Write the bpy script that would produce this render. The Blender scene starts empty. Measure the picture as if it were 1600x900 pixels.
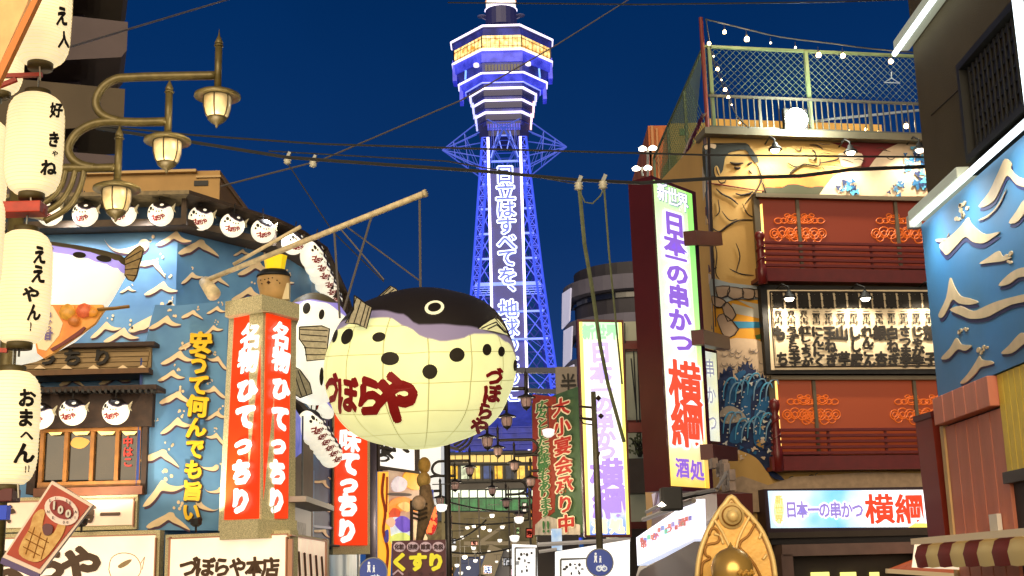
import bpy, bmesh, math, random
from mathutils import Vector, Matrix, Euler
from mathutils.geometry import tessellate_polygon
random.seed(7)
SC = bpy.context.scene
COL = SC.collection
# ------------------------------------------------------------------ camera
PITCH = math.atan(450 / 2000.0)
ROLL = math.radians(1.5)
FPX = 2000.0
_F = Vector((0, math.cos(PITCH), math.sin(PITCH)))
_R0 = Vector((1, 0, 0)); _U0 = Vector((0, -math.sin(PITCH), math.cos(PITCH)))
_U = _U0 * math.cos(ROLL) + _R0 * math.sin(ROLL)
_R = _R0 * math.cos(ROLL) - _U0 * math.sin(ROLL)
CAM = Vector((0, 0, 1.6))
cd = bpy.data.cameras.new("camera"); cam = bpy.data.objects.new("camera", cd); COL.objects.link(cam)
cd.sensor_width = 36; cd.lens = 36 * FPX / 1600; cd.clip_start = 0.1; cd.clip_end = 5000
m = Matrix(((_R.x, _U.x, -_F.x), (_R.y, _U.y, -_F.y), (_R.z, _U.z, -_F.z))).to_4x4(); m.translation = CAM
cam.matrix_world = m
SC.camera = cam
# ------------------------------------------------------------------ sky, added fill sun, exposure
wd = bpy.data.worlds.new("World"); SC.world = wd; wd.use_nodes = True
nt = wd.node_tree; nt.nodes.clear()
wo = nt.nodes.new('ShaderNodeOutputWorld'); bg = nt.nodes.new('ShaderNodeBackground')
tc = nt.nodes.new('ShaderNodeTexCoord'); sp = nt.nodes.new('ShaderNodeSeparateXYZ'); cr = nt.nodes.new('ShaderNodeValToRGB')
nt.links.new(tc.outputs['Generated'], sp.inputs[0]); nt.links.new(sp.outputs['Z'], cr.inputs[0])
ns = nt.nodes.new('ShaderNodeTexNoise'); ns.inputs['Scale'].default_value = 2.2; ns.inputs['Detail'].default_value = 6; nt.links.new(tc.outputs['Generated'], ns.inputs['Vector'])
hz = nt.nodes.new('ShaderNodeMapRange'); hz.inputs[1].default_value = .3; hz.inputs[2].default_value = .7; hz.inputs[3].default_value = .88; hz.inputs[4].default_value = 1.14; nt.links.new(ns.outputs['Fac'], hz.inputs[0])
mx = nt.nodes.new('ShaderNodeVectorMath'); mx.operation = 'SCALE'; nt.links.new(cr.outputs[0], mx.inputs[0]); nt.links.new(hz.outputs[0], mx.inputs['Scale'])
nt.links.new(mx.outputs[0], bg.inputs[0]); nt.links.new(bg.outputs[0], wo.inputs[0])
cr.color_ramp.elements[0].position = 0.0; cr.color_ramp.elements[0].color = (0.026, 0.085, 0.26, 1)
cr.color_ramp.elements[1].position = 0.75; cr.color_ramp.elements[1].color = (0.0005, 0.010, 0.058, 1)
for _p, _c in ((0.13, (0.014, 0.052, 0.19, 1)), (0.26, (0.004, 0.034, 0.145, 1)), (0.42, (0.0008, 0.024, 0.110, 1))):
    _e = cr.color_ramp.elements.new(_p); _e.color = _c
bg.inputs[1].default_value = 0.72
ld = bpy.data.lights.new("street_fill_sun", 'SUN'); lo = bpy.data.objects.new("street_fill_sun", ld); COL.objects.link(lo)
ld.energy = 3.9; ld.angle = math.radians(60); ld.color = (1.0, 0.80, 0.52)  # warm frontal fill added from behind the camera, standing in for street light
lo.rotation_euler = Vector((0.08, 1.0, -0.10)).to_track_quat('-Z', 'Y').to_euler()
SC.view_settings.view_transform = 'Standard'; SC.view_settings.look = 'None'
SC.view_settings.exposure = 0.42; SC.view_settings.gamma = 1
SC.render.engine = 'CYCLES'
SC.cycles.use_denoising = True
SC.cycles.max_bounces = 4; SC.cycles.diffuse_bounces = 2; SC.cycles.glossy_bounces = 2; SC.cycles.transmission_bounces = 3
SC.cycles.sample_clamp_indirect = 3.0
SC.cycles.caustics_reflective = False; SC.cycles.caustics_refractive = False

# ------------------------------------------------------------------ projection helpers
def ray(u, v):
    return _F * FPX + _R * (u - 800) + _U * (450 - v)
def P(u, v, Y):
    d = ray(u, v); return CAM + d * (Y / d.y)
def PZ(u, v, z):
    d = ray(u, v); return CAM + d * ((z - CAM.z) / d.z)
class Wall:
    """vertical plane through a point; x along it, y into it, z up (world height)"""
    def __init__(s, O, deg):
        s.O = Vector((O.x, O.y, 0)); s.a = math.radians(deg)
        s.X = Vector((math.cos(s.a), math.sin(s.a), 0)); s.n = Vector((math.sin(s.a), -math.cos(s.a), 0))
    def hit(s, u, v, off=0.0):
        d = ray(u, v); t = ((s.O + s.n * off - CAM).dot(s.n)) / d.dot(s.n); r = CAM + d * t - s.O
        return Vector((r.dot(s.X), -off, r.z))
    def scale(s, u, v, off=0.0):
        a = s.hit(u - .5, v, off); b = s.hit(u + .5, v, off); c = s.hit(u, v - .5, off); d = s.hit(u, v + .5, off)
        return abs(b.x - a.x), abs(c.z - d.z)
    def world(s, p):
        return s.O + s.X * p[0] - s.n * p[1] + Vector((0, 0, p[2]))
    def local(s, w):
        r = w - s.O; return Vector((r.dot(s.X), -r.dot(s.n), r.z))
def wall_pts(p0, p1):
    d = p1 - p0; return Wall(p0, math.degrees(math.atan2(d.y, d.x)))
W0 = Wall(Vector((0, 0, 0)), 0)

# ------------------------------------------------------------------ materials
EK = 0.76   # sign and lamp brightness against the exposure
def lin(c):
    return tuple(((x / 255) / 12.92 if x / 255 <= .04045 else ((x / 255 + .055) / 1.055) ** 2.4) for x in c)
_mats = {}
def M(name, col, rough=.6, metal=0, emit=0, ecol=None, noise=0, nscale=6, bump=0, bscale=40, col2=None, detail=4, stretch=None, sample=None, spec=None):
    if name in _mats: return _mats[name]
    mt = bpy.data.materials.new(name); mt.use_nodes = True; _mats[name] = mt
    t = mt.node_tree; b = t.nodes['Principled BSDF']
    c = lin(col) + (1,)
    b.inputs['Base Color'].default_value = c; b.inputs['Roughness'].default_value = rough; b.inputs['Metallic'].default_value = metal
    if spec is not None: b.inputs['Specular IOR Level'].default_value = spec
    co = t.nodes.new('ShaderNodeTexCoord'); vec = co.outputs['Object']
    if stretch:
        mp = t.nodes.new('ShaderNodeMapping'); mp.inputs['Scale'].default_value = stretch
        t.links.new(vec, mp.inputs[0]); vec = mp.outputs[0]
    if noise or col2:
        n = t.nodes.new('ShaderNodeTexNoise'); n.inputs['Scale'].default_value = nscale; n.inputs['Detail'].default_value = detail
        t.links.new(vec, n.inputs['Vector'])
        r = t.nodes.new('ShaderNodeValToRGB'); t.links.new(n.outputs['Fac'], r.inputs[0])
        r.color_ramp.elements[0].position = .32; r.color_ramp.elements[1].position = .68
        if col2: a2 = lin(col2) + (1,); a1 = c
        else:
            a1 = tuple(x * (1 - noise) for x in c[:3]) + (1,); a2 = tuple(min(1, x * (1 + noise)) for x in c[:3]) + (1,)
        r.color_ramp.elements[0].color = a1; r.color_ramp.elements[1].color = a2
        t.links.new(r.outputs[0], b.inputs['Base Color'])
        if emit: t.links.new(r.outputs[0], b.inputs['Emission Color'])
    if bump:
        n2 = t.nodes.new('ShaderNodeTexNoise'); n2.inputs['Scale'].default_value = bscale; n2.inputs['Detail'].default_value = 5
        t.links.new(vec, n2.inputs['Vector'])
        bp = t.nodes.new('ShaderNodeBump'); bp.inputs['Strength'].default_value = bump; bp.inputs['Distance'].default_value = .02
        t.links.new(n2.outputs['Fac'], bp.inputs['Height']); t.links.new(bp.outputs[0], b.inputs['Normal'])
    if emit:
        if not (noise or col2): b.inputs['Emission Color'].default_value = (lin(ecol) + (1,)) if ecol else c
        b.inputs['Emission Strength'].default_value = emit * EK
        if sample is None: mt.cycles.emission_sampling = 'NONE'
    return mt
def ramp_mat(name, stops, axis='Z', lo=0, hi=1, emit=1.0, rough=.4, sample=True, noise=0.0):
    """colour bands along an object axis (printed gradient of a sign face)"""
    mt = bpy.data.materials.new(name); mt.use_nodes = True; t = mt.node_tree; b = t.nodes['Principled BSDF']
    co = t.nodes.new('ShaderNodeTexCoord'); s = t.nodes.new('ShaderNodeSeparateXYZ'); t.links.new(co.outputs['Object'], s.inputs[0])
    mr = t.nodes.new('ShaderNodeMapRange'); mr.inputs[1].default_value = lo; mr.inputs[2].default_value = hi
    t.links.new(s.outputs[axis], mr.inputs[0]); src = mr.outputs[0]
    if noise:
        n = t.nodes.new('ShaderNodeTexNoise'); n.inputs['Scale'].default_value = 1.6; t.links.new(co.outputs['Object'], n.inputs['Vector'])
        ma = t.nodes.new('ShaderNodeMath'); ma.operation = 'MULTIPLY_ADD'; t.links.new(n.outputs['Fac'], ma.inputs[0]); ma.inputs[1].default_value = noise
        t.links.new(src, ma.inputs[2]); src = ma.outputs[0]
    r = t.nodes.new('ShaderNodeValToRGB'); t.links.new(src, r.inputs[0])
    while len(r.color_ramp.elements) < len(stops): r.color_ramp.elements.new(.5)
    for e, (p, c) in zip(r.color_ramp.elements, stops): e.position = p; e.color = lin(c) + (1,)
    t.links.new(r.outputs[0], b.inputs['Base Color']); b.inputs['Roughness'].default_value = rough
    if emit:
        t.links.new(r.outputs[0], b.inputs['Emission Color']); b.inputs['Emission Strength'].default_value = emit * EK
        if not sample: mt.cycles.emission_sampling = 'NONE'
    return mt

# ------------------------------------------------------------------ mesh builder
class MB:
    def __init__(s): s.v = []; s.f = []
    def add(s, vs, fs):
        k = len(s.v); s.v += [Vector(x) for x in vs]; s.f += [tuple(i + k for i in f) for f in fs]; return s
    def box(s, a, b):
        x0, y0, z0 = a; x1, y1, z1 = b
        s.add([(x0, y0, z0), (x1, y0, z0), (x1, y1, z0), (x0, y1, z0), (x0, y0, z1), (x1, y0, z1), (x1, y1, z1), (x0, y1, z1)],
              [(0, 3, 2, 1), (4, 5, 6, 7), (0, 1, 5, 4), (1, 2, 6, 5), (2, 3, 7, 6), (3, 0, 4, 7)]); return s
    def bbox(s, a, b, r=.01):
        """bevelled box"""
        bm = bmesh.new(); bmesh.ops.create_cube(bm, size=1)
        for v in bm.verts: v.co = Vector([(a[i] + b[i]) / 2 + v.co[i] * (b[i] - a[i]) for i in range(3)])
        bmesh.ops.bevel(bm, geom=bm.edges[:], offset=r, segments=2, affect='EDGES', profile=.6)
        bm.verts.index_update(); s.add([v.co.copy() for v in bm.verts], [[v.index for v in f.verts] for f in bm.faces]); bm.free(); return s
    def tube(s, pts, r, n=8, cap=True):
        pts = [Vector(p) for p in pts]; k = len(s.v); m_ = len(pts)
        up = None
        for i, p in enumerate(pts):
            t = (pts[min(i + 1, m_ - 1)] - pts[max(i - 1, 0)])
            t = t.normalized() if t.length > 1e-9 else Vector((0, 0, 1))
            if up is None:
                up = Vector((0, 0, 1)) if abs(t.z) < .9 else Vector((1, 0, 0))
            a = t.cross(up); a = a.normalized() if a.length > 1e-6 else Vector((1, 0, 0)); b = a.cross(t).normalized(); up = b
            rr = r[i] if isinstance(r, (list, tuple)) else r
            for j in range(n):
                w = 2 * math.pi * j / n; s.v.append(p + a * math.cos(w) * rr + b * math.sin(w) * rr)
        for i in range(m_ - 1):
            for j in range(n):
                s.f.append((k + i * n + j, k + i * n + (j + 1) % n, k + (i + 1) * n + (j + 1) % n, k + (i + 1) * n + j))
        if cap:
            s.f.append(tuple(k + j for j in range(n))[::-1]); s.f.append(tuple(k + (m_ - 1) * n + j for j in range(n)))
        return s
    def bar(s, a, b, w, h=None):
        a = Vector(a); b = Vector(b); h = h or w; t = (b - a).normalized()
        x = t.cross(Vector((0, 0, 1))); x = x.normalized() if x.length > 1e-5 else Vector((1, 0, 0)); y = x.cross(t)
        vs = []
        for p in (a, b):
            for i, j in ((-1, -1), (1, -1), (1, 1), (-1, 1)): vs.append(p + x * i * w / 2 + y * j * h / 2)
        s.add(vs, [(0, 1, 2, 3), (7, 6, 5, 4), (0, 4, 5, 1), (1, 5, 6, 2), (2, 6, 7, 3), (3, 7, 4, 0)]); return s
    def lathe(s, prof, c=(0, 0, 0), n=24, sx=1, sy=1, gore=0, ng=0):
        c = Vector(c); k = len(s.v); m_ = len(prof)
        for r, z in prof:
            for j in range(n):
                w = 2 * math.pi * j / n; rr = r * (1 - gore * abs(math.sin(ng * w / 2))) if gore else r
                s.v.append(c + Vector((math.cos(w) * rr * sx, math.sin(w) * rr * sy, z)))
        for i in range(m_ - 1):
            for j in range(n): s.f.append((k + i * n + j, k + i * n + (j + 1) % n, k + (i + 1) * n + (j + 1) % n, k + (i + 1) * n + j))
        if prof[0][0] > 1e-4: s.f.append(tuple(k + j for j in range(n))[::-1])
        if prof[-1][0] > 1e-4: s.f.append(tuple(k + (m_ - 1) * n + j for j in range(n)))
        return s
    def prism(s, pts2, y0, y1):
        """outline in x,z extruded from y0 (front) to y1 (back)"""
        n = len(pts2); k = len(s.v)
        for y in (y0, y1):
            for x, z in pts2: s.v.append(Vector((x, y, z)))
        tri = tessellate_polygon([[Vector((x, z, 0)) for x, z in pts2]])
        for t in tri:
            s.f.append((k + t[0], k + t[1], k + t[2])); s.f.append((k + n + t[2], k + n + t[1], k + n + t[0]))
        for i in range(n): j = (i + 1) % n; s.f.append((k + i, k + j, k + n + j, k + n + i))
        return s
    def build(s, name, mat, parent=None, smooth=False, kind=None, label=None, shift=None):
        if shift is None: shift = BASE.get(parent.name, Vector()) if parent else Vector()
        me = bpy.data.meshes.new(name)
        me.from_pydata([tuple(v - shift) for v in s.v], [], s.f)
        me.validate()
        if smooth: me.polygons.foreach_set('use_smooth', [True] * len(me.polygons))
        me.materials.append(mat)
        o = bpy.data.objects.new(name, me); COL.objects.link(o)
        if parent: o.parent = parent; BASE[o.name] = shift
        if kind: o['kind'] = kind
        if label: o['label'] = label
        return o
BASE = {}
def tag(o, label, cat, group=None):
    o['label'] = label; o['category'] = cat
    if group: o['group'] = group
    return o
def place(o, W, base):
    o.location = W.world(base); o.rotation_euler = (0, 0, W.a)
def thing(name, label, cat, W, base=(0, 0, 0), group=None):
    o = bpy.data.objects.new(name, None); COL.objects.link(o); base = Vector(base)
    place(o, W, base); BASE[o.name] = base; o.empty_display_size = .2
    return tag(o, label, cat, group)
def solo(mb, name, mat, W, base, label, cat, group=None, smooth=False):
    base = Vector(base); o = mb.build(name, mat, smooth=smooth, shift=base); place(o, W, base); BASE[o.name] = base
    return tag(o, label, cat, group)
def copy_tree(src, parent=None):
    c = src.copy(); COL.objects.link(c)
    if parent: c.parent = parent
    BASE[c.name] = BASE.get(src.name, Vector())
    for ch in list(src.children): copy_tree(ch, c)
    return c
def cat_rom(pts, k=4, closed=True):
    n = len(pts); out = []
    for i in range(n if closed else n - 1):
        p0, p1, p2, p3 = [pts[(i + d) % n] if closed else pts[min(max(i + d, 0), n - 1)] for d in (-1, 0, 1, 2)]
        for j in range(k):
            t = j / k
            out.append(tuple(.5 * (2 * p1[a] + (p2[a] - p0[a]) * t + (2 * p0[a] - 5 * p1[a] + 4 * p2[a] - p3[a]) * t * t + (3 * p1[a] - p0[a] - 3 * p2[a] + p3[a]) * t ** 3) for a in (0, 1)))
    if not closed: out.append(tuple(pts[-1]))
    return out
def pxs(W, pts, off): return [(lambda h: (h.x, h.z))(W.hit(u, v, off)) for u, v in pts]
def poly(mb, W, pts, off, th=.01, smooth=0):
    if smooth: pts = cat_rom(pts, smooth)
    return mb.prism(pxs(W, pts, off), -off, -off + th)
def rect(mb, W, u0, v0, u1, v1, off0, off1):
    """upright box whose front (at off1) covers the pixel rectangle"""
    um, vm = (u0 + u1) / 2, (v0 + v1) / 2
    x0 = W.hit(u0, vm, off1).x; x1 = W.hit(u1, vm, off1).x; z0 = W.hit(um, v1, off1).z; z1 = W.hit(um, v0, off1).z
    return mb.box((min(x0, x1), -off1, z0), (max(x0, x1), -off0, z1))
def line(mb, W, pts, off, w=.02, smooth=0, n=5):
    if smooth: pts = cat_rom(pts, smooth, False)
    return mb.tube([W.hit(u, v, off) for u, v in pts], w, n)
# ------------------------------------------------------------------ lettering
_gl = {}
def glyph(ch, bold, thick):
    key = (ch, bold, thick)
    if key not in _gl:
        k0 = (ch, None, thick)
        if k0 not in _gl:
            c = bpy.data.curves.new('glyph', 'FONT'); c.body = ch; c.offset = .012; c.extrude = .5 if thick else 0; c.resolution_u = 2; c.size = 1
            ob = bpy.data.objects.new('glyph', c); COL.objects.link(ob)
            me = bpy.data.meshes.new_from_object(ob.evaluated_get(bpy.context.evaluated_depsgraph_get()))
            vs = [tuple(v.co) for v in me.vertices]; fs = [tuple(p.vertices) for p in me.polygons]
            bpy.data.objects.remove(ob); bpy.data.curves.remove(c); bpy.data.meshes.remove(me)
            if ord(ch) < 128:   # latin glyphs are narrower than the em box: centre them
                xs = [v[0] for v in vs]; mx = (min(xs) + max(xs)) / 2
                vs = [(v[0] - mx + .5, v[1], v[2]) for v in vs]
            _gl[k0] = (vs, fs)
        vs, fs = _gl[k0]
        d = bold - .012
        if d > .004:   # thicken the strokes by shifted copies, each a hair in front of the last
            n = 6 if d < .04 else 8
            V, F = list(vs), list(fs)
            fr = [f for f in fs if all(vs[i][2] >= 0 for i in f)] if thick else fs
            for k in range(n):
                w = 2 * math.pi * (k + .5) / n; dx, dy = math.cos(w) * d, math.sin(w) * d; b = len(V); e = (k + 1) * .05
                V += [(x + dx, y + dy, z + e) for x, y, z in vs]; F += [tuple(i + b for i in f) for f in fr]
            vs, fs = V, F
        _gl[key] = (vs, fs)
    return _gl[key]
def text(mb, W, s, p0, p1, cw, ch, off, th=.012, bold=.03, brush=0, shear=0, mirror=False):
    n = len(s)
    for i, c in enumerate(s):
        if c == ' ': continue
        t = i / (n - 1) if n > 1 else 0
        u = p0[0] + (p1[0] - p0[0]) * t; v = p0[1] + (p1[1] - p0[1]) * t
        a = cw[0] + (cw[1] - cw[0]) * t if isinstance(cw, tuple) else cw
        b = ch[0] + (ch[1] - ch[0]) * t if isinstance(ch, tuple) else ch
        ctr = W.hit(u, v, off); sx, sz = W.scale(u, v, off)
        vs, fs = glyph(c, bold, th > 0)
        ph = i * 1.7 + len(s)
        out = []
        for x, y, z in vs:
            gx = (x - .5); gy = (y - .38)
            if brush:
                gx, gy = gx + brush * .05 * math.sin(7 * gy + ph) + brush * .08 * gy, gy + brush * .05 * math.sin(6 * gx + ph * 2)
                gx *= 1 + brush * .12 * math.sin(ph)
            gx += shear * gy
            out.append((ctr.x + gx * a * sx, -off + (z + .5) * -th if th else -off, ctr.z + gy * b * sz))
        mb.add(out, fs)
    return mb
def text_px(s, p0, p1, cw, ch, bold=.03, brush=0, rot=0):
    """lettering as flat outlines in photo pixels, for wrapping on a curved body"""
    out = []
    n = len(s)
    for i, c in enumerate(s):
        t = i / (n - 1) if n > 1 else 0
        u = p0[0] + (p1[0] - p0[0]) * t; v = p0[1] + (p1[1] - p0[1]) * t
        a = cw[0] + (cw[1] - cw[0]) * t if isinstance(cw, tuple) else cw
        b = ch[0] + (ch[1] - ch[0]) * t if isinstance(ch, tuple) else ch
        vs, fs = glyph(c, bold, False); ph = i * 1.7 + n; q = []
        for x, y, z in vs:
            gx = x - .5; gy = y - .38
            if brush: gx, gy = gx + brush * .05 * math.sin(7 * gy + ph) + brush * .08 * gy, gy + brush * .05 * math.sin(6 * gx + ph * 2)
            gx, gy = gx * math.cos(rot) - gy * math.sin(rot), gx * math.sin(rot) + gy * math.cos(rot)
            q.append((u + gx * a, v - gy * b, z))
        out.append((q, fs))
    return out
def lamp(name, loc, power, color=(1, .8, .55), spot=None, aim=None, radius=.06, parent=None, blend=.6):
    l = bpy.data.lights.new(name, 'SPOT' if spot else 'POINT'); l.energy = power; l.color = color; l.shadow_soft_size = radius
    o = bpy.data.objects.new(name, l); COL.objects.link(o)
    o.location = loc
    if spot:
        l.spot_size = math.radians(spot); l.spot_blend = blend
        o.rotation_euler = (Vector(aim) - Vector(loc)).to_track_quat('-Z', 'Y').to_euler()
    return o
def struct(mb, name, mat, smooth=False):
    o = mb.build(name, mat, smooth=smooth); o['kind'] = 'structure'; return o

# ------------------------------------------------------------------ common materials
m_stone = M('pale stone frame', (205, 194, 150), .8, noise=.4, nscale=60, bump=.4)
m_black = M('black paint', (22, 20, 18), .6)
m_ink = M('black ink', (30, 24, 16), .7)
m_dark = M('dark timber', (52, 34, 22), .7, noise=.3, nscale=8, bump=.2)
m_white = M('white paint', (232, 226, 210), .6)
m_steel = M('galvanised steel', (120, 122, 118), .45, .7, noise=.15)
m_olive = M('olive enamelled iron', (112, 99, 58), .42, .25, noise=.18, nscale=14, bump=.08)
m_cable = M('black cable', (46, 46, 44), .6)
m_paper = M('lit lantern paper', (250, 230, 182), .7, emit=.84, noise=.05, nscale=3.5, sample=True)
m_bulb = M('lit bulb', (255, 235, 200), .4, emit=14, ecol=(255, 214, 150), sample=True)
m_spotface = M('spotlight face', (255, 245, 225), .4, emit=9, ecol=(255, 240, 215))
m_blue = M('blue painted wall', (72, 122, 172), .55, col2=(104, 158, 200), nscale=.9, bump=.15, bscale=3)
m_wave = M('cream wave relief', (244, 216, 170), .6, noise=.08, nscale=5, bump=.2)
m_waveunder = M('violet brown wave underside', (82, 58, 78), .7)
# ================================================================== SETTING
g = MB(); g.add([(-1500, -300, 0), (1500, -300, 0), (1500, 2500, 0), (-1500, 2500, 0)], [(0, 1, 2, 3)])
struct(g, 'ground', M('city ground', (70, 68, 66), .9, noise=.3, nscale=.3))
g = MB(); g.box((-3.6, -60, .0), (3.6, 190, .02)); struct(g, 'road', M('asphalt', (62, 62, 64), .75, noise=.3, nscale=30, bump=.5))
g = MB(); g.box((-6.2, -60, 0), (-3.6, 190, .13)); struct(g, 'pavement', M('paving stone', (112, 106, 98), .8, noise=.2, nscale=3, bump=.3))
g = MB(); g.box((3.6, -60, 0), (6.2, 190, .13)); struct(g, 'pavement', m_paving if 'm_paving' in globals() else M('paving stone', (112, 106, 98)))
g = MB()
for s in (-3.4, 3.3): g.box((s, -60, .02), (s + .1, 190, .024))
struct(g, 'road_marking', M('road paint', (215, 212, 205), .7))

# ================================================================== TOWER
TW = Wall(P(790, 300, 200), 0)
def tz(v, off=0): return TW.hit(792, v, off).z
TS = TW.scale(790, 300)[0]
tower = thing('observation_tower', 'tall blue and white neon lit lattice tower rising behind the street', 'tower', TW, (0, 0, 0))
m_tb = M('tower blue body', (48, 56, 150), .5, emit=.42, col2=(30, 34, 100), nscale=.5, stretch=(1, 1, .6))
m_tv = M('tower violet cladding', (64, 72, 212), .5, emit=.85, col2=(36, 44, 165), nscale=.7)
m_td = M('tower dark band', (30, 30, 60), .5, emit=.28, ecol=(44, 48, 110))
m_neon = M('white neon tube', (245, 240, 255), .4, emit=1.9, ecol=(225, 215, 255))
m_neonb = M('pale blue neon tube', (150, 160, 250), .4, emit=1.0, ecol=(135, 150, 250))
m_lat = M('blue lit lattice steel', (40, 54, 160), .5, .2, emit=.95, ecol=(62, 88, 240))
m_lat2 = M('bright lit lattice strut', (90, 116, 220), .5, .2, emit=1.05, ecol=(120, 140, 250))
m_lat3 = M('dim lattice steel', (40, 46, 120), .5, .2, emit=.38, ecol=(40, 56, 175))
m_gold = M('golden lit windows', (206, 128, 36), .3, emit=1.3, col2=(255, 236, 160), nscale=1.5)
def ring(f, s, dF, dS):
    f *= TS; s *= TS
    return [(-s, -dS), (-f, -dF), (f, -dF), (s, -dS), (s, dS), (f, dF), (-f, dF), (-s, dS)]
def frust(mb, r0, z0, r1, z1):
    n = len(r0); mb.add([(x, y, z0) for x, y in r0] + [(x, y, z1) for x, y in r1],
        [(i, (i + 1) % n, n + (i + 1) % n, n + i) for i in range(n)] + [tuple(range(n))[::-1], tuple(range(n, 2 * n))]); return mb
def neon(v, f, s, dF, dS, mat=None, w=.2, name='neon_ring'):
    z = tz(v, dF); r = ring(f + 1, s + 1, dF + .15, dS); mb = MB()
    for i in range(8):
        a, b = r[i], r[(i + 1) % 8]; mb.bar((a[0], a[1], z), (b[0], b[1], z), w, w)
    mb.build(name, mat or m_neon, tower)
def tier(name, mat, a, b, va, vb):
    za, zb = tz(va, a[2]), tz(vb, b[2]); mb = MB(); frust(mb, ring(*b), zb, ring(*a), za); return mb.build(name, mat, tower)
# top drums above the frame edge
mb = MB(); mb.lathe([(2.5, tz(15)), (2.5, tz(-38)), (1.6, tz(-42)), (1.5, tz(-120)), (.2, tz(-122))], n=16); mb.build('lantern_drum', M('lit cream drum', (250, 240, 225), .5, emit=1.1), tower, True)
mb = MB(); mb.lathe([(2.75, tz(18)), (2.75, tz(14.5))], n=8); mb.build('drum_rim', m_neon, tower)
mb = MB(); mb.lathe([(2.6, tz(3.4)), (2.6, tz(1.8))], n=16); mb.build('drum_stripe', M('amber drum stripe', (240, 160, 90), .5, emit=.8), tower)
mb = MB(); mb.lathe([(2.65, tz(44)), (2.65, tz(18))], n=20)
mb.build('neck', m_td, tower)
for sx in (-1, 1):
    mb = MB(); mb.lathe([(.1, 0), (.75, .25), (.8, .35)], (sx * 3.2, -.6, tz(30)), 12); mb.bar((sx * 2.5, -.4, tz(32)), (sx * 3.2, -.6, tz(30)), .12); mb.build('dish_antenna', M('pale antenna', (90, 90, 130), .5, emit=.15), tower)
A0 = (28, 80, 7.5, 1.3); A1 = (31, 78, 6.8, 1.3); Aw = (30, 76, 6.9, 1.2)
tier('roof_deck', m_td, A0, A0, 40, 43); tier('roof_soffit', m_tb, (28, 79, 7.4, 1.3), Aw, 43, 55); neon(40, *A0, w=.26)
win = tier('window_band', m_gold, Aw, (31, 76, 6.7, 1.2), 55, 76)
mb = MB(); r = ring(31, 77, 7.05, 1.25)
for i in (7, 0, 1, 2):
    a, b = Vector(r[i]), Vector(r[(i + 1) % 8]); n = {0: 8, 1: 9, 2: 8, 7: 3}[i]
    for k in range(n + 1):
        p = a.lerp(b, k / n); mb.bar((p.x, p.y, tz(56, 6.9)), (p.x, p.y, tz(76, 6.7)), .16 if k % n == 0 else .07)
    for vv in (60, 72): mb.bar((a.x, a.y, tz(vv, 6.9)), (b.x, b.y, tz(vv, 6.9)), .07)
mb.build('mullion', M('dark bronze mullion', (60, 40, 20), .5, emit=.1), tower)
neon(77.5, *A1, w=.26)
B1 = (32, 77, 6.4, 1.3); B2 = (32, 69, 5.9, 1.2)
tier('upper_cladding', m_tv, B1, (32, 75, 6.3, 1.3), 78, 96); tier('upper_gallery', m_tb, (31, 73, 6.1, 1.3), (31, 66, 5.7, 1.2), 96, 113)
for sx in (-1, 1):      # side cladding fins that hang lower
    mb = MB(); x = sx * 76 * TS
    for k in range(4): mb.box((x - .35 + k * .02, -1.3 + k * .7, tz(129)), (x + .35, -.75 + k * .7, tz(97)))
    mb.build('side_fin', m_tv, tower)
    mb = MB(); x = sx * 66 * TS
    for k in range(4): mb.box((x - .3, -1.2 + k * .65, tz(160)), (x + .3, -.7 + k * .65, tz(131)))
    mb.build('side_fin', m_tv, tower)
    mb = MB(); mb.lathe([(.45, 0), (.45, .5)], (sx * 4.2, -5.4, tz(103, 5.4)), 10); mb.build('floodlight', M('tower floodlight', (240, 230, 240), .4, emit=1.3), tower)
    mb = MB(); mb.bar((sx * 6.1, -3.1, tz(123, 3)), (sx * 6.0, -3.1, tz(109, 3)), .3); mb.build('glow_post', M('cyan glow', (90, 150, 250), .4, emit=.9), tower)
# window recesses of the gallery
mb = MB()
for k in range(-5, 6): mb.box((k * .52 - .19, -6.08, tz(110, 6.1)), (k * .52 + .19, -5.9, tz(100, 6.1)))
mb.build('gallery_window', M('dark gallery glass', (16, 18, 44), .2, emit=.1), tower)
neon(114, *B2, w=.24)
tier('lower_cladding', m_tv, (31, 68, 5.8, 1.2), (30, 66, 5.2, 1.1), 114.5, 126)
tier('lower_gallery', m_tb, (30, 60, 4.9, 1.0), (30, 56, 4.6, 1.0), 126, 137); neon(129, 31, 58, 4.9, 1.0, m_neonb, .18)
steps = [(138, 30, 51, 4.6, 1.4), (157, 29, 47, 4.1, 1.5), (176, 28, 43, 3.7, 1.6)]
for i, (v, f, s, dF, dS) in enumerate(steps):
    tier('step_deck', m_td, (f, s, dF, dS), (f, s - 2, dF, dS), v, v + 11)
    tier('step_soffit', m_tb, (f - 1, s - 3, dF - .3, dS), (f - 1, s - 4, dF - .4, dS), v + 11, v + 19)
    neon(v, f, s, dF, dS, w=.3 if i != 1 else .26)
    for sx in (-1, 1):
        mb = MB(); mb.bar((sx * (s + 1) * TS, -dS, tz(v + 8)), (sx * (s - 1) * TS, -dS, tz(v + 33)), .3); mb.build('neon_drop', m_neonb if sx < 0 or i < 1 else M('pink neon', (250, 190, 200), .4, emit=1), tower)
tier('neck_body', m_td, (26, 41, 3.4, 1.6), (24, 37, 3.2, 1.6), 190, 212)
mb = MB()
for k in range(-6, 7): mb.box((k * .42 - .14, -3.5, tz(203, 3.4)), (k * .42 + .14, -3.3, tz(193, 3.4)))
mb.build('neck_louvre', m_tv, tower)
mb = MB(); mb.bar((4.3, -1.6, tz(168)), (3.6, -1.6, tz(196)), .38); mb.build('red_tube', M('red neon', (240, 60, 70), .4, emit=1.2), tower)
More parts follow.
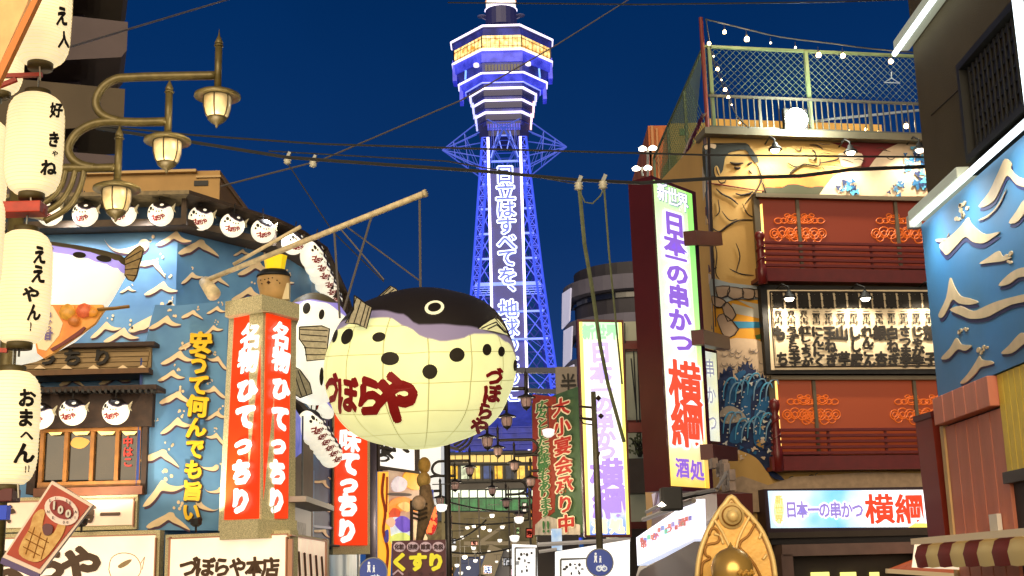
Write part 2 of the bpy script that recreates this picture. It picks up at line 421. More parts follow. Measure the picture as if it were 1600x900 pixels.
# brim trusses (pyramids on four sides)
def brim(dx, dy, name):
    mb = MB(); up = tz(201); lo_ = tz(271); mid = tz(232)
    L = 10.2; tip = Vector((dx * L, dy * L, mid)); px_, py_ = -dy, dx
    for zz, back in ((up, 4.6), (lo_, 3.8), (tz(214), 4.0), (tz(252), 3.7)):
        for q in (-1, 1):
            b = Vector((dx * back + px_ * q * 2.6, dy * back + py_ * q * 2.6, zz)); mb.bar(tip, b, .16)
            for t in (.33, .66):
                c = tip.lerp(b, t); d = tip.lerp(Vector((dx * back + px_ * -q * 2.6, dy * back + py_ * -q * 2.6, zz)), t); mb.bar(c, d, .08)
                if zz == up: mb.bar(c, tip.lerp(Vector((dx * 3.8 + px_ * q * 2.6, dy * 3.8 + py_ * q * 2.6, lo_)), t), .08)
                if zz == up: mb.bar(c, tip.lerp(Vector((dx * 3.8 + px_ * q * 2.6, dy * 3.8 + py_ * q * 2.6, lo_)), t + .3), .06)
    mb.build(name, M('brim truss steel', (54, 66, 160), .5, .2, emit=.55, ecol=(76, 104, 225)), tower)
for dx, dy in ((-1, 0), (1, 0), (0, -1), (0, 1)): brim(dx, dy, 'brim_truss')
# legs: lattice columns that spread downwards
def legx(z):   # half width at height z (metres)
    zt, z4, z6 = tz(225), tz(440), tz(640)
    return 3.0 + (4.9 - 3.0) * (zt - z) / (zt - z4) if z > z4 else 4.9 + (7.0 - 4.9) * (z4 - z) / (z4 - z6)
levels = [225, 262, 298, 337, 376, 415, 455, 498, 541, 590, 640, 700, 770, 850]
for sx in (-1, 1):
    for sy in (-1, 1):
        mb = MB(); lw = .55
        fine = [levels[0] + (levels[-1] - levels[0]) * k / 40 for k in range(41)]
        for a, b in zip(fine, fine[1:]):
            za, zb = tz(a), tz(b); xa, xb = legx(za), legx(zb)
            ca = [Vector((sx * (xa + i * lw), sy * (xa + j * lw), za)) for i, j in ((-1, -1), (1, -1), (1, 1), (-1, 1))]
            cb = [Vector((sx * (xb + i * lw), sy * (xb + j * lw), zb)) for i, j in ((-1, -1), (1, -1), (1, 1), (-1, 1))]
            for i in range(4):
                mb.bar(ca[i], cb[i], .24); mb.bar(ca[i], cb[(i + 1) % 4], .12); mb.bar(ca[i], ca[(i + 1) % 4], .12)
        mb.build('leg', m_lat if sy < 0 else m_lat3, tower)
for face, mat in ((-1, m_lat2), (1, m_lat3)):
    for a, b in zip(levels, levels[1:]):
        za, zb = tz(a), tz(b); xa, xb = legx(za), legx(zb); y = face
        if a == 225 and face < 0: continue
        w = .30 if face < 0 else .18
        if a in (455, 640): w = .55 if face < 0 else .4
        mb = MB(); mb.bar((-xa, y * xa, za), (xa, y * xa, za), w); mb.build('strut', mat, tower)
        mb = MB()
        if a < 640:
            for sx in (-1, 1):
                mb.bar((sx * 2.4, y * xa, za), (sx * xb, y * xb, zb), .18); mb.bar((sx * xa, y * xa, za), (sx * 2.4, y * xb, zb), .14)
                mb.bar((sx * 3.2, y * xa, za), (sx * (xb - .2), y * xb, (za + zb) / 2), .06)
        else:
            mb.bar((-xa, y * xa, za), (0, y * xb, zb), .15); mb.build('brace', mat if face > 0 else m_lat, tower); mb = MB(); mb.bar((xa, y * xa, za), (0, y * xb, zb), .15)
        mb.build('brace', mat if face > 0 else m_lat, tower)
for sx in (-1, 1):
    mb = MB()
    for a, b in zip(levels, levels[1:]):
        za, zb = tz(a), tz(b); xa, xb = legx(za), legx(zb)
        mb.bar((sx * xa, -xa, za), (sx * xa, xa, za), .15); mb.bar((sx * xa, -xa, za), (sx * xb, xb, zb), .11); mb.bar((sx * xa, xa, za), (sx * xb, -xb, zb), .11)
    mb.build('side_brace', m_lat3, tower)
# platform of netting at v 455-470
mb = MB()
for k in range(5):
    z = tz(457 + k * 3.5); mb.bar((-5.2, -5.2, z), (5.2, -5.2, z), .12)
mb.build('platform_rail', m_lat2, tower)
# vertical sign between the legs
SZ0, SZ1 = tz(720, 5.6), tz(262, 5.6)
mb = MB(); mb.box((-2.35, -5.3, SZ0), (2.35, -4.9, SZ1)); mb.build('sign_board', M('deep blue sign board', (34, 38, 104), .5, emit=.42, col2=(40, 46, 130), nscale=.4), tower)
for sx in (-1, 1):
    mb = MB(); mb.box((sx * 2.58 - .19, -5.75, SZ0), (sx * 2.58 + .19, -5.4, tz(214, 5.6))); mb.build('neon_strip', M('vertical white neon', (250, 245, 255), .4, emit=2.2, ecol=(235, 225, 255)), tower)
SL = "日立はすべてを、地球のために。"
ta, tb_ = MB(), MB()
def tchar(mb, c, v, bold, off, k=1.0):
    h = TW.hit(792, v, off); sz = TW.scale(792, v, off)[1]
    vs, fs = glyph(c, bold, True); q_ = .5 if c in '、。' else 0
    vs = [(x + q_, y + q_, z) for x, y, z in vs]
    mb.add([((x - .5) * 29 * sz * k, -off + z * .15, h.z + (y - .38) * 28 * sz * k) for x, y, z in vs], fs)
vpos = [272, 299, 326, 352, 378, 402, 431, 456, 482, 511, 538, 562, 588, 615, 641]
for c, v in zip(SL, vpos):
    tchar(ta, c, v, .088, 5.65, 1.04); tchar(tb_, c, v, .012, 5.85, 1.04)
ta.build('lettering', M('blue white neon letters', (235, 242, 255), .4, emit=1.5, ecol=(205, 225, 255)), tower, kind='stuff')
tb_.build('letter_core', M('blue letter core', (70, 90, 200), .4, emit=.6), tower, kind='stuff')
# frame above the lettering
mb = MB()
for a, b in (((-2.2, tz(262)), (-.95, tz(222))), ((2.2, tz(262)), (.95, tz(222))), ((-1.0, tz(228)), (1.0, tz(228))), ((-1, tz(228)), (-.4, tz(250))), ((1, tz(228)), (.4, tz(250)))):
    mb.bar((a[0], -5.2, a[1]), (b[0], -5.2, b[1]), .16)
mb.build('sign_frame', m_lat2, tower)
# blue netted apron over the tower foot
mb = MB(); y0 = -14
zA, zB = tz(655, 14), tz(703, 14)
mb.box((-11, -14.3, zB), (8.5, -14, tz(668, 14))); mb.add([(-8, -14, tz(668, 14)), (6, -14, tz(668, 14)), (4.2, -8, tz(628, 8)), (-5, -8, tz(628, 8))], [(0, 1, 2, 3)])
mb.build('foot_apron', M('blue lit netting', (36, 48, 150), .6, emit=.55, col2=(22, 32, 110), nscale=.7), tower)
mb = MB()
for k in range(9):
    x = -10.8 + k * 2.35; mb.bar((x, -14.5, zB), (x, -14.5, tz(668, 14)), .12)
for k in range(5): z = zB + (tz(668, 14) - zB) * k / 4; mb.bar((-11, -14.5, z), (8.5, -14.5, z), .1)
mb.build('apron_rib', m_lat3, tower)

# building at the foot of the tower
FW = Wall(P(760, 750, 176), 0)
foot = thing('tower_foot_building', 'long low building under the tower with yellow posters and a green lit window row', 'building', FW)
mb = MB(); rect(mb, FW, 640, 706, 905, 764, -12, 0); mb.build('upper_wall', M('foot wall grey', (88, 84, 80), .7, emit=.05, noise=.2, nscale=.3), foot)
mb = MB(); rect(mb, FW, 640, 705, 905, 709, -12, .5); mb.build('roof_edge', M('foot roof dark', (40, 40, 46), .6), foot)
m_yw = M('yellow lit pane', (225, 195, 110), .4, emit=.55)
for k in range(14):
    mb = MB(); u = 690 + k * 11; rect(mb, FW, u, 711, u + 9.6, 722, 0, .1); mb.build('clerestory_pane', m_yw, foot)
pc = [(232, 170, 40), (190, 205, 180), (240, 190, 80), (40, 60, 110), (235, 170, 50), (30, 40, 60), (230, 180, 80)]
for k in range(8):
    mb = MB(); u = 703 + k * 17.5; rect(mb, FW, u, 728, u + 12, 748, 0, .15); mb.build('poster', M('poster %d' % (k % 7), pc[k % 7], .5, emit=.6, noise=.5, nscale=1.2), foot)
mb = MB()
for k in range(16): u = 684 + k * 11.5; rect(mb, FW, u, 724, u + 1.2, 751, 0, .3)
rect(mb, FW, 640, 723, 905, 725.5, 0, .35); rect(mb, FW, 640, 750, 905, 753, 0, .35)
mb.build('window_frame', M('foot frame', (44, 44, 40), .6), foot)
for k in range(15):
    mb = MB(); u = 682 + k * 13; rect(mb, FW, u, 766, u + 11, 777, -.2, .1); mb.build('pane', M('cool lit pane', (225, 240, 215), .4, emit=1.0), foot)
    mb = MB(); rect(mb, FW, u, 779, u + 12, 798, -.2, .1); mb.build('green_panel', M('green lit panel', (46, 130, 74), .4, emit=.5, col2=(26, 78, 48), nscale=.9), foot)
mb = MB(); rect(mb, FW, 640, 764, 905, 800, -12, -.3); mb.build('lower_wall', M('foot lower wall', (60, 62, 62), .7), foot)
mb = MB(); rect(mb, FW, 640, 798, 905, 812, -10, .6); mb.build('canopy_band', M('canopy band', (50, 56, 68), .6, emit=.06), foot)
mb = MB(); rect(mb, FW, 640, 812, 905, 899, -12, 0); mb.build('arcade_wall', M('arcade dark wall', (84, 76, 54), .8, emit=.16, col2=(130, 116, 80), nscale=1.5), foot)

# apartment tower with curved balconies, right of the tower
AW = Wall(P(990, 500, 95), 0)
apt = thing('apartment_block', 'dark apartment block with curved stacked balconies and white edges right of the neon tower', 'building', AW)
ax, ay = AW.hit(1000, 500).x, 6.0
def arc(mb, r0, r1, z0, z1, a0=150, a1=400, n=30):
    k = len(mb.v)
    for i in range(n + 1):
        w = math.radians(a0 + (a1 - a0) * i / n)
        for r, z in ((r1, z0), (r1, z1), (r0, z1), (r0, z0)): mb.v.append(Vector((ax + math.cos(w) * r, ay + math.sin(w) * r, z)))
    for i in range(n):
        for j in range(4): mb.f.append((k + i * 4 + j, k + i * 4 + (j + 1) % 4, k + (i + 1) * 4 + (j + 1) % 4, k + (i + 1) * 4 + j))
m_apt = M('apartment concrete', (84, 82, 98), .7, noise=.15, nscale=.4); m_aptd = M('apartment recess', (40, 38, 48), .7, noise=.3, nscale=.4)
mb = MB(); mb.lathe([(4.6, 0), (4.6, AW.hit(960, 402).z)], (ax, ay, 0), 30); mb.box((ax, ay - 4.4, 0), (ax + 14, ay + 12, AW.hit(960, 402).z)); mb.build('wall', m_aptd, apt)
ztop = AW.hit(960, 400, 5).z; fh = 3.05
for k in range(6):
    z = ztop - k * fh
    mb = MB(); arc(mb, 4.5, 5.5, z - 1.15, z); mb.box((ax, ay - 5.45, z - 1.15), (ax + 14, ay - 4.4, z)); mb.build('balcony', m_apt, apt)
    mb = MB(); arc(mb, 4.4, 4.8, z - .1 - 1.6, z - 1.3, 180, 300, 12); mb.build('window_strip', M('apartment glass', (24, 26, 36), .15), apt)
for k in range(5):
    z = ztop - k * fh
    mb = MB(); mb.add([(ax - 5.6, ay - .6, z - .4), (ax - 5.0, ay - 2.6, z - .4), (ax - 5.2, ay - 2.5, z - 3.0), (ax - 5.75, ay - .6, z - 3.3), (ax - 5.5, ay - .5, z - .4), (ax - 4.9, ay - 2.5, z - .4), (ax - 5.1, ay - 2.4, z - 3.0), (ax - 5.65, ay - .5, z - 3.3)],
        [(0, 1, 2, 3), (7, 6, 5, 4), (0, 4, 5, 1), (1, 5, 6, 2), (2, 6, 7, 3), (3, 7, 4, 0)])
    mb.build('edge_fin', M('white balcony edge', (205, 205, 235), .5, emit=.4), apt)

# dark apartment tower at upper left with stepped balconies
BW = wall_pts(P(60, 300, 46), P(192, 300, 47))
bl = thing('balcony_tower', 'unlit dark apartment tower with stepped overhanging balconies behind the paper lanterns', 'building', BW)
m_bt = M('dusk concrete', (92, 80, 80), .8, noise=.12, nscale=.6, bump=.2); m_bt2 = M('dusk soffit', (88, 76, 58), .8, noise=.15, nscale=.5)
mb = MB(); rect(mb, BW, -80, -200, 130, 330, -12, -2.2); mb.build('wall', M('dusk wall', (84, 74, 82), .8, noise=.2, nscale=.3), bl)
for k in range(9):
    v = 330 - k * 105 + 20
    zt = BW.hit(190, v, 0).z
    x1 = BW.hit(190, 260, 0).x; x0 = BW.hit(40, 260, 0).x - 6
    mb = MB(); mb.prism([(x0, zt - 3.1), (x1 - .2, zt - 1.5), (x1, zt - 1.2), (x1, zt), (x0, zt)], -.1, 3.5)
    mb.build('balcony', m_bt if k % 2 else m_bt2, bl)
    mb = MB(); mb.prism([(x0, zt - 3.0), (x1 - 3, zt - 2.1), (x1 - 3.1, zt - 2.0), (x0, zt - 2.8)], -.25, -.1); mb.build('drain_pipe', m_black, bl)
# ================================================================== puffer lanterns (general builder, unit disc mapped to an ellipsoid)
def fish_mat(name, belly, emit, seams=(14, 9), top=(38, 32, 28), band=(150, 138, 168), bandemit=.3, seamk=.6):
    mt = bpy.data.materials.new(name); mt.use_nodes = True; t = mt.node_tree; b = t.nodes['Principled BSDF']
    def at(n): x = t.nodes.new('ShaderNodeAttribute'); x.attribute_name = n; return x.outputs['Fac']
    def mth(op, a, c=None, d=None):
        x = t.nodes.new('ShaderNodeMath'); x.operation = op
        for i, q in enumerate((a, c, d)):
            if q is None: continue
            if isinstance(q, (int, float)): x.inputs[i].default_value = q
            else: t.links.new(q, x.inputs[i])
        return x.outputs[0]
    def mix(f, a, c):
        x = t.nodes.new('ShaderNodeMix'); x.data_type = 'RGBA'; t.links.new(f, x.inputs[0])
        for i, q in ((6, a), (7, c)):
            if isinstance(q, tuple): x.inputs[i].default_value = q
            else: t.links.new(q, x.inputs[i])
        return x.outputs[2]
    d1 = mth('MULTIPLY_ADD', at('d_dark'), 40, .5); d1 = mth('MINIMUM', mth('MAXIMUM', d1, 0), 1)
    d2 = mth('MULTIPLY_ADD', at('d_band'), 40, .5); d2 = mth('MINIMUM', mth('MAXIMUM', d2, 0), 1)
    gu = mth('MULTIPLY', at('gu'), float(seams[0])); gv = mth('MULTIPLY', at('gv'), float(seams[1]))
    su = mth('LESS_THAN', mth('FRACT', gu), .035); sv = mth('LESS_THAN', mth('FRACT', gv), .03)
    seam = mth('MULTIPLY', mth('MAXIMUM', su, sv), seamk)
    n = t.nodes.new('ShaderNodeTexNoise'); n.inputs['Scale'].default_value = 2.2; n.inputs['Detail'].default_value = 3
    tcx = t.nodes.new('ShaderNodeTexCoord'); t.links.new(tcx.outputs['Object'], n.inputs['Vector'])
    bc = lin(belly) + (1,)
    body = mix(mth('MULTIPLY', mth('SUBTRACT', n.outputs['Fac'], .3), .95), bc, tuple(x * .72 for x in bc[:3]) + (1,))
    body = mix(seam, body, lin((120, 112, 50)) + (1,))
    c = mix(d2, body, lin(band) + (1,)); c = mix(d1, c, lin(top) + (1,))
    t.links.new(c, b.inputs['Base Color']); t.links.new(c, b.inputs['Emission Color']); b.inputs['Roughness'].default_value = .55
    e = mth('MULTIPLY', mth('SUBTRACT', 1.0, d1), mth('ADD', emit, mth('MULTIPLY', d2, bandemit - emit)))
    t.links.new(mth('MULTIPLY', mth('ADD', e, .06), EK), b.inputs['Emission Strength'])
    return mt
def interp(pts, x):
    if x <= pts[0][0]: return pts[0][1]
    for (a, b), (c, d) in zip(pts, pts[1:]):
        if x <= c: t = (x - a) / (c - a); t = t * t * (3 - 2 * t); return b + (d - b) * t
    return pts[-1][1]
def to_world(mb, W): mb.v = [W.world(v) for v in mb.v]; return mb
class Fish:
    def __init__(s, a, b, c, rot=None, shape=None):
        s.a, s.b, s.c = a, b, c; s.R = rot or Matrix.Identity(3); s.shape = shape
    def prof(s, x, z):   # radial outline modulation
        return s.shape(x, z) if s.shape else 1.0
    def pt(s, x, z, off=0, back=False):
        r2 = x * x + z * z
        if r2 > .998: k = math.sqrt(.998 / r2); x *= k; z *= k; r2 = .998
        y = math.sqrt(1 - r2) * (1 if back else -1); k = s.prof(x, z)
        p = Vector((x * s.a * k, y * s.b, z * s.c * k)); n = Vector((x / s.a, y / s.b, z / s.c)).normalized()
        return s.R @ (p + n * off)
    def body(s, mat, parent, dark, band, nu=64, nv=40, name='body', base=Vector()):
        vs, fs, A = [], [], []
        for i in range(nv + 1):
            ph = math.pi * i / nv
            for j in range(nu):
                w = 2 * math.pi * j / nu
                x, y, z = math.sin(ph) * math.cos(w), math.sin(ph) * math.sin(w), math.cos(ph)
                k = s.prof(x, z); vs.append(s.R @ Vector((x * s.a * k, y * s.b, z * s.c * k)) + base)
                A.append((z - interp(dark, x), z - interp(band, x), (j / nu + .013) % 1, i / nv))
        for i in range(nv):
            for j in range(nu): fs.append((i * nu + j, i * nu + (j + 1) % nu, (i + 1) * nu + (j + 1) % nu, (i + 1) * nu + j))
        mb = MB(); mb.add(vs, fs); o = MB.build(mb, name, mat, parent, True, shift=Vector())
        for k, nm in enumerate(('d_dark', 'd_band', 'gu', 'gv')):
            at = o.data.attributes.new(nm, 'FLOAT', 'POINT')
            if len(at.data) == len(A): at.data.foreach_set('value', [q[k] for q in A])
        return o
    def patch(s, mb, pts, off=.008, div=True, base=Vector()):
        pts3 = [Vector((x, z, 0)) for x, z in pts]; tri = tessellate_polygon([pts3])
        bm = bmesh.new(); vv = [bm.verts.new(p) for p in pts3]
        for t in tri:
            try: bm.faces.new([vv[i] for i in t])
            except ValueError: pass
        if div: bmesh.ops.subdivide_edges(bm, edges=bm.edges[:], cuts=2, use_grid_fill=True)
        bm.verts.index_update()
        mb.add([s.pt(v.co.x, v.co.y, off) + base for v in bm.verts], [[v.index for v in f.verts] for f in bm.faces]); bm.free()
    def disc(s, mb, x, z, rx, rz, off=.008, rot=0, n=18, base=Vector()):
        s.patch(mb, [(x + math.cos(t) * rx * math.cos(rot) - math.sin(t) * rz * math.sin(rot), z + math.cos(t) * rx * math.sin(rot) + math.sin(t) * rz * math.cos(rot)) for t in [2 * math.pi * k / n for k in range(n)]], off, True, base)
m_spot = M('dark lantern spot', (44, 36, 20), .7)
m_fin = M('grey ribbed fin', (172, 162, 132), .7, emit=.12, noise=.2, nscale=20, bump=.3)
m_redtext = M('dark red brush paint', (140, 20, 18), .6, emit=.25)
def fin_mesh(mb, pts, th, ribs=6):
    """fan fin: outline in local x,z with ribs; pts = [root_a, root_b, ...tip edge]"""
    mb.prism(pts, -th / 2, th / 2)

# ---- the big puffer over the street
FY = 20.5
fc = P(657, 575, FY); fpx = (P(658, 575, FY) - P(657, 575, FY)).length
tilt = Matrix.Rotation(-math.radians(0), 3, 'X') @ Matrix.Rotation(-math.radians(9), 3, 'X').to_3x3()
def bigshape(x, z):
    w = math.atan2(z, x); q = 1 + .035 * math.cos(2 * w) * 0
    return 1 + .02 * math.sin(2 * w) + .035 * max(0, math.cos(4 * w + math.pi)) ** 1
F1 = Fish(150 * fpx, 150 * fpx, 126 * fpx, Matrix.Rotation(math.radians(1.5) * 0, 3, 'Y') @ Matrix.Rotation(math.radians(9), 3, 'X'), bigshape)
big = bpy.data.objects.new('puffer_lantern', None); COL.objects.link(big); big.location = fc
tag(big, 'giant glowing puffer fish lantern with dark back and red brush lettering hung over the street', 'lantern')
def fx(u, v): 
    x, z = (u - 657) / 150, -(v - 575) / 126; k = bigshape(x, z); return x / k, z / k
dark = [fx(u, v) for u, v in ((500, 560), (520, 512), (545, 500), (575, 488), (610, 488), (640, 495), (665, 512), (690, 512), (730, 515), (790, 528), (812, 545))]
band = [fx(u, v) for u, v in ((500, 620), (512, 540), (540, 512), (575, 500), (620, 500), (648, 515), (675, 532), (700, 538), (725, 535), (745, 527), (775, 527), (795, 540), (812, 570))]
m_f1 = fish_mat('big puffer skin', (240, 238, 168), .74)
F1.body(m_f1, big, dark, band, 96, 60)
for (u, v, rx, rz, r_) in ((533, 524, 5.5, 10, -.3), (556, 526, 10, 12, -.5), (607, 529, 10, 7, .25), (624, 561, 14, 9.5, 0), (681, 581, 11, 10.5, 0), (720, 558, 11, 10, 0), (763, 551, 6.5, 8.5, 0), (784, 554, 5, 7.5, 0), (804, 575, 3, 9, 0)):
    x, z = fx(u, v); mb = MB(); F1.disc(mb, x, z, rx / 150, rz / 126, .012, r_); mb.build('spot', m_spot, big)
x, z = fx(687, 487)
mb = MB(); F1.disc(mb, x, z, 14 / 150, 11 / 126, .012, .3); e = mb.build('eye', M('pale eye ring', (235, 230, 190), .5, emit=.7), big)
mb = MB(); F1.disc(mb, x, z, 9.5 / 150, 7 / 126, .02, .3); mb.build('pupil', M('eye dark', (40, 34, 26), .5), e)
# mouth / cheek fin
mb = MB(); F1.patch(mb, [fx(*q) for q in ((750, 520), (762, 512), (774, 503), (780, 505), (790, 518), (794, 529), (775, 524))], .015); ck = mb.build('cheek_fin', M('cream fin', (225, 220, 160), .6, emit=.65), big)
mb = MB()
for pl in (((755, 520), (776, 510), (790, 526)), ((764, 521), (777, 514), (788, 525)), ((750, 520), (774, 503), (794, 529))):
    q = [F1.pt(*fx(*p_), .025) for p_ in pl]; mb.tube(q, .011, 5)
mb.build('fin_outline', m_ink, ck)
def glyph_on(mb, F, f_, s, p0, p1, cw, ch, bold=.05, brush=.8, rot=0, off=.012, base=Vector()):
    for q, fs in text_px(s, p0, p1, cw, ch, bold, brush, rot):
        mb.add([F.pt(*f_(u, v), off + z * .02) + base for u, v, z in q], fs)
mb = MB(); glyph_on(mb, F1, fx, 'づ', (529, 603), (529, 603), 26, 52, .06); glyph_on(mb, F1, fx, 'ぼ', (556, 612), (556, 612), 36, 58, .05)
glyph_on(mb, F1, fx, 'ら', (592, 615), (592, 615), 46, 60, .07); glyph_on(mb, F1, fx, 'や', (631, 619), (631, 619), 62, 76, .07, .8, .12)
mb.build('lettering', m_redtext, big, kind='stuff')
mb = MB()
for c, u, v, w in (('づ', 772, 591, 26), ('ぼ', 768, 616, 27), ('ら', 757, 642, 25), ('や', 747, 665, 27)): glyph_on(mb, F1, fx, c, (u, v), (u, v), w, w + 2, .06)
mb.build('lettering', m_redtext, big, kind='stuff')
def fin3(parent, pts, y, mat=m_fin, th=.04, C=None, sc=None, ribs=(), outline=True, name='fin'):
    """fin from photo outline relative to the lantern centre, standing at its own depth y"""
    C = C or (657, 575); sc = sc or fpx
    q = [((u - C[0]) * sc, -(v - C[1]) * sc) for u, v in pts]
    mb = MB(); mb.prism(q, y - th / 2, y + th / 2); o = mb.build(name, mat, parent, shift=Vector())
    mb = MB()
    if outline:
        mb.tube([Vector((a, y - th / 2, b)) for a, b in q + [q[0]]], sc * 1.0, 5)
    for a, b in ribs: mb.tube([Vector(((a[0] - C[0]) * sc, y - th / 2, -(a[1] - C[1]) * sc)), Vector(((b[0] - C[0]) * sc, y - th / 2, -(b[1] - C[1]) * sc))], sc * .8, 5)
    mb.build('rib', m_ink, o, shift=Vector())
    return o
fin3(big, [(470, 508), (505, 507), (517, 512), (512, 560), (482, 562), (479, 540), (470, 527)], -.15, ribs=[((471, 512), (514, 515)), ((472, 520), (513, 524)), ((474, 530), (512, 533)), ((477, 541), (512, 543)), ((479, 552), (511, 553))], name='tail_fin')
fin3(big, [(571, 487), (578, 492), (588, 500), (597, 506), (589, 537), (575, 530), (558, 528), (570, 508)], -1.42, ribs=[((574, 490), (562, 527)), ((581, 495), (570, 530)), ((588, 501), (579, 533)), ((593, 505), (585, 535))], name='side_fin')
fin3(big, [(572, 468), (608, 436), (616, 440), (626, 450), (600, 460)], .3, ribs=[((580, 465), (609, 438)), ((588, 462), (614, 441)), ((596, 461), (619, 445))], name='back_fin')

# ---- boom and rigging
boomW = W0
a, b = P(322, 438, 22.5), P(662, 303, 20.6)
mb = MB(); mb.tube([a, b], [.045, .055], 10); mb.tube([b, b + (b - a).normalized() * .05], .068, 10)
boom = solo(mb, 'lantern_boom', M('weathered cream pole', (228, 208, 164), .6, noise=.2, nscale=9, bump=.2), W0, a, 'long cream pole slanting up from the blue wave wall and carrying the giant puffer', 'pole', smooth=True)
mb = MB(); c0, c1 = P(365, 413, 22.3), P(470, 354, 21.9); mb.tube([c0, c1], .035, 8); mb.build('stiffener_pipe', M('weathered cream pole', (228, 208, 164)), boom, True, shift=BASE[boom.name])
mb = MB(); mb.tube([P(320, 440, 22.6), P(334, 460, 22.3)], [.11, .13], 14); mb.build('mount_socket', M('weathered cream pole', (228, 208, 164)), boom, True, shift=BASE[boom.name])
mb = MB(); mb.tube([P(318, 440, 22.6), P(323, 437, 25.2)], .07, 8); mb.build('wall_bracket', m_steel, boom, shift=BASE[boom.name])
m_rig = M('rigging wire', (118, 112, 104), .5, .3)
def at_boom(u):
    t = (u - 322) / (662 - 322); return a.lerp(b, t)
def cable(pts, r, label, group=None, mat=None, name='cable', sag=0):
    pts = [Vector(p) for p in pts]
    if sag and len(pts) == 2:
        pts = [pts[0].lerp(pts[1], k / 16) - Vector((0, 0, sag * 4 * (k / 16) * (1 - k / 16))) for k in range(17)]
    mb = MB(); mb.tube(pts, r, 6); return solo(mb, name, mat or m_cable, W0, pts[0], label, 'cable', group)
cable([at_boom(656) - Vector((0, 0, .08)), P(657, 449, 20.4)], .022, 'wire rope from the boom tip straight down to the back of the giant puffer', mat=m_rig, name='hanger_wire')
cable([at_boom(586), P(537, 485, 21.2)], .02, 'slanting wire from mid boom to the tail end of the giant puffer', mat=m_rig, name='hanger_wire')
cable([at_boom(528), P(531, 497, 21.3)], .02, 'upright wire from the boom to the tail of the giant puffer', mat=m_rig, name='hanger_wire')
cable([at_boom(536), P(600, 437, 20.9)], .014, 'thin stay running from the boom down to the back fin', mat=m_rig, name='hanger_wire')
cable([P(536, 350, 22), P(655, 438, 20.5)], .014, 'thin stay crossing behind the hangers above the giant puffer', mat=m_rig, name='hanger_wire')

# ================================================================== LEFT BUILDING (blue waves)
EY = 25.0
pB = P(278, 358, EY); ez = pB.z
pA = PZ(-160, 354, ez); pA = Vector((P(-160, 354, EY).x, EY, ez))
pC = PZ(400, 388, ez); pD = PZ(452, 402, ez); pE = PZ(486, 424, ez); pF = PZ(520, 487, ez); pG = PZ(563, 600, ez)
LW = [wall_pts(pA, pB), wall_pts(pB, pC), wall_pts(pC, pD), wall_pts(pD, pE), wall_pts(pE, pF), wall_pts(pF, pG)]
LP = [pA, pB, pC, pD, pE, pF, pG]
FR, FS = LW[0], LW[1]        # front facet, slanted facet
shop = thing('wave_mural_shop', 'curved corner restaurant covered in blue panels with cream waves, left side of street', 'building', W0, (-6, 27, 0))
for k, (p, q) in enumerate(zip(LP, LP[1:])):
    mb = MB(); w = LW[k]; L = (q - p).length
    vs = [w.world((0, 0, 0)), w.world((L, 0, 0)), w.world((L, .3, 0)), w.world((0, .3, 0))]
    mb.add([v for v in vs] + [Vector((v.x, v.y, ez + .02)) for v in vs], [(0, 3, 2, 1), (4, 5, 6, 7), (0, 1, 5, 4), (1, 2, 6, 5), (2, 3, 7, 6), (3, 0, 4, 7)])
    mb.build('wall', m_blue, shop)
# eave: soffit recess, outer fascia, roof
m_eave = M('dark eave timber', (66, 50, 34), .7, noise=.25, nscale=6, bump=.2)
m_eaveg = M('weathered eave edge', (132, 116, 84), .7, noise=.25, nscale=8, bump=.2)
TOPS = [(-160, 298), (290, 318), (402, 345), (470, 357), (505, 395), (540, 487), (575, 600)]
outer = []
for k, (u, v) in enumerate(TOPS):
    w = LW[min(k, 5)] if k == 0 else None
    n = (LW[max(k - 1, 0)].n + LW[min(k, 5)].n).normalized()
    outer.append(LP[k] + n * (.55 if k < 3 else .34))
zl, zh, zt = ez - .05, ez + .48, ez + .56
for k in range(6):
    a0, a1, b0, b1 = LP[k], LP[k + 1], outer[k], outer[k + 1]
    def Z(p, z): return Vector((p.x, p.y, z))
    mb = MB(); mb.add([Z(a0, zl), Z(a1, zl), Z(b1, zl), Z(b0, zl), Z(a0, zl + .14), Z(a1, zl + .14), Z(b1, zl + .14), Z(b0, zl + .14)], [(0, 1, 2, 3), (7, 6, 5, 4), (0, 4, 5, 1), (1, 5, 6, 2), (2, 6, 7, 3), (3, 7, 4, 0)]); mb.build('eave_ledge', m_eave, shop)
    c0, c1 = outer[k] + (outer[k] - LP[k]) * (.7 if k < 2 else .15), outer[k + 1] + (outer[k + 1] - LP[k + 1]) * (.7 if k < 1 else .15)
    mb = MB(); mb.add([Z(a0, zh), Z(a1, zh), Z(c1, zh), Z(c0, zh), Z(a0, zt + .16), Z(a1, zt + .16), Z(c1, zt), Z(c0, zt)], [(0, 1, 2, 3), (7, 6, 5, 4), (0, 4, 5, 1), (1, 5, 6, 2), (2, 6, 7, 3), (3, 7, 4, 0)]); mb.build('eave_roof', m_eaveg if k < 1 else m_eave, shop)
    mb = MB(); mb.add([Z(a0, zl), Z(a1, zl), Z(a1, zh), Z(a0, zh)], [(0, 1, 2, 3)]); mb.build('eave_back', M('eave backboard blue', (40, 66, 92), .6, noise=.3, nscale=3), shop)
mb = MB()
# eave posts between lantern bays
for k in range(7): p = outer[k]; mb.box((p.x - .05, p.y - .05, zl), (p.x + .05, p.y + .05, zh))
mb.build('eave_post', m_eave, shop, kind='stuff')
